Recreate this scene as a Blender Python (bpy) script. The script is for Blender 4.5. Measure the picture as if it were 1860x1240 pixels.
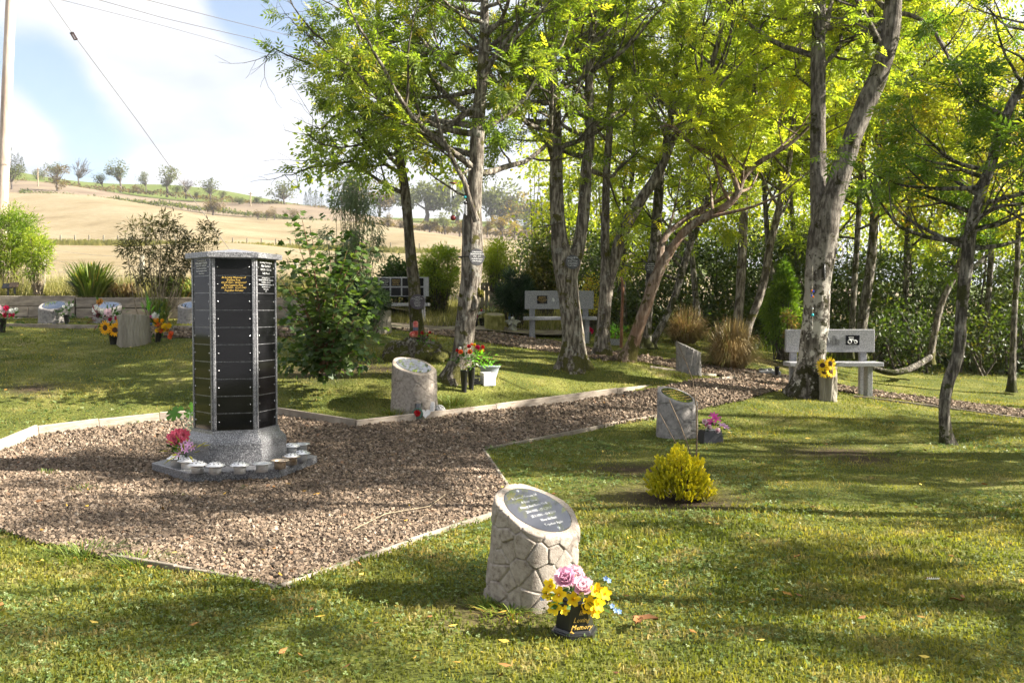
import bpy, bmesh, math, random
import numpy as np
from mathutils import Vector, Matrix, Quaternion
R = math.radians
for o in list(bpy.data.objects):
    bpy.data.objects.remove(o)
scene = bpy.context.scene
COL = scene.collection
rng = np.random.default_rng(7)
random.seed(7)

# ------------------------------------------------------------------ camera, sky, sun, exposure
EYE = 1.4
FPX = 1650.0                                    # focal length in pixels of a 1860 wide picture
PITCH = math.atan(57 / FPX)
cam = bpy.data.cameras.new('camera')
cam.sensor_width = 36
cam.lens = 36 * FPX / 1860
cam.clip_start = .05
cam.clip_end = 3000
cam.dof.use_dof = True
cam.dof.focus_distance = 6.0
cam.dof.aperture_fstop = 7.1
camo = bpy.data.objects.new('camera', cam)
COL.objects.link(camo)
camo.location = (0, 0, EYE)
camo.rotation_euler = (R(90) - PITCH, 0, 0)
scene.camera = camo

SUN_AZ, SUN_EL = R(-3), R(33)                    # azimuth from +X towards +Y
sdir = Vector((math.cos(SUN_AZ) * math.cos(SUN_EL), math.sin(SUN_AZ) * math.cos(SUN_EL), math.sin(SUN_EL)))
sun = bpy.data.lights.new('sun', 'SUN')
sun.energy = 5.0
sun.angle = R(.5)
sun.color = (1, .93, .81)
suno = bpy.data.objects.new('sun', sun)
COL.objects.link(suno)
suno.rotation_euler = (-sdir).to_track_quat('-Z', 'Y').to_euler()

def pixdir(px, py):
    rx, ry = (px - 930) / FPX, (620 - py) / FPX
    d = Vector((rx, math.cos(PITCH) + ry * math.sin(PITCH), -math.sin(PITCH) + ry * math.cos(PITCH)))
    return d
def at(px, py, D):                              # the point seen at a pixel, D metres in front of the camera
    d = pixdir(px, py)
    return Vector((0, 0, EYE)) + d * (D / d.y)

world = bpy.data.worlds.new('World')
scene.world = world
world.use_nodes = True
NT = world.node_tree
NT.nodes.clear()
def wn(t, **kw):
    n = NT.nodes.new(t)
    for k, v in kw.items(): setattr(n, k, v)
    return n
def wl(a, b): NT.links.new(a, b)
def wmath(op, a, b=None, c=None, clamp=False):
    n = wn('ShaderNodeMath', operation=op, use_clamp=clamp)
    for i, v in enumerate((a, b, c)):
        if v is None: continue
        if isinstance(v, (int, float)): n.inputs[i].default_value = v
        else: wl(v, n.inputs[i])
    return n.outputs[0]
sky = wn('ShaderNodeTexSky', sky_type='NISHITA', sun_disc=False)
sky.sun_elevation = SUN_EL
sky.sun_rotation = R(90) - SUN_AZ
sky.altitude = 200
sky.air_density = 1.0
sky.dust_density = 1.5
sky.ozone_density = 1.0
tc = wn('ShaderNodeTexCoord')
sep = wn('ShaderNodeSeparateXYZ')
wl(tc.outputs['Generated'], sep.inputs[0])
zc = wmath('ADD', wmath('MAXIMUM', sep.outputs[2], 0.0), .22)
cx = wmath('DIVIDE', sep.outputs[0], zc)
cy = wmath('DIVIDE', sep.outputs[1], zc)
comb = wn('ShaderNodeCombineXYZ')
wl(cx, comb.inputs[0]); wl(cy, comb.inputs[1])
nz = wn('ShaderNodeTexNoise')
nz.inputs['Scale'].default_value = 1.15
nz.inputs['Detail'].default_value = 7
nz.inputs['Roughness'].default_value = .52
nz.inputs['Distortion'].default_value = .25
wl(comb.outputs[0], nz.inputs['Vector'])
dens = wmath('ADD', nz.outputs[0], .335)
# breaks in the cloud where the photograph shows blue
for (px, py, k, a) in ((130, 205, 230, .42), (70, 130, 400, .30), (225, 285, 300, .26), (100, 300, 500, .2), (150, -720, 11, .36), (508, 12, 240, .50), (425, 8, 300, .26), (860, 160, 60, .2), (1500, -300, 6, .12)):
    d = pixdir(px, py).normalized()
    vd = wn('ShaderNodeVectorMath', operation='DOT_PRODUCT')
    wl(tc.outputs['Generated'], vd.inputs[0]); vd.inputs[1].default_value = d
    e = wmath('EXPONENT', wmath('MULTIPLY', wmath('SUBTRACT', vd.outputs['Value'], 1.0), float(k) * 1.6))
    dens = wmath('SUBTRACT', dens, wmath('MULTIPLY', e, float(a)))
for (px, py, k, a) in ((560, 200, 40, .22), (260, 60, 70, .20), (20, 230, 700, .3), (60, 290, 700, .2), (330, 120, 60, .12)):
    d = pixdir(px, py).normalized()
    vd = wn('ShaderNodeVectorMath', operation='DOT_PRODUCT')
    wl(tc.outputs['Generated'], vd.inputs[0]); vd.inputs[1].default_value = d
    e = wmath('EXPONENT', wmath('MULTIPLY', wmath('SUBTRACT', vd.outputs['Value'], 1.0), float(k) * 1.6))
    dens = wmath('ADD', dens, wmath('MULTIPLY', e, float(a)))
mr = wn('ShaderNodeMapRange', interpolation_type='SMOOTHSTEP')
mr.inputs['From Min'].default_value = .46
mr.inputs['From Max'].default_value = .70
wl(dens, mr.inputs['Value'])
cloudfac = mr.outputs[0]
nz2 = wn('ShaderNodeTexNoise')
nz2.inputs['Scale'].default_value = 2.3
nz2.inputs['Detail'].default_value = 5
wl(comb.outputs[0], nz2.inputs['Vector'])
crp = wn('ShaderNodeValToRGB')
crp.color_ramp.elements[0].position = .36
crp.color_ramp.elements[0].color = (.165, .18, .21, 1)
crp.color_ramp.elements[1].position = .60
crp.color_ramp.elements[1].color = (.235, .238, .245, 1)
wl(nz2.outputs[0], crp.inputs[0])
bg1 = wn('ShaderNodeBackground'); bg1.inputs[1].default_value = .05
bg2 = wn('ShaderNodeBackground'); bg2.inputs[1].default_value = 1.0
hz = wn('ShaderNodeMixRGB', blend_type='MIX')       # thin high veil paling the blue
hz.inputs[0].default_value = .2
hz.inputs[2].default_value = (2.9, 3.3, 4.1, 1)
wl(sky.outputs[0], hz.inputs[1])
wl(hz.outputs[0], bg1.inputs[0]); wl(crp.outputs[0], bg2.inputs[0])
mx = wn('ShaderNodeMixShader')
wl(cloudfac, mx.inputs[0]); wl(bg1.outputs[0], mx.inputs[1]); wl(bg2.outputs[0], mx.inputs[2])
wo = wn('ShaderNodeOutputWorld')
wl(mx.outputs[0], wo.inputs[0])

scene.view_settings.view_transform = 'Standard'
scene.view_settings.look = 'None'
scene.view_settings.gamma = 1
scene.view_settings.use_curve_mapping = False
scene.view_settings.exposure = 2.25
scene.render.engine = 'CYCLES'
scene.cycles.use_denoising = True
scene.cycles.max_bounces = 6
scene.cycles.transparent_max_bounces = 4
scene.cycles.diffuse_bounces = 3
scene.cycles.glossy_bounces = 3
scene.cycles.transmission_bounces = 4
scene.cycles.caustics_reflective = False
scene.cycles.caustics_refractive = False
scene.cycles.sample_clamp_indirect = 6

# ------------------------------------------------------------------ materials
MATS = {}
def S(*c): return (c[0], c[1], c[2], 1)
def mat(name, cols, scale=8, detail=5, rough=.8, bump=.0, bscale=None, spec=.3, stretch=(1, 1, 1), coords='Object',
        metal=0, trans=None, tint=None, tintramp=None, coat=0, bdist=.01, hue=None):
    """cols: list of (pos, rgb) over a noise; trans: (rgb, weight) translucency; tintramp: ramp on the 'tint' attribute multiplied in"""
    if name in MATS: return MATS[name]
    m = bpy.data.materials.new(name); MATS[name] = m
    m.use_nodes = True
    nt = m.node_tree; nt.nodes.clear()
    N = lambda t: nt.nodes.new(t)
    L = nt.links.new
    out = N('ShaderNodeOutputMaterial'); b = N('ShaderNodeBsdfPrincipled')
    b.inputs['Roughness'].default_value = rough
    b.inputs['Specular IOR Level'].default_value = spec
    b.inputs['Metallic'].default_value = metal
    b.inputs['Coat Weight'].default_value = coat
    col = None
    if coords == 'World':
        g = N('ShaderNodeNewGeometry'); vec = g.outputs['Position']
    else:
        g = N('ShaderNodeTexCoord'); vec = g.outputs['Object']
    if stretch != (1, 1, 1):
        mp = N('ShaderNodeMapping'); mp.inputs['Scale'].default_value = stretch
        L(vec, mp.inputs[0]); vec = mp.outputs[0]
    if len(cols) == 1:
        b.inputs['Base Color'].default_value = S(*cols[0][1])
        rgb = N('ShaderNodeRGB'); rgb.outputs[0].default_value = S(*cols[0][1]); col = rgb.outputs[0]
    else:
        n = N('ShaderNodeTexNoise'); n.inputs['Scale'].default_value = scale; n.inputs['Detail'].default_value = detail
        n.inputs['Roughness'].default_value = .6
        L(vec, n.inputs['Vector'])
        r = N('ShaderNodeValToRGB')
        els = r.color_ramp.elements
        while len(els) < len(cols): els.new(.5)
        for e, (p, c) in zip(els, cols): e.position = p; e.color = S(*c)
        L(n.outputs[0], r.inputs[0]); col = r.outputs[0]
    if tintramp:
        a = N('ShaderNodeAttribute'); a.attribute_name = 'tint'
        r2 = N('ShaderNodeValToRGB')
        els = r2.color_ramp.elements
        while len(els) < len(tintramp): els.new(.5)
        for e, (p, c) in zip(els, tintramp): e.position = p; e.color = S(*c)
        L(a.outputs['Fac'], r2.inputs[0])
        mm = N('ShaderNodeMixRGB'); mm.blend_type = 'MULTIPLY'; mm.inputs[0].default_value = 1
        L(col, mm.inputs[1]); L(r2.outputs[0], mm.inputs[2]); col = mm.outputs[0]
    L(col, b.inputs['Base Color'])
    if bump:
        nb = N('ShaderNodeTexNoise'); nb.inputs['Scale'].default_value = bscale or scale * 3; nb.inputs['Detail'].default_value = 6
        L(vec, nb.inputs['Vector'])
        bp = N('ShaderNodeBump'); bp.inputs['Strength'].default_value = bump; bp.inputs['Distance'].default_value = bdist
        L(nb.outputs[0], bp.inputs['Height']); L(bp.outputs[0], b.inputs['Normal'])
    if trans:
        t = N('ShaderNodeBsdfTranslucent')
        tm = N('ShaderNodeMixRGB'); tm.blend_type = 'MULTIPLY'; tm.inputs[0].default_value = 1
        # transmitted light is yellower than reflected light
        sc = N('ShaderNodeMixRGB'); sc.blend_type = 'MULTIPLY'; sc.inputs[0].default_value = 1
        L(col, sc.inputs[1]); sc.inputs[2].default_value = S(*trans[0]); L(sc.outputs[0], t.inputs[0])
        ms = N('ShaderNodeMixShader'); ms.inputs[0].default_value = trans[1]
        L(b.outputs[0], ms.inputs[1]); L(t.outputs[0], ms.inputs[2]); L(ms.outputs[0], out.inputs[0])
    else:
        L(b.outputs[0], out.inputs[0])
    return m

def granite(name, a, bcol, dark, rough=.35):
    if name in MATS: return MATS[name]
    m = mat(name, [(.0, a), (1, a)], rough=rough, spec=.5)
    nt = m.node_tree; N = nt.nodes.new; L = nt.links.new
    b = [n for n in nt.nodes if n.type == 'BSDF_PRINCIPLED'][0]
    tcn = N('ShaderNodeTexCoord')
    v = N('ShaderNodeTexVoronoi'); v.inputs['Scale'].default_value = 190
    n = N('ShaderNodeTexNoise'); n.inputs['Scale'].default_value = 110; n.inputs['Detail'].default_value = 4; n.inputs['Roughness'].default_value = .75
    L(tcn.outputs['Object'], v.inputs['Vector']); L(tcn.outputs['Object'], n.inputs['Vector'])
    r = N('ShaderNodeValToRGB'); els = r.color_ramp.elements
    els.new(.5); els.new(.5)
    for e, (p, c) in zip(els, ((.38, dark), (.47, a), (.56, a), (.66, bcol))): e.position = p; e.color = S(*c)
    sepc = N('ShaderNodeSeparateColor'); L(v.outputs['Color'], sepc.inputs[0])
    mxm = N('ShaderNodeMath'); mxm.operation = 'MULTIPLY_ADD'; mxm.inputs[1].default_value = .22; 
    L(sepc.outputs[0], mxm.inputs[0]); 
    ad = N('ShaderNodeMath'); ad.operation = 'SUBTRACT'; ad.inputs[1].default_value = .11
    L(n.outputs[0], ad.inputs[0]); L(ad.outputs[0], mxm.inputs[2])
    L(mxm.outputs[0], r.inputs[0]); L(r.outputs[0], b.inputs['Base Color'])
    return m

def bark(name, dark, light, moss, mosstop=.6, mosspatch=.0, lichen=(.42, .42, .38), lichenamt=.5, red=None, lth=.56, lsc=7):
    """bark: vertical furrows, lichen patches, moss up to mosstop metres above the foot"""
    if name in MATS: return MATS[name]
    m = bpy.data.materials.new(name); MATS[name] = m
    m.use_nodes = True
    nt = m.node_tree; nt.nodes.clear()
    N = nt.nodes.new; L = nt.links.new
    def noise(scale, detail=5, st=None, rough=.6):
        n = N('ShaderNodeTexNoise'); n.inputs['Scale'].default_value = scale; n.inputs['Detail'].default_value = detail
        n.inputs['Roughness'].default_value = rough
        if st:
            mp = N('ShaderNodeMapping'); mp.inputs['Scale'].default_value = st; L(tc.outputs['Object'], mp.inputs[0]); L(mp.outputs[0], n.inputs[0])
        else: L(tc.outputs['Object'], n.inputs[0])
        return n.outputs[0]
    def ramp(v, cols, interp='LINEAR'):
        r = N('ShaderNodeValToRGB'); els = r.color_ramp.elements; r.color_ramp.interpolation = interp
        while len(els) < len(cols): els.new(.5)
        for e, (p, c) in zip(els, cols): e.position = p; e.color = S(*c)
        L(v, r.inputs[0]); return r.outputs[0]
    def mix(f, a, b_):
        mm = N('ShaderNodeMixRGB'); 
        if isinstance(f, float): mm.inputs[0].default_value = f
        else: L(f, mm.inputs[0])
        for i, v in ((1, a), (2, b_)):
            if isinstance(v, tuple): mm.inputs[i].default_value = S(*v)
            else: L(v, mm.inputs[i])
        return mm.outputs[0]
    tc = N('ShaderNodeTexCoord')
    out = N('ShaderNodeOutputMaterial'); b = N('ShaderNodeBsdfPrincipled'); b.inputs['Roughness'].default_value = .9; b.inputs['Specular IOR Level'].default_value = .15
    f = noise(26, 6, (1, 1, .22))
    base = ramp(f, [(.40, tuple(x * .6 for x in dark)), (.47, dark), (.56, tuple((x + y) / 2 for x, y in zip(dark, light))), (.66, light)])
    li = noise(lsc, 6, None, .7)
    lf = ramp(li, [(lth, (0, 0, 0)), (lth + .04, (lichenamt,) * 3)])
    if lsc < 5:                              # lichen only on the lower trunk
        sz_ = N('ShaderNodeSeparateXYZ'); L(tc.outputs['Object'], sz_.inputs[0]); mr_ = N('ShaderNodeMapRange'); mr_.inputs['From Min'].default_value = 1.0; mr_.inputs['From Max'].default_value = 2.3; mr_.inputs['To Min'].default_value = 1; mr_.inputs['To Max'].default_value = .12; L(sz_.outputs[2], mr_.inputs['Value'])
        ml = N('ShaderNodeMath'); ml.operation = 'MULTIPLY'; L(lf, ml.inputs[0]); L(mr_.outputs[0], ml.inputs[1]); lf = ml.outputs[0]
    c = mix(lf, base, lichen)
    if red:
        rf = ramp(noise(2.6, 5, (1, 1, .35)), [(.50, (0, 0, 0)), (.66, (.7, .7, .7))])
        c = mix(rf, c, red)
    sp = N('ShaderNodeSeparateXYZ'); L(tc.outputs['Object'], sp.inputs[0])
    mo = noise(5.5, 5, None, .65)
    # foot moss: noise minus height
    h = N('ShaderNodeMath'); h.operation = 'MULTIPLY_ADD'; h.inputs[1].default_value = -.32 / max(mosstop, .01); h.inputs[2].default_value = .2
    L(sp.outputs[2], h.inputs[0])
    hc = N('ShaderNodeMath'); hc.operation = 'MAXIMUM'; hc.inputs[1].default_value = mosspatch - .2; L(h.outputs[0], hc.inputs[0])
    mo2 = N('ShaderNodeMath'); mo2.operation = 'MULTIPLY_ADD'; mo2.inputs[1].default_value = 2.6; mo2.inputs[2].default_value = -.80; L(mo, mo2.inputs[0])
    ad = N('ShaderNodeMath'); ad.operation = 'ADD'; L(mo2.outputs[0], ad.inputs[0]); L(hc.outputs[0], ad.inputs[1])
    mf = ramp(ad.outputs[0], [(.53, (0, 0, 0)), (.60, (.95, .95, .95))])
    mc = ramp(noise(60, 4), [(.35, tuple(x * .45 for x in moss)), (.65, moss)])
    c = mix(mf, c, mc)
    L(c, b.inputs['Base Color'])
    nb = noise(38, 7, (1, 1, .2), .7)
    nb2 = noise(120, 4)
    bm = N('ShaderNodeMath'); bm.operation = 'MULTIPLY_ADD'; bm.inputs[1].default_value = .25; L(nb2, bm.inputs[0]); L(nb, bm.inputs[2])
    bp = N('ShaderNodeBump'); bp.inputs['Strength'].default_value = 1.0; bp.inputs['Distance'].default_value = .045
    L(bm.outputs[0], bp.inputs['Height']); L(bp.outputs[0], b.inputs['Normal'])
    L(b.outputs[0], out.inputs[0])
    return m

# ------------------------------------------------------------------ mesh helpers
def tag(o, label=None, cat=None, group=None, kind=None):
    if label: o['label'] = label
    if cat: o['category'] = cat
    if group: o['group'] = group
    if kind: o['kind'] = kind
    return o
def empty(name, loc, label=None, cat=None, group=None, rz=0):
    o = bpy.data.objects.new(name, None); COL.objects.link(o)
    o.location = loc; o.rotation_euler = (0, 0, rz); o.empty_display_size = .1
    return tag(o, label, cat, group)
def link(name, me, parent=None, loc=None):
    o = bpy.data.objects.new(name, me); COL.objects.link(o)
    if parent is not None: o.parent = parent
    if loc is not None: o.location = loc
    return o
def np_mesh(name, V, F, mats, tint=None, smooth=False, fmat=None):
    """V (n,3); F (m,k) faces of one size, or a list of such arrays"""
    me = bpy.data.meshes.new(name)
    V = np.ascontiguousarray(V, dtype=np.float32)
    Fs = F if isinstance(F, (list, tuple)) else [F]
    Fs = [np.ascontiguousarray(f, dtype=np.int32) for f in Fs if len(f)]
    me.vertices.add(len(V)); me.vertices.foreach_set('co', V.ravel())
    nl = sum(f.size for f in Fs); nf = sum(len(f) for f in Fs)
    me.loops.add(nl); me.loops.foreach_set('vertex_index', np.concatenate([f.ravel() for f in Fs]))
    me.polygons.add(nf)
    tot = np.concatenate([np.full(len(f), f.shape[1], np.int32) for f in Fs])
    me.polygons.foreach_set('loop_start', np.concatenate([[0], np.cumsum(tot)[:-1]]).astype(np.int32))
    me.polygons.foreach_set('use_smooth', np.full(nf, smooth, bool))
    if fmat is not None: me.polygons.foreach_set('material_index', np.asarray(fmat, np.int32))
    for m in (mats if isinstance(mats, (list, tuple)) else [mats]): me.materials.append(m)
    if tint is not None:
        a = me.attributes.new('tint', 'FLOAT', 'POINT'); a.data.foreach_set('value', np.asarray(tint, np.float32))
    me.update(calc_edges=True)
    return me
def rotmats(n, dirs=None, up=None, spin=None):
    """n random rotations, or frames whose local X follows dirs"""
    if dirs is None:
        q = rng.normal(size=(n, 4)); q /= np.linalg.norm(q, axis=1)[:, None]
        w, x, y, z = q.T
        M = np.empty((n, 3, 3))
        M[:, 0, 0] = 1 - 2 * (y * y + z * z); M[:, 0, 1] = 2 * (x * y - z * w); M[:, 0, 2] = 2 * (x * z + y * w)
        M[:, 1, 0] = 2 * (x * y + z * w); M[:, 1, 1] = 1 - 2 * (x * x + z * z); M[:, 1, 2] = 2 * (y * z - x * w)
        M[:, 2, 0] = 2 * (x * z - y * w); M[:, 2, 1] = 2 * (y * z + x * w); M[:, 2, 2] = 1 - 2 * (x * x + y * y)
        return M
    X = dirs / (np.linalg.norm(dirs, axis=1)[:, None] + 1e-9)
    u = np.array([0, 0, 1.0]) if up is None else up
    u = np.broadcast_to(u, X.shape) + rng.normal(size=X.shape) * (0 if spin is None else spin)
    Y = np.cross(u, X); Y /= np.linalg.norm(Y, axis=1)[:, None] + 1e-9
    Z = np.cross(X, Y)
    return np.stack([X, Y, Z], axis=2)
def scatter(TV, TF, pos, M, sc):
    """copies of a small shape: returns V, F"""
    n, k = len(pos), len(TV)
    sc = np.asarray(sc)
    if sc.ndim == 1: sc = sc[:, None]
    loc = TV[None, :, :] * (sc[:, None, :] if sc.shape[1] == 3 else sc[:, :, None])
    V = np.einsum('nij,nkj->nki', M, loc) + pos[:, None, :]
    F = (TF[None] + (np.arange(n) * k)[:, None, None])
    return V.reshape(-1, 3), F.reshape(-1, TF.shape[1])
def tube(P, rad, ns=8, lumps=0.0, cap=True, flat=None, seed=0):
    P = np.asarray(P, float); n = len(P)
    rad = np.broadcast_to(np.asarray(rad, float), (n,))
    T = np.gradient(P, axis=0); T /= np.linalg.norm(T, axis=1)[:, None] + 1e-9
    u = np.array([1.0, 0, 0]) if abs(T[0][0]) < .8 else np.array([0, 1.0, 0])
    Us = []
    for t in T:
        u = u - t * np.dot(u, t); u /= np.linalg.norm(u) + 1e-9; Us.append(u)
    U = np.array(Us); W = np.cross(T, U)
    a = np.linspace(0, 2 * np.pi, ns, endpoint=False)
    rr = rad[:, None] * np.ones(ns)[None]
    if lumps:
        r_ = np.random.default_rng(seed)
        ph = r_.uniform(0, 6.28, 6)
        s = np.arange(n)[:, None] * .9
        rr = rr * (1 + lumps * (np.sin(2 * a[None] + s * .6 + ph[0]) * .5 + np.sin(3 * a[None] - s * .8 + ph[1]) * .4 + np.sin(5 * a[None] + s * 1.3 + ph[2]) * .3)
                   + r_.normal(size=(n, ns)) * lumps * .25)
    V = P[:, None] + rr[:, :, None] * (np.cos(a)[None, :, None] * U[:, None] + np.sin(a)[None, :, None] * W[:, None])
    i = np.arange(n - 1)[:, None] * ns; j = np.arange(ns)[None]; k = (j + 1) % ns
    F = np.stack([i + j, i + k, i + ns + k, i + ns + j], axis=2).reshape(-1, 4)
    return V.reshape(-1, 3), F
class MB:
    """collects shapes for one mesh object"""
    def __init__(s): s.V = []; s.F4 = []; s.F3 = []; s.n = 0; s.poly = []; s.T = []
    def add(s, V, F, tint=None):
        V = np.asarray(V, float); F = np.asarray(F)
        (s.F4 if F.shape[1] == 4 else s.F3).append(F + s.n); s.V.append(V); s.n += len(V)
        s.T.append(np.broadcast_to(np.asarray(.5 if tint is None else tint, float), (len(V),)))
    def tube(s, P, r, ns=8, lumps=0, seed=0, tint=None): V, F = tube(P, r, ns, lumps, seed=seed); s.add(V, F, tint)
    def box(s, c, size, M=None, tint=None):
        c = np.asarray(c, float); h = np.asarray(size, float) / 2
        V = np.array([(x, y, z) for x in (-1, 1) for y in (-1, 1) for z in (-1, 1)], float) * h
        if M is not None: V = V @ np.array(M)[:3, :3].T
        s.add(V + c, [(0, 1, 3, 2), (4, 6, 7, 5), (0, 4, 5, 1), (2, 3, 7, 6), (0, 2, 6, 4), (1, 5, 7, 3)], tint)
    def lathe(s, prof, ns=24, c=(0, 0, 0), tint=None, squash=1.0, cap0=False, cap1=False):
        a = np.linspace(0, 2 * np.pi, ns, endpoint=False)
        V = np.array([[(r * np.cos(t) + c[0], r * squash * np.sin(t) + c[1], z + c[2]) for t in a] for r, z in prof]).reshape(-1, 3)
        i = np.arange(len(prof) - 1)[:, None] * ns; j = np.arange(ns)[None]; k = (j + 1) % ns
        F = np.stack([i + j, i + k, i + ns + k, i + ns + j], axis=2).reshape(-1, 4)
        s.add(V, F, tint)
        if cap0: s.poly.append([s.n - len(V) + ns - 1 - q for q in range(ns)])
        if cap1: s.poly.append([s.n - ns + q for q in range(ns)])
    def prism(s, pts, z0, z1, top=None):
        """closed outline pts [(x,y)], z0..z1; top: scaled outline at the top"""
        k = len(pts); tp = top or pts
        V = [(x, y, z0) for x, y in pts] + [(x, y, z1) for x, y in tp]
        n0 = s.n
        s.add(V, [(i, (i + 1) % k, (i + 1) % k + k, i + k) for i in range(k)])
        s.poly.append([n0 + k + i for i in range(k)]); s.poly.append([n0 + k - 1 - i for i in range(k)])
    def ball(s, c, r, seg=10, rings=6, tint=None, sq=(1, 1, 1)):
        th = np.linspace(0, np.pi, rings + 1); a = np.linspace(0, 2 * np.pi, seg, endpoint=False)
        V = np.array([[(np.sin(t) * np.cos(p) * r * sq[0], np.sin(t) * np.sin(p) * r * sq[1], np.cos(t) * r * sq[2]) for p in a] for t in th]).reshape(-1, 3) + np.asarray(c)
        i = np.arange(rings)[:, None] * seg; j = np.arange(seg)[None]; k = (j + 1) % seg
        s.add(V, np.stack([i + j, i + seg + j, i + seg + k, i + k], axis=2).reshape(-1, 4), tint)
    def mesh(s, name, m, smooth=False):
        V = np.concatenate(s.V); Fs = []
        if s.F4: Fs.append(np.concatenate(s.F4))
        if s.F3: Fs.append(np.concatenate(s.F3))
        for p in s.poly: Fs.append(np.array([p]))
        return np_mesh(name, V, Fs, m, np.concatenate(s.T), smooth)
    def build(s, name, m, parent=None, loc=None, smooth=False, bevel=0):
        o = link(name, s.mesh(name, m, smooth), parent, loc)
        if bevel:
            md = o.modifiers.new('bevel', 'BEVEL'); md.width = bevel; md.segments = 2; md.limit_method = 'ANGLE'
        return o
def wpts(*pts): return np.array([tuple(p) for p in pts])
def copy_tree(o, parent=None):
    c = o.copy(); COL.objects.link(c); c.parent = parent
    for ch in list(o.children): copy_tree(ch, c)
    return c
def text(body, size, m, parent, loc, rot, align='CENTER', shear=0, ext=.0006, name='inscription', width=1.0, spacing=1.0):
    cu = bpy.data.curves.new(name, 'FONT'); cu.body = body; cu.size = size; cu.align_x = align; cu.align_y = 'CENTER'
    cu.extrude = ext; cu.shear = shear; cu.space_line = spacing; cu.resolution_u = 1
    cu.materials.append(m)
    o = link(name, cu, parent)
    o.location = loc; o.rotation_euler = rot; o.scale = (width, 1, 1)
    return o
# ------------------------------------------------------------------ the lie of the land
CTRL = [  # (px, py, distance) of ground points seen in the photograph
    (840, 688, 11.5), (1045, 668, 13), (1093, 648, 14), (757, 652, 13.2), (1015, 612, 19), (1142, 652, 13.6),
    (1465, 718, 12.5), (1540, 708, 15), (1722, 808, 9.6), (1250, 677, 14.5), (1320, 668, 15.0), (1240, 618, 18), (1335, 694, 13.6),
    (1860, 757, 12.2), (1570, 714, 15), (1700, 732, 13.8), (1228, 795, 9.95), (1040, 719, 11.8), (900, 740, 11.0), (755, 758, 10.3), (645, 770, 9.9),
    (510, 758, 10.2), (290, 768, 9.9), (70, 790, 9.3), (0, 822, 8.9),
    (243, 628, 14), (95, 588, 16), (343, 588, 16), (10, 605, 15), (700, 600, 16.5), (690, 604, 16), (600, 665, 12.2), (730, 600, 18),
    (0, 582, 17), (340, 582, 17), (560, 582, 17.5), (880, 592, 19), (1420, 690, 14.4), (1860, 700, 17), (1700, 672, 19), (1860, 640, 26), (1450, 640, 22), (1180, 610, 20),
    (100, 700, 11.2), (430, 700, 11.2), (560, 700, 11.2), (1400, 590, 32), (1900, 610, 36), (2300, 640, 30), (2300, 800, 12), (960, 560, 30), (-500, 590, 16), (-500, 560, 20),
]
PZ = [tuple(at(*c)) for c in CTRL]
PZ += [(x, y, 0) for x in (-7, -4, -1.5, 1.5, 4, 8, 13) for y in (-2, 1.5, 4, 6.2)] + [(x, 8, .02) for x in (-1.8, 0, 2, 5, 9, 14)] + [(-6, 8, .1), (-4, 7.9, .04), (16, 16, .1), (20, 6, 0)]
PZ = np.array(PZ)
def _tps(r2): return np.where(r2 > 1e-9, .5 * r2 * np.log(r2 + 1e-12), 0)
def _fit(P, lam):
    n = len(P); d2 = ((P[:, None, :2] - P[None, :, :2]) ** 2).sum(2)
    A = np.zeros((n + 3, n + 3)); A[:n, :n] = _tps(d2) + lam * np.eye(n)
    A[:n, n] = 1; A[:n, n + 1:] = P[:, :2]; A[n, :n] = 1; A[n + 1:, :n] = P[:, :2].T
    return np.linalg.solve(A, np.concatenate([P[:, 2], [0, 0, 0]]))
TW = _fit(PZ, .35)
def gz_np(x, y):
    x = np.asarray(x, float); y = np.asarray(y, float); sh = x.shape
    x = x.ravel(); y = y.ravel(); out = np.empty(len(x))
    for s in range(0, len(x), 20000):
        a, b = x[s:s + 20000], y[s:s + 20000]
        d2 = (a[:, None] - PZ[None, :, 0]) ** 2 + (b[:, None] - PZ[None, :, 1]) ** 2
        out[s:s + 20000] = _tps(d2) @ TW[:-3] + TW[-3] + TW[-2] * a + TW[-1] * b
    return out.reshape(sh)
# cached on a grid for speed
GX = np.arange(-16, 30.01, .25); GY = np.arange(-3, 40.01, .25)
GZ = gz_np(*np.meshgrid(GX, GY, indexing='ij'))
def gz(x, y):
    x = np.asarray(x, float); y = np.asarray(y, float)
    fx = np.clip((x - GX[0]) / .25, 0, len(GX) - 1.001); fy = np.clip((y - GY[0]) / .25, 0, len(GY) - 1.001)
    i = fx.astype(int); j = fy.astype(int); u = fx - i; v = fy - j
    r = GZ[i, j] * (1 - u) * (1 - v) + GZ[i + 1, j] * u * (1 - v) + GZ[i, j + 1] * (1 - u) * v + GZ[i + 1, j + 1] * u * v
    return float(r) if r.ndim == 0 else r
def gp(px, py, dmax=40):                         # ground point under a pixel
    d = pixdir(px, py); d = d / d.y; prev = 0
    D = 1.6
    while D < dmax:
        p = Vector((0, 0, EYE)) + d * D
        if p.z <= gz(p.x, p.y):
            lo, hi = D - .1, D
            for _ in range(12):
                m = (lo + hi) / 2; q = Vector((0, 0, EYE)) + d * m
                if q.z <= gz(q.x, q.y): hi = m
                else: lo = m
            q = Vector((0, 0, EYE)) + d * hi
            return Vector((q.x, q.y, gz(q.x, q.y)))
        D += .1
    q = Vector((0, 0, EYE)) + d * 18
    return Vector((q.x, q.y, gz(q.x, q.y)))
def pxm(p): return FPX / p.y                      # pixels per metre at a point
def inpoly(x, y, poly):
    x = np.asarray(x); y = np.asarray(y); c = np.zeros(x.shape, bool); n = len(poly); j = n - 1
    for i in range(n):
        xi, yi = poly[i]; xj, yj = poly[j]
        hit = ((yi > y) != (yj > y)) & (x < (xj - xi) * (y - yi) / (yj - yi + 1e-12) + xi)
        c ^= hit; j = i
    return c
def pp(pts): return [tuple(gp(*p)[:2]) for p in pts]
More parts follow.
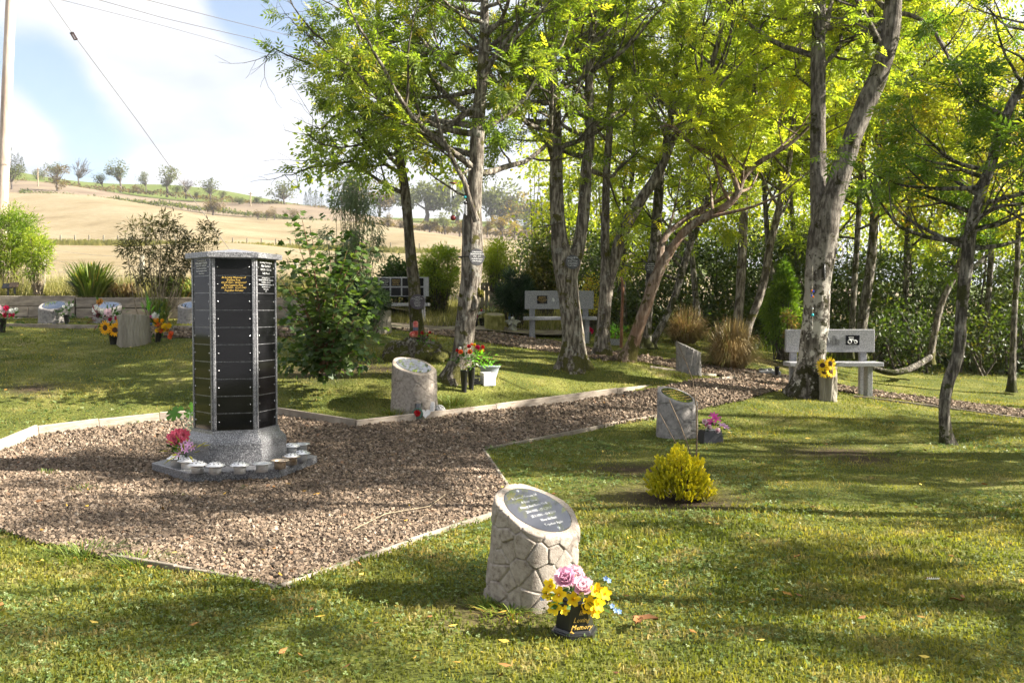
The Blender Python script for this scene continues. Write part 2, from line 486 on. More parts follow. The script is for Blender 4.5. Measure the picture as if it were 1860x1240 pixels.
GRAVEL = pp([(0, 822), (68, 792), (290, 766), (400, 759), (510, 755), (640, 776), (760, 765), (900, 746), (1040, 727), (1200, 707), (1335, 692), (1300, 680), (1340, 674), (1420, 692),
             (1428, 708), (1350, 727), (1260, 746), (1110, 772), (990, 795), (878, 817), (922, 884), (896, 936), (740, 987), (505, 1068), (468, 1062), (320, 1034), (200, 1014), (60, 984), (0, 962), (-300, 900), (-300, 850)])
PATH = pp([(270, 597), (360, 599), (520, 596), (620, 590), (700, 583), (830, 596), (900, 607), (960, 616), (1100, 640), (1200, 652), (1300, 667), (1420, 683), (1570, 708), (1700, 726), (1860, 747), (2300, 800),
           (2300, 815), (1860, 760), (1700, 738), (1570, 718), (1420, 700), (1300, 680), (1200, 665), (1100, 656), (960, 634), (830, 614), (700, 597), (620, 604), (520, 612), (360, 614), (270, 613)])
STRIP = pp([(-300, 562), (560, 562), (560, 578), (-300, 580)])
def in_gravel(x, y): return inpoly(x, y, GRAVEL) | inpoly(x, y, PATH) | inpoly(x, y, STRIP)
LOGPTS = []

# soil patches in the lawn: (px, py, radius m)
SOIL = [(gp(px, py), r) for px, py, r in ((1150, 852, .34), (1215, 905, .42), (1520, 822, .42), (1570, 835, .25), (1265, 915, .3), (645, 668, .4), (590, 676, .35), (560, 672, .3), (60, 706, .25), (700, 672, .2), (905, 1110, .22), (1405, 660, .35))]
SOILN = np.array([(p.x, p.y, r * 1.7) for p, r in SOIL])
def soilmask(x, y):
    m = np.zeros(np.shape(x))
    for a, b, r in SOILN: m = np.maximum(m, np.exp(-(((x - a) / 1.15) ** 2 + (y - b) ** 2) / (r * .72) ** 2))
    return m

# ground material: turf thatch, soil where worn
def ground_mat():
    m = bpy.data.materials.new('turf_ground'); m.use_nodes = True; nt = m.node_tree; N = nt.nodes.new; L = nt.links.new
    b = nt.nodes['Principled BSDF']; b.inputs['Roughness'].default_value = .95; b.inputs['Specular IOR Level'].default_value = .1
    g = N('ShaderNodeNewGeometry')
    def ramp(sc, cols, det=6):
        n = N('ShaderNodeTexNoise'); n.inputs['Scale'].default_value = sc; n.inputs['Detail'].default_value = det; L(g.outputs['Position'], n.inputs[0])
        r = N('ShaderNodeValToRGB'); els = r.color_ramp.elements
        while len(els) < len(cols): els.new(.5)
        for e, (p, c) in zip(els, cols): e.position = p; e.color = S(*c)
        L(n.outputs[0], r.inputs[0]); return r.outputs[0], n.outputs[0]
    c1, _ = ramp(1.7, [(.3, (.05, .066, .014)), (.5, (.09, .10, .022)), (.62, (.14, .14, .035)), (.75, (.18, .155, .07))])
    c2, n2 = ramp(45, [(.3, (.35, .35, .35)), (.7, (1.5, 1.5, 1.5))])
    mm = N('ShaderNodeMixRGB'); mm.blend_type = 'MULTIPLY'; mm.inputs[0].default_value = 1; L(c1, mm.inputs[1]); L(c2, mm.inputs[2])
    a = N('ShaderNodeAttribute'); a.attribute_name = 'tint'
    ms = N('ShaderNodeMixRGB'); L(a.outputs['Fac'], ms.inputs[0]); L(mm.outputs[0], ms.inputs[1])
    c3, _ = ramp(20, [(.3, (.018, .012, .008)), (.6, (.055, .036, .024)), (.8, (.13, .09, .055))]); L(c3, ms.inputs[2])
    L(ms.outputs[0], b.inputs['Base Color'])
    bp = N('ShaderNodeBump'); bp.inputs['Strength'].default_value = .6; bp.inputs['Distance'].default_value = .02; L(n2, bp.inputs['Height']); L(bp.outputs[0], b.inputs['Normal'])
    return m
def grid_mesh(name, xs, ys, zf, m, tint=None, keep=None):
    X, Y = np.meshgrid(xs, ys, indexing='ij'); Z = zf(X, Y)
    V = np.stack([X, Y, Z], 2).reshape(-1, 3); nx, ny = len(xs), len(ys)
    i = np.arange(nx - 1)[:, None] * ny; j = np.arange(ny - 1)[None]
    F = np.stack([i + j, i + ny + j, i + ny + j + 1, i + j + 1], 2).reshape(-1, 4)
    if keep is not None:
        c = V[F].mean(1); k = keep(c[:, 0], c[:, 1]); F = F[k]
        used = np.unique(F); mp = np.zeros(len(V), int); mp[used] = np.arange(len(used)); V = V[used]; F = mp[F]
    t = None if tint is None else tint(V[:, 0], V[:, 1])
    return np_mesh(name, V, F, m, t, True)
xs = np.concatenate([np.arange(-16, 16, .13), np.arange(16, 30, .5)]); ys = np.concatenate([np.arange(-3, 16, .13), np.arange(16, 40, .4)])
def bumpz(x, y): return .012 * np.sin(x * 3.1 + np.sin(y * 2.2)) * np.sin(y * 2.7 + 1) + .006 * np.sin(x * 9 + y * 4) * np.sin(y * 8)
def lawnz(x, y): return gz(x, y) + np.where(in_gravel(x, y), -.02, bumpz(x, y) * np.clip((y - 1) * .5, 0, 1)) 
tag(link('lawn_ground', grid_mesh('lawn_ground', xs, ys, lawnz, ground_mat(), soilmask)), kind='structure')

gravel_bed = mat('gravel_bed', [(.3, (.03, .023, .018)), (.5, (.08, .06, .045)), (.7, (.15, .115, .09))], scale=60, detail=4, rough=.95, bump=.8, bscale=70, coords='World', spec=.1)
gk = lambda x, y: in_gravel(x, y)
tag(link('gravel_path', grid_mesh('gravel_path', np.arange(-11, 12, .05), np.arange(3.5, 19, .05), lambda x, y: gz(x, y) + .006, gravel_bed, keep=gk)), kind='structure')

# ------------------------------------------------------------------ gravel stones
def chips(n):
    out = []
    for k in range(n):
        v = np.array([(x, y, z) for x in (-1, 1) for y in (-1, 1) for z in (-1, 1)], float) * .5
        v += rng.uniform(-.2, .2, v.shape); v *= rng.uniform(.7, 1.15, 3)
        out.append(v)
    F = np.array([(0, 1, 3, 2), (4, 6, 7, 5), (0, 4, 5, 1), (2, 3, 7, 6), (0, 2, 6, 4), (1, 5, 7, 3)])
    return out, F
def frus(n, d0, d1, pw=1.0, margin=1.12, xoff=0):
    """random ground points, thinning out with distance"""
    D = d0 * (d1 / d0) ** (rng.random(n) ** pw)
    x = (rng.random(n) * 2 - 1) * D * (930 / FPX) * margin
    return x, D
n = 600000
gx_, gy_ = frus(n, 3.6, 17.5, .8, 1.1)
k = in_gravel(gx_, gy_); gx_, gy_ = gx_[k], gy_[k]
sz = (.012 + .014 * rng.random(len(gx_)) ** 2.4) * np.clip(gy_ / 8.5, .92, 2.0)
zz = gz(gx_, gy_) + sz * rng.uniform(.1, .75, len(gx_)) + .004
P_ = np.stack([gx_, gy_, zz], 1)
def gn_stones(name, P, size, m, label):
    n_ = len(P); me = bpy.data.meshes.new(name); me.vertices.add(n_); me.vertices.foreach_set('co', P.astype(np.float32).ravel())
    a = me.attributes.new('tint', 'FLOAT', 'POINT'); a.data.foreach_set('value', rng.random(n_).astype(np.float32))
    a = me.attributes.new('turn', 'FLOAT_VECTOR', 'POINT'); a.data.foreach_set('vector', rng.uniform(0, 6.28, (n_, 3)).astype(np.float32).ravel())
    a = me.attributes.new('dims', 'FLOAT_VECTOR', 'POINT'); a.data.foreach_set('vector', (size[:, None] * rng.uniform(.55, 1.2, (n_, 3))).astype(np.float32).ravel())
    me.materials.append(m); o = link(name, me)
    ng = bpy.data.node_groups.new(name, 'GeometryNodeTree'); ng.interface.new_socket('Geometry', in_out='INPUT', socket_type='NodeSocketGeometry'); ng.interface.new_socket('Geometry', in_out='OUTPUT', socket_type='NodeSocketGeometry')
    N = ng.nodes.new; L = ng.links.new
    gi = N('NodeGroupInput'); go = N('NodeGroupOutput'); jn = N('GeometryNodeJoinGeometry')
    def attr(nm, ty):
        x_ = N('GeometryNodeInputNamedAttribute'); x_.data_type = ty; x_.inputs[0].default_value = nm; return x_.outputs[0]
    pts = N('GeometryNodeMeshToPoints'); L(gi.outputs[0], pts.inputs[0])
    for q in range(3):      # three rough shapes, each a cube knocked out of square
        cu = N('GeometryNodeMeshCube'); cu.inputs[0].default_value = (1, 1, 1)
        nz_ = N('ShaderNodeTexNoise'); nz_.noise_dimensions = '4D'; nz_.inputs['W'].default_value = q * 3.7 + 1; nz_.inputs['Scale'].default_value = 3
        vm = N('ShaderNodeVectorMath'); vm.operation = 'SUBTRACT'; vm.inputs[1].default_value = (.5, .5, .5); L(nz_.outputs[1], vm.inputs[0])
        vs = N('ShaderNodeVectorMath'); vs.operation = 'SCALE'; vs.inputs[3].default_value = 1.3; L(vm.outputs[0], vs.inputs[0])
        sp = N('GeometryNodeSetPosition'); L(cu.outputs[0], sp.inputs[0]); L(vs.outputs[0], sp.inputs['Offset'])
        sm = N('GeometryNodeSetMaterial'); sm.inputs['Material'].default_value = m; L(sp.outputs[0], sm.inputs[0])
        ip = N('GeometryNodeInstanceOnPoints'); L(pts.outputs[0], ip.inputs['Points']); L(sm.outputs[0], ip.inputs['Instance'])
        ix = N('GeometryNodeInputIndex'); mo = N('ShaderNodeMath'); mo.operation = 'MODULO'; mo.inputs[1].default_value = 3; L(ix.outputs[0], mo.inputs[0])
        cp = N('FunctionNodeCompare'); cp.data_type = 'FLOAT'; cp.operation = 'EQUAL'; cp.inputs[1].default_value = q; L(mo.outputs[0], cp.inputs[0]); L(cp.outputs[0], ip.inputs['Selection'])
        er = N('FunctionNodeEulerToRotation'); L(attr('turn', 'FLOAT_VECTOR'), er.inputs[0]); L(er.outputs[0], ip.inputs['Rotation']); L(attr('dims', 'FLOAT_VECTOR'), ip.inputs['Scale']); L(ip.outputs[0], jn.inputs[0])
    L(jn.outputs[0], go.inputs[0]); md = o.modifiers.new('stones', 'NODES'); md.node_group = ng
    return tag(o, label, 'gravel', kind='stuff')

stone = mat('gravel_stone', [(.35, (.85, .8, .8)), (.65, (1.15, 1.1, 1.05))], scale=30, rough=.9, coords='World', spec=.15,
            tintramp=[(.0, (.055, .044, .035)), (.25, (.118, .095, .071)), (.6, (.180, .139, .101)), (.88, (.238, .188, .142)), (.97, (.31, .27, .22)), (1, (.23, .14, .085))])
for n_ in stone.node_tree.nodes:
    if n_.type == 'ATTRIBUTE': n_.attribute_type = 'INSTANCER'
gn_stones('gravel', P_, sz, stone, 'loose brown crushed stone spread over the path and around the tower')
print('stones', len(gx_))

# ------------------------------------------------------------------ grass
def grass_mat(name, trans=.4):
    m = bpy.data.materials.new(name); m.use_nodes = True; nt = m.node_tree; nt.nodes.clear(); N = nt.nodes.new; L = nt.links.new
    out = N('ShaderNodeOutputMaterial'); b = N('ShaderNodeBsdfPrincipled'); b.inputs['Roughness'].default_value = .6; b.inputs['Specular IOR Level'].default_value = .22
    g = N('ShaderNodeNewGeometry')
    def noise(sc, det=4, off=0):
        n = N('ShaderNodeTexNoise'); n.inputs['Scale'].default_value = sc; n.inputs['Detail'].default_value = det
        mp = N('ShaderNodeMapping'); mp.inputs['Location'].default_value = (off, off * 2, 0); mp.inputs['Scale'].default_value = (1, 1, .2)
        L(g.outputs['Position'], mp.inputs[0]); L(mp.outputs[0], n.inputs[0]); return n.outputs[0]
    def ramp(v, cols):
        r = N('ShaderNodeValToRGB'); els = r.color_ramp.elements
        while len(els) < len(cols): els.new(.5)
        for e, (p, c) in zip(els, cols): e.position = p; e.color = S(*c)
        L(v, r.inputs[0]); return r.outputs[0]
    a = N('ShaderNodeAttribute'); a.attribute_name = 'tint'
    c = ramp(noise(1.3, 5), [(.34, (.085, .105, .02)), (.46, (.13, .15, .028)), (.56, (.19, .19, .036)), (.68, (.24, .215, .065))])
    straw = ramp(noise(3.1, 5, 7), [(.52, (0, 0, 0)), (.66, (.75, .75, .75))])
    st = N('ShaderNodeMixRGB'); L(straw, st.inputs[0]); L(c, st.inputs[1]); st.inputs[2].default_value = (.33, .265, .13, 1)
    t = ramp(a.outputs['Fac'], [(0, (.55, .6, .5)), (.5, (1, 1, 1)), (.85, (1.25, 1.2, 1.15)), (1, (1.6, 1.35, 1.5))])
    mm = N('ShaderNodeMixRGB'); mm.blend_type = 'MULTIPLY'; mm.inputs[0].default_value = 1; L(st.outputs[0], mm.inputs[1]); L(t, mm.inputs[2])
    L(mm.outputs[0], b.inputs[0])
    tr = N('ShaderNodeBsdfTranslucent'); sc = N('ShaderNodeMixRGB'); sc.blend_type = 'MULTIPLY'; sc.inputs[0].default_value = 1; L(mm.outputs[0], sc.inputs[1]); sc.inputs[2].default_value = (1.5, 1.5, .6, 1); L(sc.outputs[0], tr.inputs[0])
    ms = N('ShaderNodeMixShader'); ms.inputs[0].default_value = trans; L(b.outputs[0], ms.inputs[1]); L(tr.outputs[0], ms.inputs[2]); L(ms.outputs[0], out.inputs[0])
    return m
GM = grass_mat('grass_blade')
def grass(name, n, d0, d1, h0, h1, w, label, pw=1.0, near=False):
    x, y = frus(n, d0, d1, pw, 1.3)
    k = ~in_gravel(x, y) & (soilmask(x, y) < rng.uniform(.15, 1.0, len(x)))
    # thin and short patches
    pn = .5 + .5 * np.sin(x * 2.1 + 1.3 * np.sin(y * 1.7)) * np.sin(y * 2.4 + np.sin(x * 1.9))
    k &= rng.random(len(x)) < (.55 + .45 * pn)
    x, y, pn = x[k], y[k], pn[k]; m_ = len(x)
    h = rng.uniform(h0, h1, m_) * (.6 + .6 * pn) * np.clip(y / 9, 1, 1.25)
    ww = w * np.clip(y / d0, 1, 2.6) * rng.uniform(.7, 1.3, m_)
    az = rng.uniform(0, 2 * np.pi, m_); lean = rng.uniform(.1, 1.1, m_) ** 1.0
    ld = rng.uniform(0, 2 * np.pi, m_)
    base = np.stack([x, y, gz(x, y) + bumpz(x, y) - .004], 1)
    side = np.stack([np.cos(az), np.sin(az), 0 * az], 1) * ww[:, None] / 2
    bend = np.stack([np.cos(ld), np.sin(ld), 0 * ld], 1)
    mid = base + bend * (h * lean * .35)[:, None] + np.array([0, 0, 1]) * (h * .62)[:, None]
    tip = base + bend * (h * lean * 1.0)[:, None] + np.array([0, 0, 1]) * (h * (1.05 - .45 * lean))[:, None]
    if near:
        V = np.stack([base - side, base + side, mid + side * .8, mid - side * .8, tip], 1).reshape(-1, 3)
        o = np.arange(m_)[:, None] * 5
        F = [o + np.array([0, 1, 2, 3]), o + np.array([3, 2, 4])]; kk = 5
    else:
        V = np.stack([base - side, base + side, tip], 1).reshape(-1, 3); F = [np.arange(m_ * 3).reshape(-1, 3)]; kk = 3
    me = np_mesh(name, V, F, GM, np.repeat(rng.random(m_), kk))
    return tag(link(name, me), label, 'grass', kind='stuff')
grass('lawn_grass', 165000, 1.9, 6.5, .018, .042, .0042, 'short mown grass of the near lawn in front of the gravel', .9, True)
grass('lawn_grass', 270000, 5.5, 19, .018, .036, .0062, 'short mown grass of the far lawn around the trees', .9)
# clover and broad weeds in the near turf
CL = mat('clover', [(.4, (.8, .85, .8)), (.6, (1.1, 1.1, 1.1))], scale=3, coords='World', rough=.5, spec=.3, trans=((1.3, 1.5, .6), .3),
         tintramp=[(0, (.05, .085, .02)), (.5, (.10, .15, .04)), (.85, (.17, .22, .08)), (1, (.27, .3, .15))])
def clover(n, d0, d1):
    x, y = frus(n, d0, d1, .9, 1.25)
    pn = np.sin(x * 1.3 + 2 + 1.5 * np.sin(y * 1.1)) * np.sin(y * 1.5 + np.sin(x * 1.2)) + .35 * (x < .2)
    k = ~in_gravel(x, y) & (rng.random(n) < np.clip(.30 + .75 * pn, .05, 1)) & (soilmask(x, y) < .4)
    x, y = x[k], y[k]; m_ = len(x)
    tv = []
    for q in range(3):
        a = q * 2.094
        for r_, da in ((.0, 0), (.75, -.62), (1.0, 0), (.75, .62)):
            tv.append((r_ * math.cos(a + da), r_ * math.sin(a + da), .12 * r_))
    tf = np.array([(0, 1, 2, 3), (4, 5, 6, 7), (8, 9, 10, 11)])
    tilt = rng.normal(size=(m_, 3)) * .38 + np.array([0, 0, 1.0])
    X = rng.normal(size=(m_, 3)); X[:, 2] = 0
    X -= tilt * (X * tilt).sum(1)[:, None] / (tilt ** 2).sum(1)[:, None]
    M = rotmats(m_, X, up=tilt / np.linalg.norm(tilt, axis=1)[:, None])
    V, F = scatter(np.array(tv), tf, np.stack([x, y, gz(x, y) + bumpz(x, y) + rng.uniform(.008, .028, m_)], 1), M, rng.uniform(.005, .0125, m_) * np.clip(y / 4, 1, 2))
    me = np_mesh('clover', V, F, CL, np.repeat(rng.random(m_), 12))
    tag(link('clover', me), 'clover and small round weed leaves growing through the near lawn', 'clover', kind='stuff')
clover(80000, 1.9, 11)
# fallen autumn leaves and bits on the lawn and gravel
FL = mat('fallen_leaf', [(.4, (.8, .8, .8)), (.6, (1.1, 1.1, 1.1))], scale=40, coords='World', rough=.7,
         tintramp=[(0, (.12, .05, .02)), (.4, (.25, .11, .03)), (.7, (.45, .27, .04)), (1, (.55, .42, .08))])
x, y = frus(420, 2.4, 16, .8, 1.1); m_ = len(x)
tv = np.array([(-1, 0, .1), (-.2, .45, 0), (1, 0, .15), (-.2, -.45, .05)]); tf = np.array([(0, 1, 2, 3)])
M = rotmats(m_, rng.normal(size=(m_, 3)) * np.array([1, 1, .25]), spin=.3)
V, F = scatter(tv, tf, np.stack([x, y, gz(x, y) + .03], 1), M, rng.uniform(.012, .03, m_))
tag(link('fallen_leaves', np_mesh('fallen_leaves', V, F, FL, np.repeat(rng.random(m_), 4))), 'yellow and brown fallen leaves scattered on lawn and gravel', 'fallen leaves', kind='stuff')

# ------------------------------------------------------------------ timber edging
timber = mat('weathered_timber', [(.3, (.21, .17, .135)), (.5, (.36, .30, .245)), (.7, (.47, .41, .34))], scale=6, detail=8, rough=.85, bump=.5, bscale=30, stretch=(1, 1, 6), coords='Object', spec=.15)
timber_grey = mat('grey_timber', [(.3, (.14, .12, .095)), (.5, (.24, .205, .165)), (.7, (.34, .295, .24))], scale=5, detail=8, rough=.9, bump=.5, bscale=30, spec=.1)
def edging(pts, h, th, label, m=timber, top=.05, name='timber_edging', group='timber edging boards'):
    P = [gp(*p) for p in pts]
    e = empty(name, P[0], label, 'edging', group)
    for a, b in zip(P[:-1], P[1:]):
        d = b - a; ln = d.length; steps = max(1, round(ln / 2.4))
        for s in range(steps):
            q0 = a + d * (s / steps); q1 = a + d * ((s + 1) / steps); q0.z = gz(q0.x, q0.y); q1.z = gz(q1.x, q1.y)
            dd = q1 - q0; M = Matrix((dd.normalized(), Vector((-dd.y, dd.x, 0)).normalized(), dd.normalized().cross(Vector((-dd.y, dd.x, 0)).normalized()))).transposed()
            mb = MB(); L_ = dd.length - .004
            nseg = max(2, int(L_ / .35)); 
            for t in range(nseg):
                pass
            mb.box((0, 0, 0), (L_, th, h))
            o = mb.build('plank', m, e, bevel=.006)
            o.matrix_local = Matrix.Translation((q0 + q1) / 2 - P[0] + Vector((0, 0, top - h / 2 + random.uniform(-.006, .006)))) @ M.to_4x4()
    return e
edging([(-160, 880), (0, 818), (68, 789)], .2, .035, 'pale timber edging board at the far left of the gravel circle', top=.11)
edging([(70, 789), (180, 775), (290, 763), (400, 757)], .2, .035, 'pale timber edging boards behind the granite tower on its left', top=.09)
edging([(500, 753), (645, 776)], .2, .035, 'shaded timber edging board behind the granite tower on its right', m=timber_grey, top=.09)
edging([(647, 776), (900, 746), (1120, 716), (1335, 692)], .2, .04, 'long bright timber edging along the far side of the gravel path', top=.085)
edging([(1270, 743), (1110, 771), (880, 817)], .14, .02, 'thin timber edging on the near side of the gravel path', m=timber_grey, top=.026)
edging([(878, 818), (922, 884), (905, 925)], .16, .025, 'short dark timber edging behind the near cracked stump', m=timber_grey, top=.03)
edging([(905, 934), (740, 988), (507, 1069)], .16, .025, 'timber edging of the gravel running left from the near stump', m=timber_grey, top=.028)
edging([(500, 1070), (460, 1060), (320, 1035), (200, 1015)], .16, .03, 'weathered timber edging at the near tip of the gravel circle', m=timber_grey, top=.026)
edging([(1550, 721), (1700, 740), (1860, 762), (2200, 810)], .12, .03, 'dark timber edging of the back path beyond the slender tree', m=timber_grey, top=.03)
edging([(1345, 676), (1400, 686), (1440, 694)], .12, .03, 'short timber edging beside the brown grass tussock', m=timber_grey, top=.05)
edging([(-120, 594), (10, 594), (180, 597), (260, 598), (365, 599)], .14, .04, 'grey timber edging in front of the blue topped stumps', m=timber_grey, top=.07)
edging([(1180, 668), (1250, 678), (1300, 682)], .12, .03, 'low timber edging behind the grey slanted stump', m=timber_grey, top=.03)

# retaining wall of sleepers on the left
WD = 17.4
def wall_run(x0, x1, ytop, label, courses=3):
    a = at(x0, ytop, WD); b = at(x1, ytop, WD); e = empty('sleeper_wall', (a.x, a.y, a.z - .62), label, 'wall', 'sleeper retaining wall')
    L_ = b.x - a.x
    for c in range(courses):
        n_ = max(1, round(L_ / 2.4)); off = (c % 2) * .9
        xs_ = sorted({0.0, L_, *[min(L_, max(0, off + 2.4 * i)) for i in range(1, n_ + 1)]})
        for u, v in zip(xs_[:-1], xs_[1:]):
            if v - u < .05: continue
            mb = MB(); mb.box((0, 0, 0), (v - u - .008, .12, .195)); o = mb.build('sleeper', timber_grey if c < 0 else MATS['sleeper'], e, bevel=.008)
            o.location = ((u + v) / 2, random.uniform(-.006, .006), .62 - .1 - c * .205)
mat('sleeper', [(.3, (.15, .125, .10)), (.5, (.25, .21, .17)), (.7, (.36, .31, .25))], scale=4, detail=8, rough=.9, bump=.6, bscale=26, stretch=(1, 1, 4), spec=.1)
wall_run(-260, 138, 537, 'left stretch of the timber sleeper retaining wall behind the stumps')
wall_run(140, 560, 540, 'right stretch of the timber sleeper retaining wall behind the tower')
# raised bed behind the wall
def bedz(x, y):
    zt = at(300, 540, WD).z - .06
    return zt + np.clip(y - WD, 0, 10) * .06 + .03 * np.sin(x * 4) * np.sin(y * 5)
bedm = mat('bed_soil', [(.35, (.09, .075, .06)), (.5, (.17, .14, .11)), (.66, (.28, .25, .16))], scale=3, detail=8, rough=1, bump=.9, bscale=30, coords='World', spec=.05)
tag(link('raised_ground', grid_mesh('raised_ground', np.arange(-14, -3.4, .25), np.arange(WD + .07, 23, .25), bedz, bedm)), kind='structure')
tag(link('rough_ground', grid_mesh('rough_ground', np.arange(-3.6, 1.5, .25), np.arange(17.6, 26, .25), lambda x, y: gz(x, y) * 0 + 1.05 + np.clip(y - 17.6, 0, 12) * .085 + .04 * np.sin(x * 3) * np.sin(y * 2) - np.clip(x + 2.0, 0, 4) * .04, bedm)), kind='structure')
# ------------------------------------------------------------------ hillside fields
AZ = [-900, -400, 0, 300, 580, 800, 1000, 1400, 1900, 2700]
HILL = {20: [534, 532, 530, 532, 538, 574, 600, 640, 650, 660],
        30: [506, 504, 500, 500, 508, 535, 575, 614, 622, 630],
        60: [470, 470, 468, 470, 475, 486, 530, 585, 592, 600],
        150: [432, 434, 438, 441, 449, 456, 470, 560, 570, 575],
        300: [300, 325, 349, 374, 406, 421, 434, 530, 550, 560],
        350: [275, 302, 332, 356, 383, 404, 425, 520, 545, 558],
        450: [240, 275, 310, 338, 379, 401, 422, 500, 535, 555],
        520: [250, 285, 320, 350, 392, 412, 432, 500, 532, 552],
        900: [420, 430, 440, 450, 465, 480, 490, 520, 540, 555]}
DK = sorted(HILL)
def hill_py(px, D):
    v = [np.interp(px, AZ, HILL[d]) for d in DK]
    # interpolate height rather than row so that slopes stay smooth
    z = [EYE + (563 - a) / FPX * d for a, d in zip(v, DK)]
    return np.interp(D, DK, z)
def hillpt(px, D):
    d = pixdir(px, 563); x = d.x / d.y * D
    return Vector((x, D, hill_py(px, D)))
def hill_base(px, py, dlo=60, dhi=450):          # point of the hillside seen at a pixel
    best = None
    for D in np.linspace(dlo, dhi, 200):
        q = at(px, py, D)
        if q.z <= hill_py(px, D): return hillpt(px, D)
    return hillpt(px, dhi)
def hillmesh(name, d0, d1, m, nd, nx=160, dz=0, tint=None):
    pxs = np.linspace(-900, 2700, nx); Ds = d0 * (d1 / d0) ** np.linspace(0, 1, nd)
    V = []
    for px in pxs:
        d = pixdir(px, 563); xx = d.x / d.y
        zs = hill_py(px, Ds)
        for D, z in zip(Ds, zs):
            V.append((xx * D, D, z + dz + .004 * D * math.sin(px * .013 + D * .02) * min(1, max(0, (D - 60) / 60))))
    i = np.arange(nx - 1)[:, None] * nd; j = np.arange(nd - 1)[None]
    F = np.stack([i + j, i + nd + j, i + nd + j + 1, i + j + 1], 2).reshape(-1, 4)
    return tag(link(name, np_mesh(name, np.array(V), F, m, None, True)), kind='structure')
stubble = mat('stubble', [(.3, (.14, .11, .068)), (.45, (.195, .158, .098)), (.6, (.222, .185, .122)), (.72, (.15, .142, .08))], scale=.05, detail=12, rough=1, stretch=(1, .5, 1), coords='World', spec=0, bump=.4, bscale=2, bdist=.2)
def tramlines(m):
    nt = m.node_tree; N = nt.nodes.new; L = nt.links.new; b = [n for n in nt.nodes if n.type == 'BSDF_PRINCIPLED'][0]; src = b.inputs[0].links[0].from_socket
    g = N('ShaderNodeNewGeometry'); mp = N('ShaderNodeMapping'); mp.inputs['Rotation'].default_value = (0, 0, .5); L(g.outputs['Position'], mp.inputs[0])
    w = N('ShaderNodeTexWave'); w.inputs['Scale'].default_value = .11; w.inputs['Distortion'].default_value = 2.5; w.inputs['Detail'].default_value = 3; w.inputs['Detail Scale'].default_value = .4; L(mp.outputs[0], w.inputs[0])
    n = N('ShaderNodeTexNoise'); n.inputs['Scale'].default_value = .6; n.inputs['Detail'].default_value = 8; L(g.outputs['Position'], n.inputs[0])
    a = N('ShaderNodeMath'); a.operation = 'MULTIPLY_ADD'; a.inputs[1].default_value = .16; a.inputs[2].default_value = .62; L(w.outputs[1], a.inputs[0])
    c = N('ShaderNodeMath'); c.operation = 'MULTIPLY_ADD'; c.inputs[1].default_value = .6; L(n.outputs[0], c.inputs[0]); L(a.outputs[0], c.inputs[2])
    mx_ = N('ShaderNodeMixRGB'); mx_.blend_type = 'MULTIPLY'; mx_.inputs[0].default_value = 1; L(src, mx_.inputs[1]); L(c.outputs[0], mx_.inputs[2]); L(mx_.outputs[0], b.inputs[0])
tramlines(stubble)
upper = mat('upper_stubble', [(.3, (.13, .10, .075)), (.5, (.17, .135, .10)), (.7, (.21, .17, .115))], scale=.06, detail=8, rough=1, coords='World', spec=0)
pasture = mat('pasture', [(.3, (.075, .10, .03)), (.5, (.095, .12, .035)), (.7, (.12, .135, .05))], scale=.04, detail=8, rough=1, coords='World', spec=0)
hillmesh('stubble_field', 19.6, 300, stubble, 60)
hillmesh('upper_field', 300, 350, upper, 8)
hillmesh('pasture_hill', 350, 900, pasture, 24)

# ------------------------------------------------------------------ foliage tools
def leafmat(name, ramp_, trans=((1.85, 2.0, .65), .52), sc=1.5, rough=.45):
    return mat(name, [(.35, (.75, .8, .8)), (.65, (1.2, 1.15, 1.1))], scale=sc, detail=3, rough=rough, coords='World', spec=.35, trans=trans, tintramp=ramp_)
ASH = leafmat('ash_leaf', [(0, (.07, .11, .022)), (.4, (.135, .185, .034)), (.7, (.22, .265, .042)), (.93, (.33, .34, .055)), (1, (.48, .40, .055))])
ASHY = leafmat('ash_leaf_yellow', [(0, (.11, .155, .03)), (.35, (.205, .255, .042)), (.7, (.33, .36, .055)), (.93, (.43, .42, .06)), (1, (.54, .45, .06))], trans=((1.85, 1.95, .6), .57))
ASHD = leafmat('ash_leaf_dark', [(0, (.05, .09, .018)), (.5, (.085, .14, .024)), (.85, (.14, .19, .03)), (1, (.26, .26, .04))])
AUT = leafmat('autumn_leaf', [(0, (.13, .15, .025)), (.45, (.26, .25, .035)), (.85, (.38, .31, .045)), (1, (.42, .22, .05))])
WILL = leafmat('willow_leaf', [(0, (0.084, 0.14, 0.021)), (.5, (0.168, 0.231, 0.0308)), (1, (0.336, 0.35, 0.056))])
SYC = leafmat('sycamore_leaf', [(0, (0.024, 0.0518, 0.0154)), (.5, (0.048, 0.0864, 0.0205)), (.85, (0.09, 0.127, 0.0282)), (1, (0.112, 0.144, 0.036))], trans=((1.6, 1.9, .6), .32))
EUC = leafmat('eucalyptus_leaf', [(0, (0.078, 0.117, 0.065)), (.5, (0.169, 0.221, 0.13)), (1, (0.338, 0.39, 0.26))], trans=((1.3, 1.5, .8), .3))
DRY = leafmat('dry_shrub_leaf', [(0, (.03, .035, .012)), (.5, (.07, .07, .022)), (1, (.13, .12, .05))], trans=((1.3, 1.3, .6), .3))
CON = leafmat('conifer_green', [(0, (0.0153, 0.0382, 0.017)), (.5, (0.0298, 0.0638, 0.0255)), (1, (0.068, 0.111, 0.0425))], trans=((1.2, 1.3, .7), .15))
CONB = leafmat('conifer_bright', [(0, (.05, .10, .015)), (.5, (.095, .16, .022)), (1, (.19, .25, .04))])
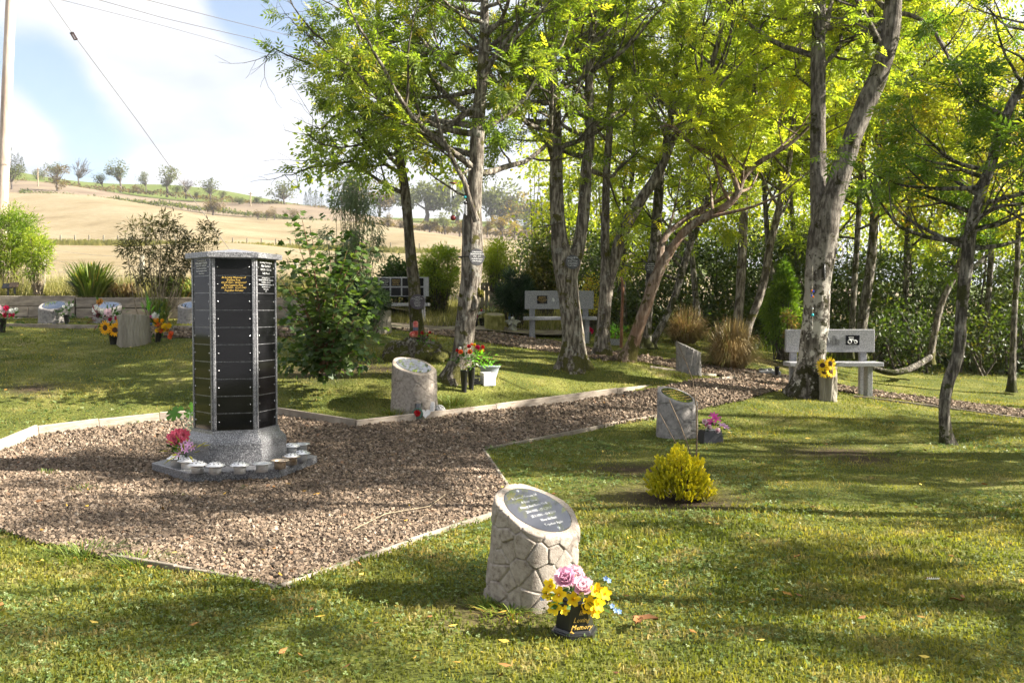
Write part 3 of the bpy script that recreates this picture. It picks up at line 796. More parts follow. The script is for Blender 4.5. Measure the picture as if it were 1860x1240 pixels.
UND = leafmat('undergrowth_leaf', [(0, (0.0213, 0.0358, 0.011)), (.5, (0.0472, 0.0713, 0.0167)), (.85, (0.0828, 0.102, 0.0221)), (1, (0.153, 0.134, 0.0332))], trans=((1.7, 1.9, .6), .38))
GOLD = leafmat('golden_leaf', [(0, (.26, .30, .02)), (.4, (.50, .46, .02)), (1, (.72, .62, .035))], trans=((1.3, 1.2, .4), .25))
HILLT = leafmat('hill_tree_leaf', [(0, (.045, .055, .022)), (.5, (.085, .095, .035)), (1, (.14, .14, .06))], sc=.3)
HILLR = leafmat('hill_bush_leaf', [(0, (.07, .05, .03)), (.5, (.12, .085, .05)), (1, (.18, .12, .06))], sc=.3)
HILLC = leafmat('hill_conifer', [(0, (.025, .035, .025)), (.5, (.04, .055, .035)), (1, (.06, .08, .05))], sc=.3)
TWIG = mat('twig_bark', [(.4, (.05, .042, .034)), (.6, (.11, .095, .075))], scale=12, rough=.9, spec=.1)
TWIGP = mat('pale_twig', [(.4, (.20, .16, .11)), (.6, (.34, .28, .19))], scale=12, rough=.9, spec=.1)

def compound_leaf(pairs=4, flat=True):
    """an ash leaf: leaflets in pairs along a stalk, unit length"""
    V = []; F3 = []
    def leaflet(o, a, l):
        n0 = len(V); c, s = math.cos(a), math.sin(a); w = l * .19
        dz = -.18 * l
        for u, v, z in ((0, 0, 0), (.45, w / l, .03), (1, 0, -.12), (.45, -w / l, .03)):
            V.append((o + (u * c - v * s) * l, (u * s + v * c) * l, z * l + dz * u + -.25 * o * o))
        F3.append((n0, n0 + 1, n0 + 2, n0 + 3))
    for i in range(pairs):
        o = .25 + .6 * i / pairs
        for sg in (-1, 1): leaflet(o, sg * R(58 - i * 6), .36)
    leaflet(.82, 0, .36)
    return np.array(V), np.array(F3)
LEAF9 = compound_leaf(4); LEAF7 = compound_leaf(3); LEAF5 = compound_leaf(2)
DIAM = (np.array([(0, 0, 0), (.4, .28, .04), (1, 0, -.08), (.4, -.28, .04)]), np.array([(0, 1, 2, 3)]))
NARROW = (np.array([(0, 0, 0), (.4, .1, .03), (1, 0, -.15), (.4, -.1, .03)]), np.array([(0, 1, 2, 3)]))
def _maple():
    pts = [(0, 0), (.12, .32), (.05, .5), (.38, .38), (.55, .62), (.68, .3), (1, 0), (.68, -.3), (.55, -.62), (.38, -.38), (.05, -.5), (.12, -.32)]
    V = np.array([(x, y, -.12 * x + .12 * abs(y)) for x, y in pts] + [(.42, 0, 0)])
    return V, np.array([(12, i, (i + 1) % 12) for i in range(12)])
MAPLE = _maple()
def foliage(name, pos, dirs, size, tmpl, m, parent, spin=.5, tintbias=0, up=None, cat=None):
    pos = np.asarray(pos); dirs = np.asarray(dirs)
    M = rotmats(len(pos), dirs, spin=spin, up=up)
    V, F = scatter(tmpl[0], tmpl[1], pos, M, np.asarray(size))
    # clumps of lighter and darker leaves: one tint per leaf, correlated with place
    t = np.clip(.5 + .22 * np.sin(pos[:, 0] * 2.3 + 2 * pos[:, 2]) * np.sin(pos[:, 1] * 1.9 + pos[:, 2] * 1.7) + rng.normal(size=len(pos)) * .2 + tintbias, 0, 1)
    return link(name, np_mesh(name, V, F, m, np.repeat(t, len(tmpl[0]))), parent)

class Tree:
    """stems traced in the picture, limbs and twigs grown from them"""
    def __init__(s, seed): s.r = random.Random(seed); s.mb = MB(); s.leafP = []; s.leafD = []; s.tw = MB(); s.seed = seed
    def stem(s, pts, D0, D1=None, ns=14, lumps=.05, flare=True, ground=False):
        """pts (px, py, width px) with depth running from D0 to D1"""
        D1 = D0 if D1 is None else D1; n = len(pts); P = []; r = []
        y0, y1 = pts[0][1], pts[-1][1]
        for (x, y, w) in pts:
            t = (y - y0) / (y1 - y0 + 1e-9); D = D0 + (D1 - D0) * t
            P.append(at(x, y, D)); r.append(w / 2 * D / FPX * .82)
        P = np.array([tuple(p) for p in P]); r = np.array(r)
        # smooth by Catmull-Rom resampling
        d = np.concatenate([[0], np.cumsum(np.linalg.norm(np.diff(P, axis=0), axis=1))]); m_ = max(6, int(d[-1] / .09))
        u = np.linspace(0, d[-1], m_)
        def cr(a):
            mm = np.gradient(a, d, axis=0); out = []
            for q in u:
                i = min(len(d) - 2, max(0, np.searchsorted(d, q) - 1)); h = d[i + 1] - d[i]; t = (q - d[i]) / h
                out.append((2 * t ** 3 - 3 * t ** 2 + 1) * a[i] + (t ** 3 - 2 * t ** 2 + t) * h * mm[i] + (-2 * t ** 3 + 3 * t ** 2) * a[i + 1] + (t ** 3 - t ** 2) * h * mm[i + 1])
            return np.array(out)
        P2 = cr(P); r2 = np.maximum(cr(r), .006)
        if ground:
            # run down into the soil, roots flaring unevenly
            P2 = np.concatenate([[P2[0] - np.array([0, 0, .12])], P2]); r2 = np.concatenate([[r2[0] * 1.12], r2])
        V, F = tube(P2, r2, ns, lumps, seed=s.seed + int(pts[0][0]))
        if ground:
            V = V.reshape(len(P2), ns, 3); a = np.linspace(0, 2 * np.pi, ns, endpoint=False); gr = P2[1][2]
            for i in range(len(P2)):
                k = max(0, 1 - (P2[i][2] - gr) / .4)
                if k > 0:
                    f = 1 + k ** 2.0 * (.16 + .16 * np.sin(4 * a + s.seed) + .08 * np.sin(7 * a + s.seed * 2))
                    V[i] = P2[i] + (V[i] - P2[i]) * f[:, None] * np.array([1, 1, 1])
            V = V.reshape(-1, 3)
        s.mb.add(V, F)
        return P2, r2
    def branch(s, p, d, L, r, lev, droop=.0, leafy=True, dens=1.0):
        rr = s.r; n = max(4, int(L / (.14 if lev < 2 else .19))); P = [np.array(p, float)]; d = np.array(d, float); d /= np.linalg.norm(d)
        st = L / n; rad = [r]; wob = .20 if lev < 2 else .28
        ph = rr.uniform(0, 6); kids = []
        for i in range(n):
            t = (i + 1) / n
            d = d + np.array([rr.gauss(0, wob), rr.gauss(0, wob), rr.gauss(0, wob * .7)]) * .55
            d[2] += (.07 if lev < 2 else -.02) - droop * t * .12
            d /= np.linalg.norm(d); P.append(P[-1] + d * st); rad.append(max(.0022, r * (1 - .78 * t)))
            if lev < 3 and t > .22 and rr.random() < (.34, .46, .42, 0)[lev]: kids.append((P[-1].copy(), d.copy(), rad[-1], t))
            if leafy and (lev >= 2 or t > .72):
                for q in range(1 if rr.random() < .9 * dens else 0):
                    sd = np.array([rr.gauss(0, 1), rr.gauss(0, 1), rr.gauss(0, .5)])
                    ld = d * .5 + sd * .75; ld[2] -= .22
                    s.leafP.append(P[-1].copy()); s.leafD.append(ld)
        (s.mb if lev == 0 else s.tw).tube(P, rad, ns=(7, 4, 3, 3)[lev])
        if leafy:
            for q in range(3):
                sd = np.array([rr.gauss(0, 1), rr.gauss(0, 1), rr.gauss(0, .5)]); s.leafP.append(P[-1].copy()); s.leafD.append(d + sd * .6)
        for (q, dd, r2, t) in kids:
            ax = np.array([rr.gauss(0, 1), rr.gauss(0, 1), rr.gauss(0, 1)]); ax -= dd * ax.dot(dd); ax /= np.linalg.norm(ax) + 1e-9
            nd = dd * .75 + ax * rr.uniform(.5, .95)
            s.branch(q, nd, L * rr.uniform(.38, .62) * (1 - .35 * t), r2 * .62, lev + 1, droop, leafy, dens)
        return P
    def limbs(s, P, r, n, t0, t1, L0, L1, side=None, up=.35, leafy=True, dens=1.0, droop=0):
        for i in range(n):
            t = t0 + (t1 - t0) * (i + s.r.random() * .8) / n; k = min(len(P) - 2, int(t * (len(P) - 1)))
            a = s.r.uniform(0, 2 * math.pi)
            d = np.array([math.cos(a), math.sin(a), up + s.r.uniform(-.25, .35)])
            if side is not None: d = d * .55 + np.array(side) * .8
            s.branch(P[k], d, s.r.uniform(L0, L1), min(r[k] * .5, .045), 0 if L1 > 1.0 else 1, droop, leafy, dens)
    def finish(s, name, loc, label, m, leaf, size, leaftm=LEAF7, group=None, cat='tree', keep=1.0, tb=0, thin=True):
        loc = Vector(loc); e = empty(name, loc, label, cat, group)
        def sh(mb):
            for v in mb.V: v -= np.array(loc)
        sh(s.mb); s.mb.build('trunk', m, e, smooth=True)
        if s.tw.V: sh(s.tw); s.tw.build('twigs', TWIG, e, smooth=True)['kind'] = 'stuff'
        if s.leafP and leaf:
            P = np.array(s.leafP) - np.array(loc); Dd = np.array(s.leafD)
            W = P + np.array(loc); above = W[:, 2] > EYE + .38 * W[:, 1] + .2      # boughs over the picture's top edge: thinner
            k = rng.random(len(P)) < keep * np.where(above & thin, .2, 1); P, Dd = P[k], Dd[k]
            foliage('crown', P, Dd, rng.uniform(.5, 1.25, len(P)) * size, leaftm, leaf, e, tintbias=tb)
            global NLEAF; NLEAF += len(P) * len(leaftm[1]) * 2
        return e
NLEAF = 0
SIDE = [
    (303, 10.5, 8.6, 9, "tall shade tree out to the right beyond the slender ash", 14, (1.2, 2.4), (0, 0), .2, .38, 1.0),
    (306, 14.5, 10.5, 10, "tall shade tree at the edge of the wood on the right", 12, (1.2, 2.6)),
    (307, 6.6, 5.9, 7.5, "thin leaning tree out to the right of the near lawn", 6, (.9, 1.6), (.3, .2), .11, .6),
    (308, 7.6, 4.0, 7, "small leafy tree out to the right of the viewpoint", 12, (.8, 1.5), (0, 0), .12, .4, 1.0),
    (309, 8.4, 8.4, 7.5, "middling shade tree just outside the lawn on the right", 16, (1.1, 2.2), (0, 0), .14, .32, 1.0),
    (310, 7.6, 7.0, 6.5, "low shade tree out to the right of the golden conifer", 13, (1.0, 1.9), (0, .2), .12, .32, 1.0),
    (311, 10.0, 7.2, 8.0, "round headed shade tree out to the right of the lawn", 12, (1.1, 2.0), (0, .2), .14, .35, 1.0),
]
# ------------------------------------------------------------------ barks
BK = bark('bark_grey', (.115, .096, .078), (.37, .33, .275), (.10, .095, .02), mosstop=.42, lichenamt=.35)
BKM = bark('bark_mossy', (.085, .07, .05), (.27, .235, .18), (.10, .10, .022), mosstop=1.5, mosspatch=.10, lichenamt=.25)
BKD = bark('bark_dark', (.08, .07, .058), (.31, .28, .235), (.06, .065, .018), mosstop=.3, mosspatch=.1, lichenamt=.3)
BKR = bark('bark_red', (.16, .11, .08), (.34, .27, .21), (.10, .09, .02), mosstop=.5, lichenamt=.3, red=(.25, .145, .095))
BKW = bark('bark_white_lichen', (.10, .085, .07), (.26, .23, .195), (.045, .042, .012), mosstop=.5, lichen=(.55, .51, .45), lichenamt=.95, lth=.49, lsc=3.6)

def smooth_black(P): return P
# T1 mossy tree on its mound
t = Tree(11)
P, r = t.stem([(757, 652, 44), (757, 625, 36), (757, 590, 31), (754, 560, 29), (752, 520, 27), (748, 480, 25), (744, 440, 23), (741, 400, 22), (736, 350, 21), (728, 300, 20), (720, 250, 17), (712, 190, 14), (700, 120, 12), (690, 60, 10), (684, -40, 8), (680, -160, 6)], 13.2, 12.9, ground=True)
t.limbs(P, r, 12, .38, .98, .8, 1.7, dens=1.0, up=.15)
t.limbs(P, r, 7, .42, .8, .8, 1.6, side=(-1, -.3, 0), dens=.8, up=.1)
t.limbs(P, r, 5, .6, .9, 1.4, 2.4, side=(.6, -.6, 0), up=.1)
# bare crooked branches reaching out over the sky
for pts, D in (([(722, 245, 9), (690, 235, 7), (665, 262, 6), (640, 292, 5), (600, 300, 4), (560, 305, 3), (530, 318, 2), (512, 318, 1.5)], 12.7), ([(600, 300, 3), (570, 290, 2), (550, 292, 1.5)], 12.7), ([(720, 180, 8), (680, 192, 7), (640, 198, 6), (605, 212, 4), (585, 235, 3), (575, 232, 2)], 12.7),
                ([(712, 190, 8), (670, 150, 7), (640, 140, 6), (600, 135, 6), (560, 115, 5), (520, 100, 3), (497, 88, 2), (480, 108, 1.5)], 12.8), ([(700, 130, 7), (660, 100, 6), (610, 90, 5), (570, 60, 4), (545, 30, 3), (528, 5, 2), (520, -30, 2)], 12.6), ([(640, 140, 4), (590, 95, 3), (555, 60, 2), (530, 40, 1.5)], 12.7),
                ([(665, 262, 4), (620, 268, 3), (580, 262, 2), (556, 240, 1.5)], 12.7)):
    Q = np.array([tuple(at(x, y, D)) for x, y, w in pts]); t.tw.tube(Q, [w / 2 * D / FPX for x, y, w in pts], 5)
    for i in range(1, len(Q)):
        for q in range(2):
            dd = Q[i] - Q[i - 1]; t.branch(Q[i] * .7 + Q[i - 1] * .3, dd / np.linalg.norm(dd) + np.array([t.r.gauss(0, .7), t.r.gauss(0, .7), t.r.gauss(.1, .7)]), t.r.uniform(.25, .7), .006, 2, 0, leafy=(pts[i][0] > 650 or t.r.random() < .08), dens=.9)
MOUND = gp(757, 652)
t.finish('ash_tree', gp(757, 652), 'mossy trunked ash on a root mound with bare branches over the sky', BKM, ASH, .20)

# T2
t = Tree(22)
P, r = t.stem([(828, 688, 62), (834, 670, 52), (838, 650, 47), (843, 620, 45), (846, 580, 45), (852, 545, 46), (855, 515, 44), (857, 480, 47), (858, 440, 47), (858, 410, 46), (859, 385, 38), (861, 350, 34), (865, 300, 33), (867, 250, 31), (870, 200, 28), (875, 150, 26), (878, 100, 23), (880, 50, 20), (880, 0, 18), (884, -100, 14), (890, -220, 9)], 11.6, 11.4, ns=20, ground=True)
t.limbs(P, r, 24, .42, .99, 1.2, 2.8, dens=1.0, up=.2)
t.limbs(P, r, 6, .5, .8, 1.2, 2.2, side=(-.9, -.2, -.1), up=0)
Q, rq = t.stem([(866, 402, 16), (860, 385, 14), (852, 360, 12), (845, 335, 11), (830, 305, 11), (815, 275, 9), (800, 240, 8), (790, 200, 6)], 11.35, 11.0, ns=8)
t.limbs(Q, rq, 7, .2, .95, .6, 1.5)
Q, rq = t.stem([(876, 140, 12), (890, 120, 12), (900, 100, 10), (930, 60, 9), (950, 20, 7), (960, -40, 5)], 11.4, 11.2, ns=8)
t.limbs(Q, rq, 7, .2, .95, .8, 1.8)
# sawn limb: a collar of callus round a hollow
c = at(857, 548, 11.6 - .135); nrm = (Vector((0, 0, EYE)) - c).normalized()
mb = t.mb
ring = [Vector(c) + Vector((math.cos(a) * .06, 0, math.sin(a) * .10 - math.cos(a) * .02)) for a in np.linspace(0, 2 * math.pi, 15)]
mb.tube([tuple(q) for q in ring], .02, 7)
e = t.finish('ash_tree', gp(828, 688), 'ash with a sawn limb scar and roses at its foot', BK, ASH, .20)
mb = MB(); mb.ball((0, 0, 0), .052, 12, 6, sq=(1, .45, 1.55)); o = mb.build('hollow', mat('hollow_wood', [(.4, (.03, .024, .018)), (.6, (.09, .075, .06))], scale=30, rough=1), e, c - e.location + Vector((0, .035, 0)), smooth=True)
mb = MB()
for q in range(120):
    a = random.uniform(-.2, 3.34); mb.ball((math.cos(a) * random.uniform(.08, .15), .03 + random.uniform(-.015, .05), .09 + math.sin(a) * random.uniform(.04, .11)), random.uniform(.008, .02), 6, 4, sq=(1, .6, 1.3))
MOSS = mat('moss', [(.35, (.035, .035, .008)), (.5, (.085, .08, .016)), (.65, (.16, .14, .025))], scale=25, rough=1, bump=1, bscale=120, spec=0, coords='World')
mb.build('moss_clump', MOSS, e, c - e.location, smooth=True)

# T3 forked
t = Tree(33)
P, r = t.stem([(1042, 668, 72), (1042, 650, 60), (1041, 620, 50), (1038, 580, 47), (1033, 540, 46), (1029, 510, 48), (1026, 485, 50), (1018, 450, 40), (1013, 400, 33), (1011, 350, 30), (1010, 300, 28), (1009, 240, 27), (1007, 180, 25), (1003, 120, 22), (1003, 60, 19), (1006, 0, 17), (1010, -100, 13), (1000, -230, 8)], 13, 13, ns=20, ground=True)
t.limbs(P, r, 20, .42, .98, 1.2, 2.7, up=.2)
Q, rq = t.stem([(1030, 515, 34), (1040, 485, 32), (1049, 455, 29), (1056, 420, 28), (1061, 370, 27), (1065, 310, 25), (1071, 250, 23), (1070, 190, 21), (1071, 110, 18), (1078, 40, 15), (1085, -60, 12), (1100, -180, 8)], 13, 13.3, ns=14)
t.limbs(Q, rq, 20, .3, .98, 1.1, 2.6, up=.2)
Q, rq = t.stem([(1010, 175, 10), (1040, 120, 8), (1075, 85, 7), (1110, 50, 6), (1120, 10, 5)], 12.9, 12.5, ns=7); t.limbs(Q, rq, 6, .2, .95, .7, 1.5)
mb = t.tw; Q = wpts(at(1018, 405, 12.9), at(995, 410, 12.7), at(970, 414, 12.5)); mb.tube(Q, [.012, .01, .004], 5)
t.finish('ash_tree', gp(1042, 668), 'forked ash right of the seat, its foot mossy', BK, ASH, .20, tb=.12)

# T4 forked
t = Tree(44)
P, r = t.stem([(1093, 648, 46), (1094, 625, 36), (1096, 590, 31), (1099, 550, 28), (1102, 515, 30), (1100, 480, 22), (1099, 440, 20), (1100, 380, 18), (1102, 310, 17), (1107, 240, 15), (1110, 150, 13), (1116, 60, 11), (1120, -40, 9), (1125, -150, 7)], 14, 14, ground=True)
t.limbs(P, r, 14, .5, .98, 1.1, 2.5)
Q, rq = t.stem([(1106, 510, 24), (1115, 478, 25), (1126, 438, 27), (1142, 400, 27), (1165, 362, 25), (1188, 328, 22), (1206, 294, 18), (1222, 255, 17), (1250, 205, 15), (1275, 160, 14), (1295, 110, 12), (1310, 50, 10), (1320, -40, 8), (1330, -140, 6)], 14, 14.2, ns=14)
t.limbs(Q, rq, 18, .35, .98, 1.1, 2.5)
t.finish('ash_tree', gp(1093, 648), 'ash whose right stem leans away, beside the thin red stake', BK, ASHY, .195)

# T5 leaning reddish
t = Tree(55)
P, r = t.stem([(1138, 654, 40), (1148, 630, 31), (1158, 600, 28), (1170, 565, 26), (1182, 530, 25), (1193, 500, 25), (1206, 475, 23), (1228, 440, 19), (1255, 410, 19), (1290, 390, 18), (1322, 372, 17), (1340, 352, 16), (1348, 325, 14), (1372, 300, 12), (1405, 280, 10), (1435, 262, 8), (1470, 230, 6)], 13.6, 13.2, ground=True)
t.limbs(P, r, 9, .55, .98, .9, 1.9)
Q, rq = t.stem([(1190, 506, 16), (1199, 470, 17), (1203, 440, 15), (1214, 422, 14), (1236, 405, 12), (1260, 385, 10), (1290, 372, 9), (1330, 350, 8)], 13.5, 13.9, ns=9); t.limbs(Q, rq, 5, .4, .95, .7, 1.6)
Q, rq = t.stem([(1340, 345, 12), (1330, 315, 10), (1312, 290, 9), (1285, 275, 9), (1255, 262, 8), (1240, 245, 7), (1215, 228, 6), (1200, 230, 5)], 13.2, 12.9, ns=8); t.limbs(Q, rq, 10, .2, .98, .5, 1.3)
t.finish('ash_tree', gp(1138, 654), 'leaning red barked ash that arches to the right', BKR, ASHY, .185, tb=.1)

# T6, T7
t = Tree(66)
P, r = t.stem([(1168, 618, 32), (1175, 570, 25), (1181, 520, 24), (1187, 470, 24), (1192, 420, 24), (1195, 370, 22), (1200, 310, 19), (1212, 250, 16), (1222, 180, 14), (1230, 100, 12), (1240, 0, 10), (1245, -120, 7)], 15.2, 15.4, ground=True)
t.limbs(P, r, 18, .45, .98, 1.2, 2.7)
t.finish('ash_tree', gp(1168, 614), 'dark upright ash with a round plaque, behind the leaning red trunk', BKD, ASHY, .26, leaftm=LEAF7)
t = Tree(77)
P, r = t.stem([(1185, 622, 15), (1205, 585, 14), (1225, 540, 15), (1240, 490, 16), (1252, 450, 15), (1264, 420, 13), (1280, 375, 10), (1300, 320, 8), (1310, 260, 6)], 16, 16.5, ground=True)
t.limbs(P, r, 12, .3, .98, .8, 2.0)
t.finish('ash_tree', gp(1185, 622), 'thin ash leaning right behind the red barked one', BKD, ASHY, .24, leaftm=LEAF7)

# T8 pair behind the tussocks
t = Tree(88)
P, r = t.stem([(1336, 622, 26), (1339, 590, 22), (1344, 540, 20), (1347, 480, 20), (1350, 420, 19), (1352, 350, 18), (1360, 290, 16), (1368, 220, 14), (1372, 120, 12), (1376, 20, 10), (1380, -80, 8)], 15.6, 15.8, ground=True)
t.limbs(P, r, 16, .42, .98, 1.1, 2.6)
Q, rq = t.stem([(1352, 622, 20), (1362, 585, 18), (1378, 545, 18), (1390, 500, 18), (1397, 455, 17), (1410, 400, 16), (1422, 345, 15), (1432, 300, 13), (1440, 240, 11), (1448, 160, 9), (1455, 60, 7)], 15.5, 15.9, ns=12, ground=True)
t.limbs(Q, rq, 14, .4, .98, 1.0, 2.4)
t.finish('ash_tree', gp(1344, 626), 'pale twin stemmed ash rising behind the brown grass tussock', BK, ASHY, .26, leaftm=LEAF7)

# T9 the big one at right
t = Tree(99)
P, r = t.stem([(1464, 722, 96), (1466, 700, 78), (1469, 678, 66), (1474, 650, 60), (1479, 610, 57), (1483, 560, 56), (1486, 510, 57), (1491, 460, 62), (1497, 420, 64), (1506, 380, 54), (1518, 345, 47), (1532, 300, 44), (1550, 245, 42), (1575, 185, 42), (1600, 125, 41), (1616, 70, 39), (1622, 10, 37), (1630, -80, 30), (1650, -220, 20), (1660, -380, 12)], 12.5, 12.2, ns=24, ground=True)
t.limbs(P, r, 18, .58, .99, 1.3, 3.0, side=(.3, .7, 0), up=.15)
Q, rq = t.stem([(1492, 440, 44), (1489, 390, 40), (1487, 340, 37), (1486, 280, 34), (1486, 200, 32), (1486, 120, 31), (1487, 40, 29), (1488, -60, 24), (1480, -200, 16), (1470, -340, 9)], 12.6, 12.9, ns=18)
t.limbs(Q, rq, 18, .35, .99, 1.3, 2.8, side=(-.2, .8, 0), up=.15)
Q, rq = t.stem([(1590, 75, 14), (1605, 45, 13), (1640, 25, 11), (1680, 40, 9), (1710, 80, 8), (1730, 120, 6), (1760, 190, 4)], 12.2, 11.4, ns=8); t.limbs(Q, rq, 8, .1, .98, .7, 1.6)
Q, rq = t.stem([(1596, 75, 13), (1578, 40, 11), (1560, 10, 10), (1545, -40, 8)], 12.2, 11.8, ns=8); t.limbs(Q, rq, 5, .1, .98, .7, 1.6)
t.finish('ash_tree', gp(1464, 718), 'largest ash, white lichened trunk forking above the hanging ornaments', BKW, ASHY, .20)

# T10 slender right
t = Tree(110)
P, r = t.stem([(1722, 810, 32), (1719, 790, 25), (1716, 760, 23), (1716, 730, 24), (1722, 695, 26), (1735, 660, 26), (1744, 620, 25), (1745, 585, 23), (1748, 540, 26), (1755, 490, 28), (1760, 440, 26), (1768, 395, 24), (1782, 350, 23), (1798, 305, 23), (1812, 255, 22), (1828, 210, 20), (1850, 165, 18), (1880, 120, 15), (1900, 50, 12), (1910, -60, 8)], 9.6, 9.3, ns=14, ground=True)
t.limbs(P, r, 17, .42, .99, .8, 1.7, up=.05)
t.limbs(P, r, 6, .36, .6, .7, 1.2, side=(.6, .5, 0), up=0)
t.limbs(P, r, 3, .5, .8, .8, 1.3, side=(-.9, .1, 0), up=.1)
Q, rq = t.stem([(1758, 440, 12), (1775, 400, 10), (1815, 375, 9), (1860, 370, 7), (1900, 350, 6)], 9.4, 9.1, ns=8); t.limbs(Q, rq, 7, .1, .98, .5, 1.3)
t.finish('ash_tree', gp(1722, 810), 'slender crooked ash standing alone on the right lawn', BKD, ASHD, .19)

# woodland trees further back
def backtree(seed, pts, D, label, leaf=ASHY, nl=15, L=(1.2, 2.8), bk=BKD, size=.28, t0=.35, ns=9, dens=.8, tmpl=LEAF5, keep=1.0):
    t = Tree(seed); P, r = t.stem(pts, D, D + .3, ns=ns, ground=True); t.limbs(P, r, nl, t0, .99, *L, dens=dens)
    b = P[0]; return t.finish('woodland_tree', (b[0], b[1], b[2] + .12), label, bk, leaf, size, leaftm=tmpl, group='woodland trees', keep=keep)
backtree(201, [(1545, 640, 14), (1550, 560, 13), (1553, 500, 13), (1558, 420, 12), (1562, 350, 11), (1568, 260, 10), (1572, 160, 9), (1575, 40, 7)], 17.5, 'thinner of two upright trunks behind the right seat', nl=15)
backtree(202, [(1560, 640, 26), (1566, 590, 23), (1575, 530, 22), (1583, 470, 21), (1588, 400, 19), (1594, 330, 17), (1603, 250, 15), (1608, 170, 13), (1615, 60, 11), (1620, -60, 8)], 18, 'thicker upright trunk behind the right seat', nl=18)
backtree(203, [(1690, 650, 17), (1697, 610, 15), (1704, 575, 14), (1715, 540, 13), (1735, 500, 12), (1750, 440, 11), (1745, 370, 10), (1735, 300, 8), (1740, 200, 6)], 17, 'bent young tree rising from the mossy fallen log', leaf=AUT, nl=13, bk=BK)
backtree(204, [(1838, 700, 16), (1840, 640, 14), (1842, 580, 13), (1847, 500, 12), (1850, 420, 11), (1856, 330, 9), (1858, 220, 8), (1862, 100, 6)], 16, 'upright tree at the far right edge of the wood', leaf=ASHY, nl=13)
backtree(205, [(1415, 600, 12), (1412, 540, 11), (1398, 470, 11), (1392, 400, 11), (1388, 330, 10), (1390, 240, 9), (1395, 140, 8), (1400, 20, 6)], 18.5, 'dark thin trunk between the twin stems and the big ash', nl=15)
backtree(206, [(1270, 600, 14), (1262, 520, 13), (1255, 440, 12), (1250, 350, 11), (1262, 250, 10), (1300, 160, 8), (1330, 60, 7)], 19, 'shaded trunk deep in the wood behind the first tussock', nl=15)
backtree(207, [(1455, 600, 12), (1450, 500, 12), (1440, 400, 10), (1430, 280, 9), (1428, 150, 8), (1430, 10, 6)], 21, 'far trunk in the wood left of the big ash', nl=15, leaf=ASHY)
backtree(208, [(1650, 640, 14), (1645, 540, 13), (1648, 440, 12), (1655, 330, 10), (1670, 220, 9), (1680, 90, 7)], 20, 'far trunk in the wood behind the fallen log', nl=16, leaf=AUT)
backtree(209, [(1790, 650, 15), (1795, 550, 13), (1800, 450, 12), (1790, 340, 11), (1785, 220, 9), (1790, 90, 7)], 19.5, 'far trunk behind the slender lawn tree', nl=16, leaf=ASHY)
backtree(210, [(1135, 600, 13), (1132, 500, 12), (1138, 400, 11), (1150, 300, 10), (1155, 180, 9), (1160, 40, 7)], 20, 'far trunk in the wood behind the leaning pair', nl=14, leaf=ASH, bk=BKD)
backtree(211, [(1920, 700, 20), (1915, 560, 18), (1900, 420, 16), (1890, 300, 14), (1895, 150, 11), (1900, 0, 8)], 14.5, 'tree just beyond the right edge of the wood', nl=16, leaf=AUT)
backtree(212, [(1500, 600, 16), (1510, 480, 14), (1520, 360, 12), (1535, 240, 10), (1530, 100, 8)], 23, 'distant trunk in the wood behind the big ash', nl=15, leaf=ASHY)
# trees outside the picture on the right, whose shade falls across the lawn
def sidetree(seed, x, y, h, label, nl=16, L=(1.3, 3.0), lean=(0, 0), w=.2, t0=.38, keep=.9):
    t = Tree(seed); z = gz(min(x, 29), y); n = 12
    P = np.array([(x + lean[0] * (i / n) ** 1.5 + .08 * math.sin(i + seed), y + lean[1] * (i / n) + .08 * math.cos(i * 1.3 + seed), z - .1 + h * i / n) for i in range(n + 1)]); r = np.array([w * (1 - .85 * i / n) for i in range(n + 1)])
    t.mb.tube(P, r, 10, .05, seed)
    t.limbs(P, r, nl, t0, .99, *L, dens=.8)
    return t.finish('woodland_tree', (x, y, z), label, BKD, ASH, .3, leaftm=LEAF5, group='woodland trees', keep=keep, thin=False)
for a in SIDE: sidetree(*a)
print('leaf tris', NLEAF)
# ------------------------------------------------------------------ materials for made things
GR = granite('granite_grey', (.15, .15, .162), (.42, .42, .43), (.03, .03, .034), .3)
GRB = granite('granite_bench', (.30, .30, .33), (.46, .46, .49), (.12, .12, .13), .5)
BLK = mat('polished_black_granite', [(.3, (.006, .006, .007)), (.7, (.010, .010, .011))], scale=60, rough=.07, spec=.17)
MIRR = mat('mirror_black_plaque', [(.3, (.03, .03, .036)), (.7, (.042, .042, .05))], scale=30, rough=.03, spec=1.0, coat=1.0)  # black lifted to lilac grey: part of the sky reflection painted into the base
BLKP = mat('black_plastic', [(.4, (.012, .012, .013)), (.6, (.022, .022, .024))], scale=8, rough=.28, spec=.5)
STEEL = mat('steel_stud', [(.0, (.75, .75, .76))], rough=.25, metal=1)
ALU = mat('spun_aluminium', [(.4, (.6, .6, .61)), (.6, (.78, .78, .79))], scale=30, rough=.42, metal=.55, stretch=(1, 1, 5))
ALUR = mat('stained_aluminium', [(.4, (.45, .33, .22)), (.6, (.72, .62, .5))], scale=25, rough=.45, metal=.8)
HOLE = mat('dark_hole', [(0, (.01, .01, .01))], rough=.9)
GOLDT = mat('gold_lettering', [(0, (.72, .47, .10))], rough=.45, spec=.4)
PALEL = mat('engraved_lettering', [(0, (.6, .6, .6))], rough=.7)
WHT = mat('white_lettering', [(0, (.72, .72, .72))], rough=.6)
CONC = mat('cast_stone', [(.30, (.11, .088, .072)), (.39, (.215, .182, .155)), (.52, (.285, .25, .215)), (.68, (.33, .295, .26))], scale=34, detail=10, rough=.9, bump=.7, bscale=150, spec=.15, bdist=.004)
CONG = mat('cast_stone_grey', [(.33, (.14, .13, .125)), (.45, (.225, .208, .20)), (.65, (.30, .28, .265))], scale=24, detail=10, rough=.9, bump=.7, bscale=150, spec=.15, bdist=.004)
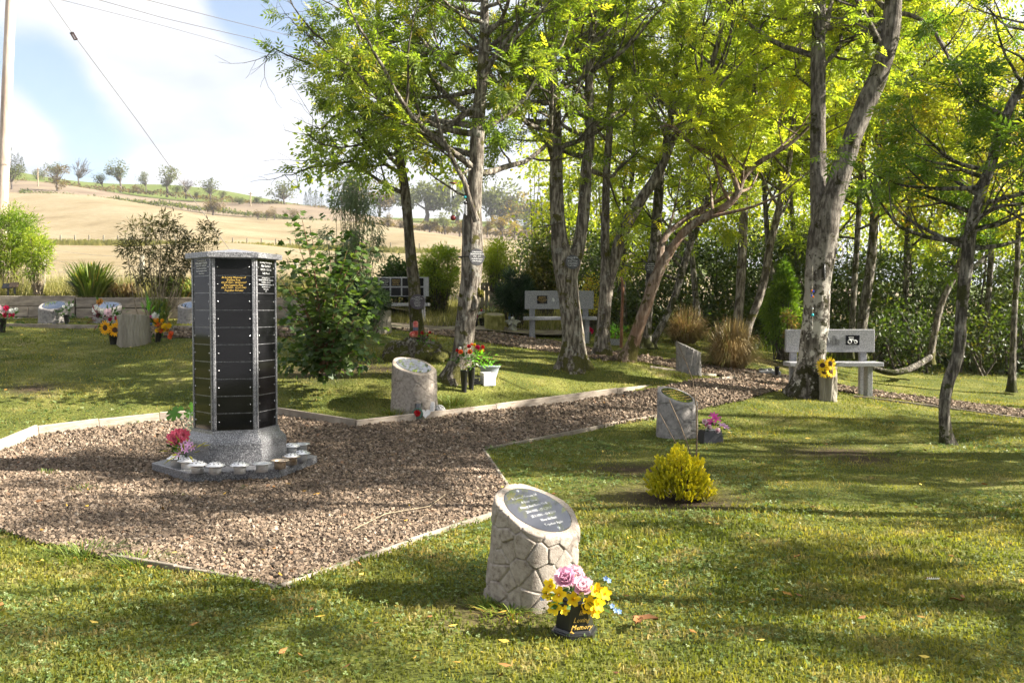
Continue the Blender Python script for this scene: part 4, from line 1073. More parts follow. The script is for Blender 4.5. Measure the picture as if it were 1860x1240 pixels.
CONW = mat('cast_log', [(.3, (.16, .14, .11)), (.5, (.26, .235, .19)), (.7, (.35, .32, .27))], scale=5, detail=9, rough=.9, bump=.7, bscale=90, stretch=(1, 1, .3), spec=.1)
RIM = granite('stone_rim', (.33, .28, .23), (.42, .37, .32), (.2, .14, .1), .8)
MOSSY = mat('algae_stone', [(.3, (.10, .10, .025)), (.5, (.21, .20, .055)), (.7, (.33, .30, .12))], scale=9, rough=.9, bump=.6, bscale=60)
GREYS = mat('slate_grey', [(.4, (.03, .03, .032)), (.6, (.055, .055, .06))], scale=12, rough=.45, spec=.4)

# ------------------------------------------------------------------ the columbarium tower
TC = Vector((-2.40, 7.87, 0)); TC.z = gz(TC.x, TC.y) + .0
TR = R(15.5)
def hexpts(r, a0=0): return [(r * math.cos(R(60 * i) + a0), r * math.sin(R(60 * i) + a0)) for i in range(6)]
tw = empty('memorial_tower', TC, 'six sided granite tower of black name panels with a low pointed cap', 'memorial tower', rz=TR)
mb = MB(); mb.prism(hexpts(.69), -.06, .084); mb.build('base_slab', GR, tw, bevel=.006)
mb = MB(); mb.prism(hexpts(.425), .0845, .222); mb.build('lower_plinth', GR, tw, bevel=.004)
mb = MB()
prof = [(.425, .2245), (.425, .262), (.418, .285), (.398, .305), (.378, .325), (.366, .345), (.362, .372)]
V = [(x, y, z) for r_, z in prof for x, y in hexpts(r_)]
mb.add(V, [(i * 6 + j, i * 6 + (j + 1) % 6, i * 6 + 6 + (j + 1) % 6, i * 6 + 6 + j) for i in range(len(prof) - 1) for j in range(6)])
mb.poly.append([5, 4, 3, 2, 1, 0]); mb.poly.append([len(V) - 6 + i for i in range(6)])
mb.build('upper_plinth', GR, tw)
mb = MB(); mb.prism(hexpts(.3445), .370, 1.815); mb.build('core', GR, tw)
SH0, ROW, APO = .374, .1436, .35 * math.cos(R(30))
mb0 = MB(); mb0.box((0, 0, 0), (.290, .016, ROW - .0065)); PANEL = mb0.mesh('panel', BLK)
mb0 = MB(); mb0.ball((0, 0, 0), .0058, 8, 5); STUD = mb0.mesh('stud', STEEL, True)
panels = {}
for f in range(6):
    a = R(-90 + 60 * f); nx, ny = math.cos(a), math.sin(a); tx, ty = -ny, nx
    for s in (-1, 1):                            # corner strips
        mb = MB(); mb.box((0, 0, 0), (.0235, .036, 1.438)); o = mb.build('corner_strip', GR, tw, bevel=.004)
        o.location = (nx * (APO - .012) + tx * s * .1592, ny * (APO - .012) + ty * s * .1592, SH0 + .7185); o.rotation_euler = (0, 0, a + R(90))
    for k in range(10):
        o = link('panel', PANEL, tw); z = SH0 + ROW * (9 - k) + ROW / 2
        o.location = (nx * (APO - .009), ny * (APO - .009), z); o.rotation_euler = (0, 0, a + R(90))
        panels[(f, k)] = o
        for s in (-1, 1):
            q = link('stud', STUD, o); q.location = (s * .126, -.009, 0)
mb = MB()
V = [(x, y, 1.816) for x, y in hexpts(.402)] + [(x, y, 1.856) for x, y in hexpts(.402)] + [(x, y, 1.861) for x, y in hexpts(.396)] + [(0, 0, 1.905)]
mb.add(V[:12], [(j, (j + 1) % 6, 6 + (j + 1) % 6, 6 + j) for j in range(6)]); mb.poly.append([5, 4, 3, 2, 1, 0])
mb.add(V[6:18], [(j, (j + 1) % 6, 6 + (j + 1) % 6, 6 + j) for j in range(6)])
mb.add(V[12:], [(j, (j + 1) % 6, 6) for j in range(6)])
mb.build('cap', GR, tw)
def ptext(f, k, lines, m, size, gap, y0, shear=0, width=.9):
    for i, ln in enumerate(lines):
        sz, sh = (size, shear) if isinstance(ln, str) else (ln[1], ln[2])
        body = ln if isinstance(ln, str) else ln[0]
        text(body, sz, m, panels[(f, k)], (0, -.0088, y0 - gap * i), (R(90), 0, 0), shear=sh, width=width)
ptext(0, 1, [('In Loving Memory of', .0225, .35), ('Denise Fox', .0235, 0), ('02.07.1936 - 28.03.2017', .0205, .3), ('Eric Laxton Fox', .0235, 0), ('03.11.1930 - 12.10.1999', .0205, .3), ('Together Forever', .021, .35)], GOLDT, .022, .0215, .056, width=1.0)
ptext(5, 0, [('Treasured memories of', .018, 0), ('MARGARET TURNER', .025, 0), ('28.03.1947 - 14.08.2009', .02, 0), ('A loving Mum, Gran & Partner', .016, 0), ('always in our thoughts and hearts', .015, 0), ('Asleep in Heaven', .014, 0)], WHT, .02, .0215, .055, width=.92)
ptext(1, 0, [('In Loving Memory of', .025, .2), ('Alan Gardiner', .029, .1), ('14.12.51 - 15.11.16', .025, 0), ('Sadly Missed', .025, .1)], WHT, .02, .031, .047, width=.92)
ptext(1, 1, [('In Loving Memory of', .017, 0), ('DEAREST FATHER AND GRANDAD', .017, 0), ('19.04.1934 - 12.03.2007', .017, 0), ("'A wonderful Dad, husband and friend'", .015, 0), ('who left us far too soon', .015, 0), ('Rest in peace', .016, 0), ('R.I.P.', .014, 0)], WHT, .02, .019, .058, width=.92)

# spun metal flower holders round the base slab
def holder_mesh(kind):
    mb = MB(); mb.lathe([(.0, .0), (.046, .0), (.048, .05), (.05, .058), (.072, .066), (.076, .0635), (.077, .067), (.07, .071), (.048, .068)], 24)
    if kind == 'open': mb.lathe([(.048, .068), (.044, .05), (.042, .015), (0, .012)], 24)
    return mb.mesh('cup', ALUR if kind == 'stained' else ALU, True)
HM = {'dome': holder_mesh('dome'), 'open': holder_mesh('open')}
mb = MB(); mb.lathe([(.066, .066), (.058, .079), (.042, .089), (.02, .095), (0, .096)], 24); DOME = mb.mesh('pierced_lid', ALU, True)
mb = MB()
for ring, n_, rr, zz_ in ((0, 1, 0, .0965), (1, 5, .026, .0925), (2, 9, .048, .0835)):
    for q in range(n_):
        a = q * 2 * math.pi / n_ + ring
        mb.ball((rr * math.cos(a), rr * math.sin(a), zz_), .0075, 7, 4, sq=(1, 1, .45))
HOLES = mb.mesh('lid_holes', HOLE, True)
HL = [((265, 720), 'dome', 'domed metal flower holder under the pink and lilac flowers, furthest left'), ((372, 748), 'dome', 'second domed metal flower holder from the left end of the slab'), ((480, 790), 'dome', 'third domed metal flower holder from the left, at the front left corner'),
      ((665, 800), 'dome', 'domed metal flower holder left of the middle of the front edge'), ((915, 795), 'dome', 'domed metal flower holder right of the middle of the front edge'), ((1145, 777), 'open', 'open metal flower holder without a lid at the front edge'),
      ((1330, 745), 'open', 'open flower holder with rust stained inside at the front right corner'), ((1450, 703), 'dome', 'domed metal flower holder right of the rust stained one'), ((1552, 668), 'dome', 'domed metal flower holder near the right tip of the slab'),
      ((1448, 590), 'dome', 'domed metal flower holder half hidden behind the plinth'), ((1556, 565), 'open', 'open metal flower holder at the back right edge of the slab')]
HP = []
for (cx_, cy_), kind, lab in HL:
    d = pixdir(270 + cx_ / 5.636, 720 + cy_ / 5.636); zt = TC.z + .084; k_ = (zt - EYE) / d.z; p = Vector((d.x * k_, d.y * k_, zt)); p.y += .045; HP.append(p)
    e = empty('flower_holder', p, lab, 'flower holder', 'metal flower holders on the tower slab', rz=random.random() * 6)
    me = HM[kind] if 'rust' not in lab else holder_mesh('stained').copy()
    if 'rust' in lab:
        mb = MB(); mb.lathe([(.0, .0), (.046, .0), (.048, .05), (.05, .058), (.072, .066), (.077, .067), (.07, .071), (.048, .068), (.044, .05), (.042, .015), (0, .012)], 24); me = mb.mesh('cup', ALUR, True)
    link('cup', me, e)
    if kind == 'dome':
        o = link('pierced_lid', DOME, e); h_ = link('lid_holes', HOLES, o); h_['kind'] = 'stuff'

# ------------------------------------------------------------------ flowers
def petalmesh(layers, center=None, seed=1, ruff=.0):
    """layers: (count, length, width, elevation deg, curl, start radius, tint)"""
    r_ = random.Random(seed); mb = MB()
    for (n_, l, w, el, curl, r0, tint) in layers:
        off = r_.random() * 6
        for i in range(n_):
            a = off + i * 2 * math.pi / n_ + r_.gauss(0, .06); V = []
            for u in (0, .35, .7, 1.0):
                e_ = R(el) + curl * u; x = r0 + l * u * math.cos(R(el) + curl * u * .5); z = l * u * math.sin(R(el) + curl * u * .5)
                ww = w * (math.sin(min(1, u * 1.05 + .12) * math.pi * .86) ** .8) / 2
                for v in (-1, 0, 1):
                    zz_ = z + (.12 * w if v else 0) + r_.gauss(0, ruff * l) * (u > .5)
                    V.append((x * math.cos(a) - v * ww * math.sin(a), x * math.sin(a) + v * ww * math.cos(a), zz_))
            F = [(k * 3 + j, k * 3 + j + 1, k * 3 + j + 4, k * 3 + j + 3) for k in range(3) for j in range(2)]
            mb.add(V, F, tint + r_.uniform(-.1, .1))
    return mb
def flowmat(name, lo, mid, hi, tr=.25):
    return mat(name, [(.4, (.9, .9, .9)), (.6, (1.05, 1.05, 1.05))], scale=60, rough=.6, spec=.2, coords='World', trans=((1.2, 1.2, 1.2), tr), tintramp=[(0, lo), (.5, mid), (1, hi)])
PINKF = flowmat('pink_petal', (.55, .24, .38), (.80, .50, .64), (.92, .76, .84)); PALEP = flowmat('pale_pink_petal', (.66, .36, .46), (.86, .64, .70), (.95, .85, .86))
ROSEP = flowmat('rose_pink_petal', (.55, .05, .12), (.75, .15, .24), (.9, .4, .48)); REDF = flowmat('red_petal', (.22, .005, .008), (.5, .012, .02), (.7, .05, .05))
CRIM = flowmat('crimson_petal', (.25, .004, .03), (.52, .012, .08), (.75, .08, .16)); ORF = flowmat('orange_petal', (.6, .06, .01), (.82, .15, .03), (.95, .35, .15))
YEL = flowmat('yellow_petal', (.65, .36, .005), (.85, .58, .01), (1, .80, .05)); SUNF = flowmat('sunflower_petal', (.7, .25, .004), (.85, .42, .006), (1, .6, .02))
WHTF = flowmat('white_petal', (.5, .52, .42), (.78, .78, .72), (.92, .92, .9)); MAG = flowmat('magenta_petal', (.4, .02, .2), (.65, .07, .35), (.85, .3, .6)); LIL = flowmat('lilac_petal', (.4, .15, .4), (.72, .38, .66), (.9, .7, .85))
BLUEF = flowmat('blue_petal', (.08, .16, .5), (.2, .36, .75), (.55, .68, .9)); SEED = mat('seed_disc', [(.4, (.035, .015, .008)), (.6, (.09, .04, .015))], scale=200, rough=.9)
OCH = flowmat('ochre_petal', (.35, .14, .02), (.55, .28, .05), (.7, .42, .1)); BURG = flowmat('burgundy_leaf', (.05, .01, .015), (.12, .025, .03), (.2, .06, .06))
GLF = leafmat('vase_leaf', [(0, (.012, .035, .008)), (.5, (.03, .075, .015)), (1, (.07, .14, .03))]); GLFB = leafmat('bright_leaf', [(0, (.06, .16, .02)), (.5, (.10, .26, .03)), (1, (.2, .38, .06))])
STAM = mat('stamen', [(0, (.55, .35, .02))], rough=.8)
_fl = {}
def flower(kind, m, key=None):
    k = (kind, m.name)
    if k in _fl: return _fl[k]
    c = None
    if kind == 'peony': mb = petalmesh([(7, .9, .9, 10, .9, .05, .3), (7, .85, .8, 38, .8, .04, .5), (6, .75, .7, 60, .7, .03, .6), (5, .6, .55, 78, .5, .02, .7), (4, .45, .4, 90, .3, .01, .5)], seed=3, ruff=.04)
    elif kind == 'carnation': mb = petalmesh([(10, 1, .5, 8, .3, .02, .4), (10, .9, .45, 30, .2, .02, .5), (9, .8, .4, 50, .1, .02, .6), (8, .7, .35, 68, 0, .02, .75), (5, .6, .3, 84, 0, .0, .8)], seed=5, ruff=.09)
    elif kind == 'rose': mb = petalmesh([(5, 1, .95, 20, .8, .05, .6), (5, .9, .8, 50, .6, .05, .5), (5, .8, .6, 72, .4, .05, .4), (4, .7, .4, 88, .2, .04, .25)], seed=6)
    elif kind == 'daffodil': mb = petalmesh([(5, 1, .86, 16, .25, .05, .62), (7, .3, .24, 60, .2, .08, .2)], seed=8)
    elif kind == 'sunflower': mb = petalmesh([(17, .62, .2, 6, -.2, .36, .7), (15, .52, .18, 20, -.1, .36, .4)], seed=9)
    elif kind == 'lily': mb = petalmesh([(6, 1.1, .42, 48, -1.1, .03, .6)], seed=10)
    elif kind == 'small': mb = petalmesh([(5, 1, .8, 15, -.2, .03, .6)], seed=12)
    me = mb.mesh(kind, m, True); _fl[k] = me
    return me
mb = MB(); mb.lathe([(0, .06), (.2, .09), (.36, .06), (.4, 0)], 14, cap0=False); DISC = mb.mesh('seed_disc', SEED, True)
def placefl(e, kind, m, world, r_, facing=(0, -.6, .8), name=None, label=None):
    """a bloom as a part of bouquet e, at a world position, facing a direction"""
    o = link(name or kind, flower(kind, m), e); o.location = Vector(world) - e.location; o.scale = (r_,) * 3
    f = Vector(facing).normalized() + Vector((random.gauss(0, .14), random.gauss(0, .14), random.gauss(0, .1)))
    o.rotation_euler = f.to_track_quat('Z', 'Y').to_euler()
    if kind == 'sunflower': link('seed_disc', DISC, o)
    if label: o['label'] = label
    return o
def greens(e, world, n_, spread, size, m=None, tm=DIAM, h=.5, name='leaves'):
    """leaves of a bouquet round a world point"""
    c = np.array(Vector(world) - e.location); P = c + rng.normal(size=(n_, 3)) * np.array(spread); D_ = (P - c) + np.array([0, 0, h * spread[2]]) + rng.normal(size=(n_, 3)) * .2 * np.array(spread)
    o = foliage(name, P, D_, rng.uniform(.6, 1.2, n_) * size, tm, m or GLF, e, spin=.6); o['kind'] = 'stuff'; return o
def stems(e, base, tops, r_=.003, m=None):
    mb = MB()
    for t_ in tops:
        a, b = Vector(base) - e.location, Vector(t_) - e.location; mid = (a + b) / 2 + Vector((random.gauss(0, .01), 0, .02)); mb.tube([tuple(a), tuple(mid), tuple(b)], r_, 4)
    o = mb.build('stems', m or GLF, e); o['kind'] = 'stuff'; return o

# ------------------------------------------------------------------ cast stone stumps
def stump(px, py, Rb, Rt, zc, slope, phi, label, style='cells', m=CONC, D=None, lean=(0, 0), seed=1, res=(150, 90), plaque=MIRR, ncell=26, group='cast stone stumps', rim=True, frac=.79, name='memorial_stump'):
    p = gp(px, py); p.y += Rb * .9; p.x *= p.y / (p.y - Rb * .9); p.z = gz(p.x, p.y)
    e = empty(name, p, label, 'memorial stump', group)
    r_ = np.random.default_rng(seed); nt_, nz_ = res; ph = R(phi)
    th = np.linspace(0, 2 * np.pi, nt_, endpoint=False); u = np.linspace(0, 1, nz_)
    TH, U = np.meshgrid(th, u)
    ztop = zc - slope * Rt * np.cos(TH - ph); Z = -.05 + U * (ztop + .05)
    fl = Rt + (Rb - Rt) * (1 - U) ** 2.2 + .012 * np.sin(3 * TH + 1 + seed) * (1 - U) + .008 * np.sin(5 * TH + seed)
    if style == 'cells':
        m_ = ncell; ct = r_.uniform(0, 2 * np.pi, m_ * 4); cz = r_.uniform(-.1, zc + .2, m_ * 4)
        # even the cells out a little
        pts = np.stack([ct * Rt, cz], 1); keep = []
        mind = math.sqrt(2 * math.pi * Rt * (zc + .3) / m_) * .78
        for q in pts:
            if all(min(abs(q[0] - w[0]), 2 * np.pi * Rt - abs(q[0] - w[0])) ** 2 + (q[1] - w[1]) ** 2 > mind ** 2 for w in keep): keep.append(q)
        K = np.array(keep); X = TH * Rt
        dx = np.abs(X[..., None] - K[:, 0]); dx = np.minimum(dx, 2 * np.pi * Rt - dx); dd = np.sqrt(dx ** 2 + (Z[..., None] - K[:, 1]) ** 2)
        s_ = np.sort(dd, -1); edge = s_[..., 1] - s_[..., 0]; idx = dd.argmin(-1); hgt = r_.uniform(-.004, .006, len(K))[idx]
        g = np.clip(edge / .0085, 0, 1); g = g * g * (3 - 2 * g)
        fl = fl - .009 * (1 - g) + hgt * g * np.clip((1 - U) * 14, 0, 1)
        fl = np.where(U > .985, fl + .0, fl)
    elif style == 'bark':
        fl = fl + .008 * np.sin(TH * 17 + 2.5 * np.sin(Z * 7 + seed) + 2 * np.sin(TH * 3)) + .006 * np.sin(TH * 31 + 3 * np.sin(Z * 9)) + .004 * r_.normal(size=(1, nt_))
    lx, ly = lean
    X = fl * np.cos(TH) + lx * U; Y = fl * np.sin(TH) + ly * U
    # make the top plane exact after the lean
    V = np.stack([X, Y, Z], 2).reshape(-1, 3)
    i = np.arange(nz_ - 1)[:, None] * nt_; j = np.arange(nt_)[None]; k = (j + 1) % nt_
    F = np.stack([i + j, i + k, i + nt_ + k, i + nt_ + j], 2).reshape(-1, 4)
    # rounded rim and flat top
    nrm = Vector((slope * math.cos(ph), slope * math.sin(ph), 1)).normalized()
    rings = []; lastr = fl[-1]
    fr = ((.985, .006), (.955, .0095), (.90, .010), (frac + .005, .010)) if rim else ((.985, .004), (.95, .005), (.5, .004), (.02, .004))
    base = len(V); VV = [V]; FF = [F]
    for q, (f_, dz) in enumerate(fr):
        rr = lastr * f_ if q == 0 else (Rt * f_ + (lastr - Rt) * max(0, 1 - q * .5)); Zr = zc - slope * rr * np.cos(th - ph) + dz
        VV.append(np.stack([rr * np.cos(th) + lx, rr * np.sin(th) + ly, Zr], 1))
    V = np.concatenate(VV); nr = len(fr)
    for q in range(nr):
        a0 = base - nt_ + q * nt_
        if q > 0: pass
        jj = np.arange(nt_); kk = (jj + 1) % nt_; FF.append(np.stack([a0 + jj, a0 + kk, a0 + nt_ + kk, a0 + nt_ + jj], 1))
    fm = np.concatenate([np.zeros(len(F), int)] + [np.full(nt_, (1 if rim and q >= 1 else 0)) for q in range(nr)])
    faces = np.concatenate(FF)
    o = link('body', np_mesh('body', V, [faces], [m, RIM if m is CONC else m], None, True, fmat=fm), e)
    pl = None
    if plaque is not None and rim:
        pl = bpy.data.objects.new('plaque', None); COL.objects.link(pl); bpy.data.objects.remove(pl)
        mb = MB(); n_ = 48; rp = Rt * (frac)
        mb.lathe([(0, .0), (rp * .985, .0), (rp, -.002), (rp, -.012)], n_)
        pl = mb.build('plaque', plaque, e)
        xax = Vector((-math.sin(ph), math.cos(ph), 0)); 
        if xax.x < 0: xax = -xax
        yax = nrm.cross(xax); M = Matrix((xax, yax, nrm)).transposed().to_4x4()
        pl.matrix_local = Matrix.Translation(Vector((lx, ly, zc + .0125))) @ M
        k_ = math.sqrt(1 + slope ** 2); pl.scale = (1, k_, 1)
    return e, pl
def plaque_text(pl, lines, m, size, gap, y0, shear=.25, width=1.0):
    for i, ln in enumerate(lines): text(ln, size, m, pl, (0, y0 - gap * i, .0006), (0, 0, 0), shear=shear, width=width)
def plaque_screws(pl, d, r_=.008):
    mb = MB(); mb.lathe([(r_, 0), (r_ * .9, .004), (0, .006)], 10)
    me = mb.mesh('screw', STEEL, True)
    for s in (-1, 1):
        o = link('screw', me, pl); o.location = (0, s * d, 0)

FG, pl = stump(966, 1108, .224, .208, .42, .47, -47, 'large cracked bark stump with a mirror black plaque, nearest the camera', seed=4, res=(260, 130), lean=(.028, .0), ncell=150)
plaque_text(pl, ['In Loving Memory Of', 'A Dear Sister', 'Nancy And Fiona Black', '24.6.1935 - 17.1.2013', '25.1.1931 - 13.8.2019', 'Now At Rest', 'Together Again'], PALEL, .0215, .034, .095, width=.9)
plaque_screws(pl, .142)
e, pl = stump(1229, 797, .225, .22, .44, .40, -50, 'cracked bark stump with gold lettering beside the lily pot', seed=9, m=CONG, res=(150, 80), ncell=60)
plaque_text(pl, ['In Loving Memory', 'Of A Dear Father', 'And Grandfather', 'Always Remembered', 'Never Forgotten'], GOLDT, .034, .05, .10)
for s, c_ in ((-1, WHTF), (1, BLUEF)):
    pass
e, pl = stump(752, 757, .275, .255, .50, .36, -50, 'wide cracked bark stump on the corner of the far lawn', seed=14, res=(150, 80), ncell=64)
plaque_text(pl, ['In Loving Memory Of', 'A Dear Husband', 'And Father', '1938 - 2016', 'At Peace'], GREYS, .034, .05, .10)
plaque_screws(pl, .17)
MIDST = e
e, pl = stump(98, 588, .25, .24, .30, .36, -80, 'blue topped stump furthest left by the sleeper wall', seed=20, m=CONG, res=(90, 50), ncell=26)
e, pl = stump(196, 588, .25, .24, .30, .30, -80, 'blue topped stump behind the sunflower pot', seed=21, m=CONG, res=(90, 50), ncell=26)
e, pl = stump(350, 588, .25, .24, .31, .30, -85, 'blue topped stump half hidden behind the granite tower', seed=22, m=CONG, res=(90, 50), ncell=26)
stump(243, 630, .235, .225, .44, .12, 95, 'upright log stump between the sunflowers and the orange flowers', style='bark', m=CONW, seed=30, rim=False, res=(150, 30))
stump(689, 606, .2, .19, .36, .16, 160, 'log stump beside the conifer and the sycamore shrub', style='bark', m=CONW, seed=31, rim=False, res=(130, 30))
stump(1250, 679, .18, .175, .40, .45, -10, 'pale log stump with a slanted top by the gravel path', style='bark', m=CONG, seed=33, rim=False, res=(130, 40))
stump(1503, 730, .105, .10, .46, .3, 60, 'narrow log post with sunflowers behind the largest ash', style='bark', m=CONW, seed=34, rim=False, res=(110, 30), name='log_post')
SUNLOG = gp(1503, 730)
e, pl = stump(899, 606, .17, .19, .36, .18, -75, 'mossy green stump planter near the stone angel', style='bark', m=MOSSY, seed=36, plaque=bedm, res=(100, 24), frac=.82)

# ------------------------------------------------------------------ benches
def bench(px, py, W, label, rz=0, hb=.34, top=.93, seat=.42):
    p = gp(px, py); e = empty('granite_bench', p, label, 'bench', 'granite memorial benches', rz=rz)
    mb = MB(); mb.box((0, .05, top - hb / 2), (W, .07, hb)); bk = mb.build('backrest', GRB, e, bevel=.008)
    mb = MB(); mb.box((0, -.10, seat), (W + .05, .34, .065)); mb.build('seat', GRB, e, bevel=.008)
    for s in (-1, 1):
        mb = MB(); mb.box((s * (W / 2 - .14), -.10, (seat - .033) / 2 - .03), (.075, .16, seat - .033 + .06)); mb.build('leg', GRB, e, bevel=.006)
        mb = MB(); mb.box((s * (W / 2 - .14), .125, (top - .06) / 2 - .03), (.10, .075, top - .06 + .06)); mb.build('back_post', GRB, e, bevel=.006)
    return e, bk
def plate(parent, x, z, w, h, m=BLK, y=.013, name='name_plate'):
    mb = MB(); mb.box((0, 0, 0), (w, .008, h)); o = mb.build(name, m, parent); o.location = (x, y, z); return o
b1, bk = bench(1508, 711, 1.33, 'granite bench behind the largest ash, etched with a tractor and buildings')
o = plate(bk, .33, .77, .205, .145)
# tractor cut in white on the plate
tr = MB()
for cx_, cz_, r_ in ((-.045, -.022, .026), (.045, -.026, .02)):
    tr.tube([(cx_ + math.cos(a) * r_, -.006, cz_ + math.sin(a) * r_) for a in np.linspace(0, 2 * math.pi, 13)], .0045, 4)
tr.box((-.02, -.0055, .012), (.06, .003, .03)); tr.box((.03, -.0055, -.002), (.045, .003, .02)); tr.box((-.025, -.0055, .045), (.075, .003, .008)); tr.box((-.052, -.0055, .03), (.006, .003, .03)); tr.box((.005, -.0055, .03), (.006, .003, .03))
tr.build('tractor_etching', WHT, o)
text('Together in Peace', .016, WHT, o, (0, -.0045, -.062), (R(90), 0, 0))
ET = mat('etched_line', [(0, (.10, .10, .11))], rough=.8); ETL = mat('pale_etching', [(0, (.62, .62, .62))], rough=.8)
mb = MB()
for i, (x0, w_, h_) in enumerate([(-.135, .035, .07), (-.095, .03, .10), (-.055, .06, .06), (.015, .035, .13), (.055, .02, .09), (.08, .03, .07)]):
    for q in range(3): mb.box((x0 + w_ * q / 2 + .02, .0135, .70 + h_ / 2), (.005, .003, h_))
    mb.box((x0 + w_ / 2 + .02, .0135, .70 + h_), (w_, .003, .006)); mb.box((x0 + w_ / 2 + .02, .0135, .70 + h_ * .5), (w_, .003, .004))
mb.box((0, .0135, .70), (.26, .003, .005)); mb.build('building_etching', ET, bk)
mb = MB(); mb.tube([(-.11 + .09 * math.cos(a), .0135, .73 + .13 * math.sin(a)) for a in np.linspace(.0, 1.9, 10)], .0025, 4); mb.build('arc_etching', ETL, bk)
b2, bk = bench(1016, 619, 1.28, 'granite bench behind the forked ash with one gold lettered plate', rz=R(2))
o = plate(bk, -.32, .765, .19, .15)
for i, t_ in enumerate(['IN LOVING', 'MEMORY OF', 'A Dear Dad And Grandad', 'Sadly missed by all', 'At Rest']): text(t_, .024 if i < 2 else .018, GOLDT, o, (0, -.0045, .05 - i * .025), (R(90), 0, 0))
mb = MB(); mb.ball((-.115, .0135, .78), .018, 8, 5, sq=(1, .15, 1)); mb.ball((-.108, .0135, .755), .024, 8, 5, sq=(1, .15, 1)); mb.build('dove_etching', ETL, bk)
b3, bk = bench(722, 590, 1.30, 'granite bench with two rows of black plates behind the mossy trunk', rz=R(-2), hb=.40, top=.99)
for r0 in range(2):
    for c0 in range(5):
        o = plate(bk, -.50 + c0 * .235, .885 - r0 * .195, .205, .165)
        if (r0, c0) in ((0, 1), (0, 2)):
            for i, t_ in enumerate(['In Memory Of', 'A Dear Friend', '1940 - 2011', 'Rest In Peace']): text(t_, .026, GOLDT if c0 == 2 else WHT, o, (0, -.0045, .045 - i * .032), (R(90), 0, 0))
# ------------------------------------------------------------------ shrubs
def clumpy(c, rx, ry, rz, n, nclump, cr, shell=.75, flat=0, seed=0):
    """leaf places and directions in clumps filling an ellipsoid"""
    c = np.asarray(c, float); u = rng.normal(size=(nclump, 3)); u /= np.linalg.norm(u, axis=1)[:, None]
    rad = rng.random(nclump)[:, None] ** (1 / 3) * .35 + .65 * shell * rng.random(nclump)[:, None] ** .3
    K = u * rad * np.array([rx, ry, rz]) * np.clip(1 - cr / max(rx, rz) * .6, .5, 1); K = c + K
    ci = rng.integers(0, nclump, n); v = rng.normal(size=(n, 3)); v /= np.linalg.norm(v, axis=1)[:, None]
    csz = cr * rng.uniform(.5, 1.3, nclump)[ci]
    P = K[ci] + v * (csz * rng.random(n) ** .45)[:, None]
    Dd = v + rng.normal(size=(n, 3)) * .5 + (P - c) / np.array([rx, ry, rz]) * .5
    return P, Dd, K
def shrub(name, label, px, D, ybase, ytop, wpx, leaf, size, n, tmpl=DIAM, nclump=40, cr=None, stemm=TWIG, cat='shrub', zb=None, stems_=1.0, droop=0, group=None, tb=0, yc=.55, taper=False, spin=.5, deep=.7):
    b = at(px, ybase, D); tpt = at(px, ytop, D); H = tpt.z - b.z; W = wpx * D / FPX
    e = empty(name, b, label, cat, group)
    c = np.array([0, 0, H * yc]); rx, ry, rz = W / 2, W / 2 * deep, H * .5
    P, Dd, K = clumpy(c, rx, ry, rz, n, nclump, cr or W * .13)
    if taper:
        f = np.clip(1.25 - 1.15 * P[:, 2] / H, .05, 1); P[:, :2] *= f[:, None]
        f = np.clip(1.25 - 1.15 * K[:, 2] / H, .05, 1); K[:, :2] *= f[:, None]
    P[:, 2] = np.maximum(P[:, 2], .02)
    Dd[:, 2] -= droop
    foliage('foliage', P, Dd, rng.uniform(.6, 1.2, n) * size, tmpl, leaf, e, spin=spin, tintbias=tb)
    mb = MB()
    for k in K[:int(nclump * stems_)]:
        a = np.array([rng.normal() * W * .06, rng.normal() * W * .05, -.05]); m_ = a * .4 + k * .6 + np.array([0, 0, -.15 * H]); mb.tube([a, (a + m_) / 2 + rng.normal(size=3) * .02, m_, k], [.012, .01, .007, .003], 4)
    o = mb.build('stems', stemm, e); o['kind'] = 'stuff'
    return e
def blades(name, label, px, D, ybase, ytop, wpx, n, m, w=.012, curve=.6, cat='ornamental grass', group=None, erect=.5, root=.2, rpow=1.25, dome=False, tfun=None):
    b = at(px, ybase, D); H = at(px, ytop, D).z - b.z; W = wpx * D / FPX; e = empty(name, b, label, cat, group)
    az = rng.uniform(0, 2 * np.pi, n); out = np.stack([np.cos(az), np.sin(az) * .8, 0 * az], 1); h = H * (.38 + .66 * rng.random(n) ** 1.3); rch = W / 2 * rng.random(n) ** erect * (1.15 - .35 * h / H)
    base = out * (rng.random(n) * root * W)[:, None]; side = np.stack([-np.sin(az), np.cos(az), 0 * az], 1) * w / 2 * rng.uniform(.5, 1.3, n)[:, None]
    Z = np.array([0, 0, 1.0]); V = []
    for t, ww in ((0, 1), (.4, 1), (.75, .7)):
        rr_ = rch / (W / 2); zf = (t * 1.55 - t ** 2.2 * (.5 + .95 * rr_ ** 1.6)) if dome else (t * 1.35 - curve * .55 * t ** 2.5)
        p = base + out * (rch * t ** rpow)[:, None] + Z * (h * zf)[:, None]; V += [p - side * ww, p + side * ww]
    p = base + out * rch[:, None] + Z * (h * ((1.05 - .95 * rr_ ** 1.6) if dome else (1.35 - curve * .55 - curve * .35 * rr_)))[:, None]; V.append(p)
    V = np.stack(V, 1).reshape(-1, 3); o = np.arange(n)[:, None] * 7
    F = [np.concatenate([o + np.array([0, 1, 3, 2]), o + np.array([2, 3, 5, 4])]), o + np.array([4, 5, 6])]
    t = rng.random(n) if tfun is None else tfun(out, rng.random(n))
    link('blades', np_mesh('blades', V, F, m, np.repeat(np.clip(t, 0, 1), 7)), e)['kind'] = 'stuff'
    return e
BRG = leafmat('tussock_blade', [(0, (.10, .065, .03)), (.35, (.24, .16, .07)), (.7, (.36, .26, .12)), (1, (.16, .18, .05))], trans=((1.2, 1.1, .8), .25))
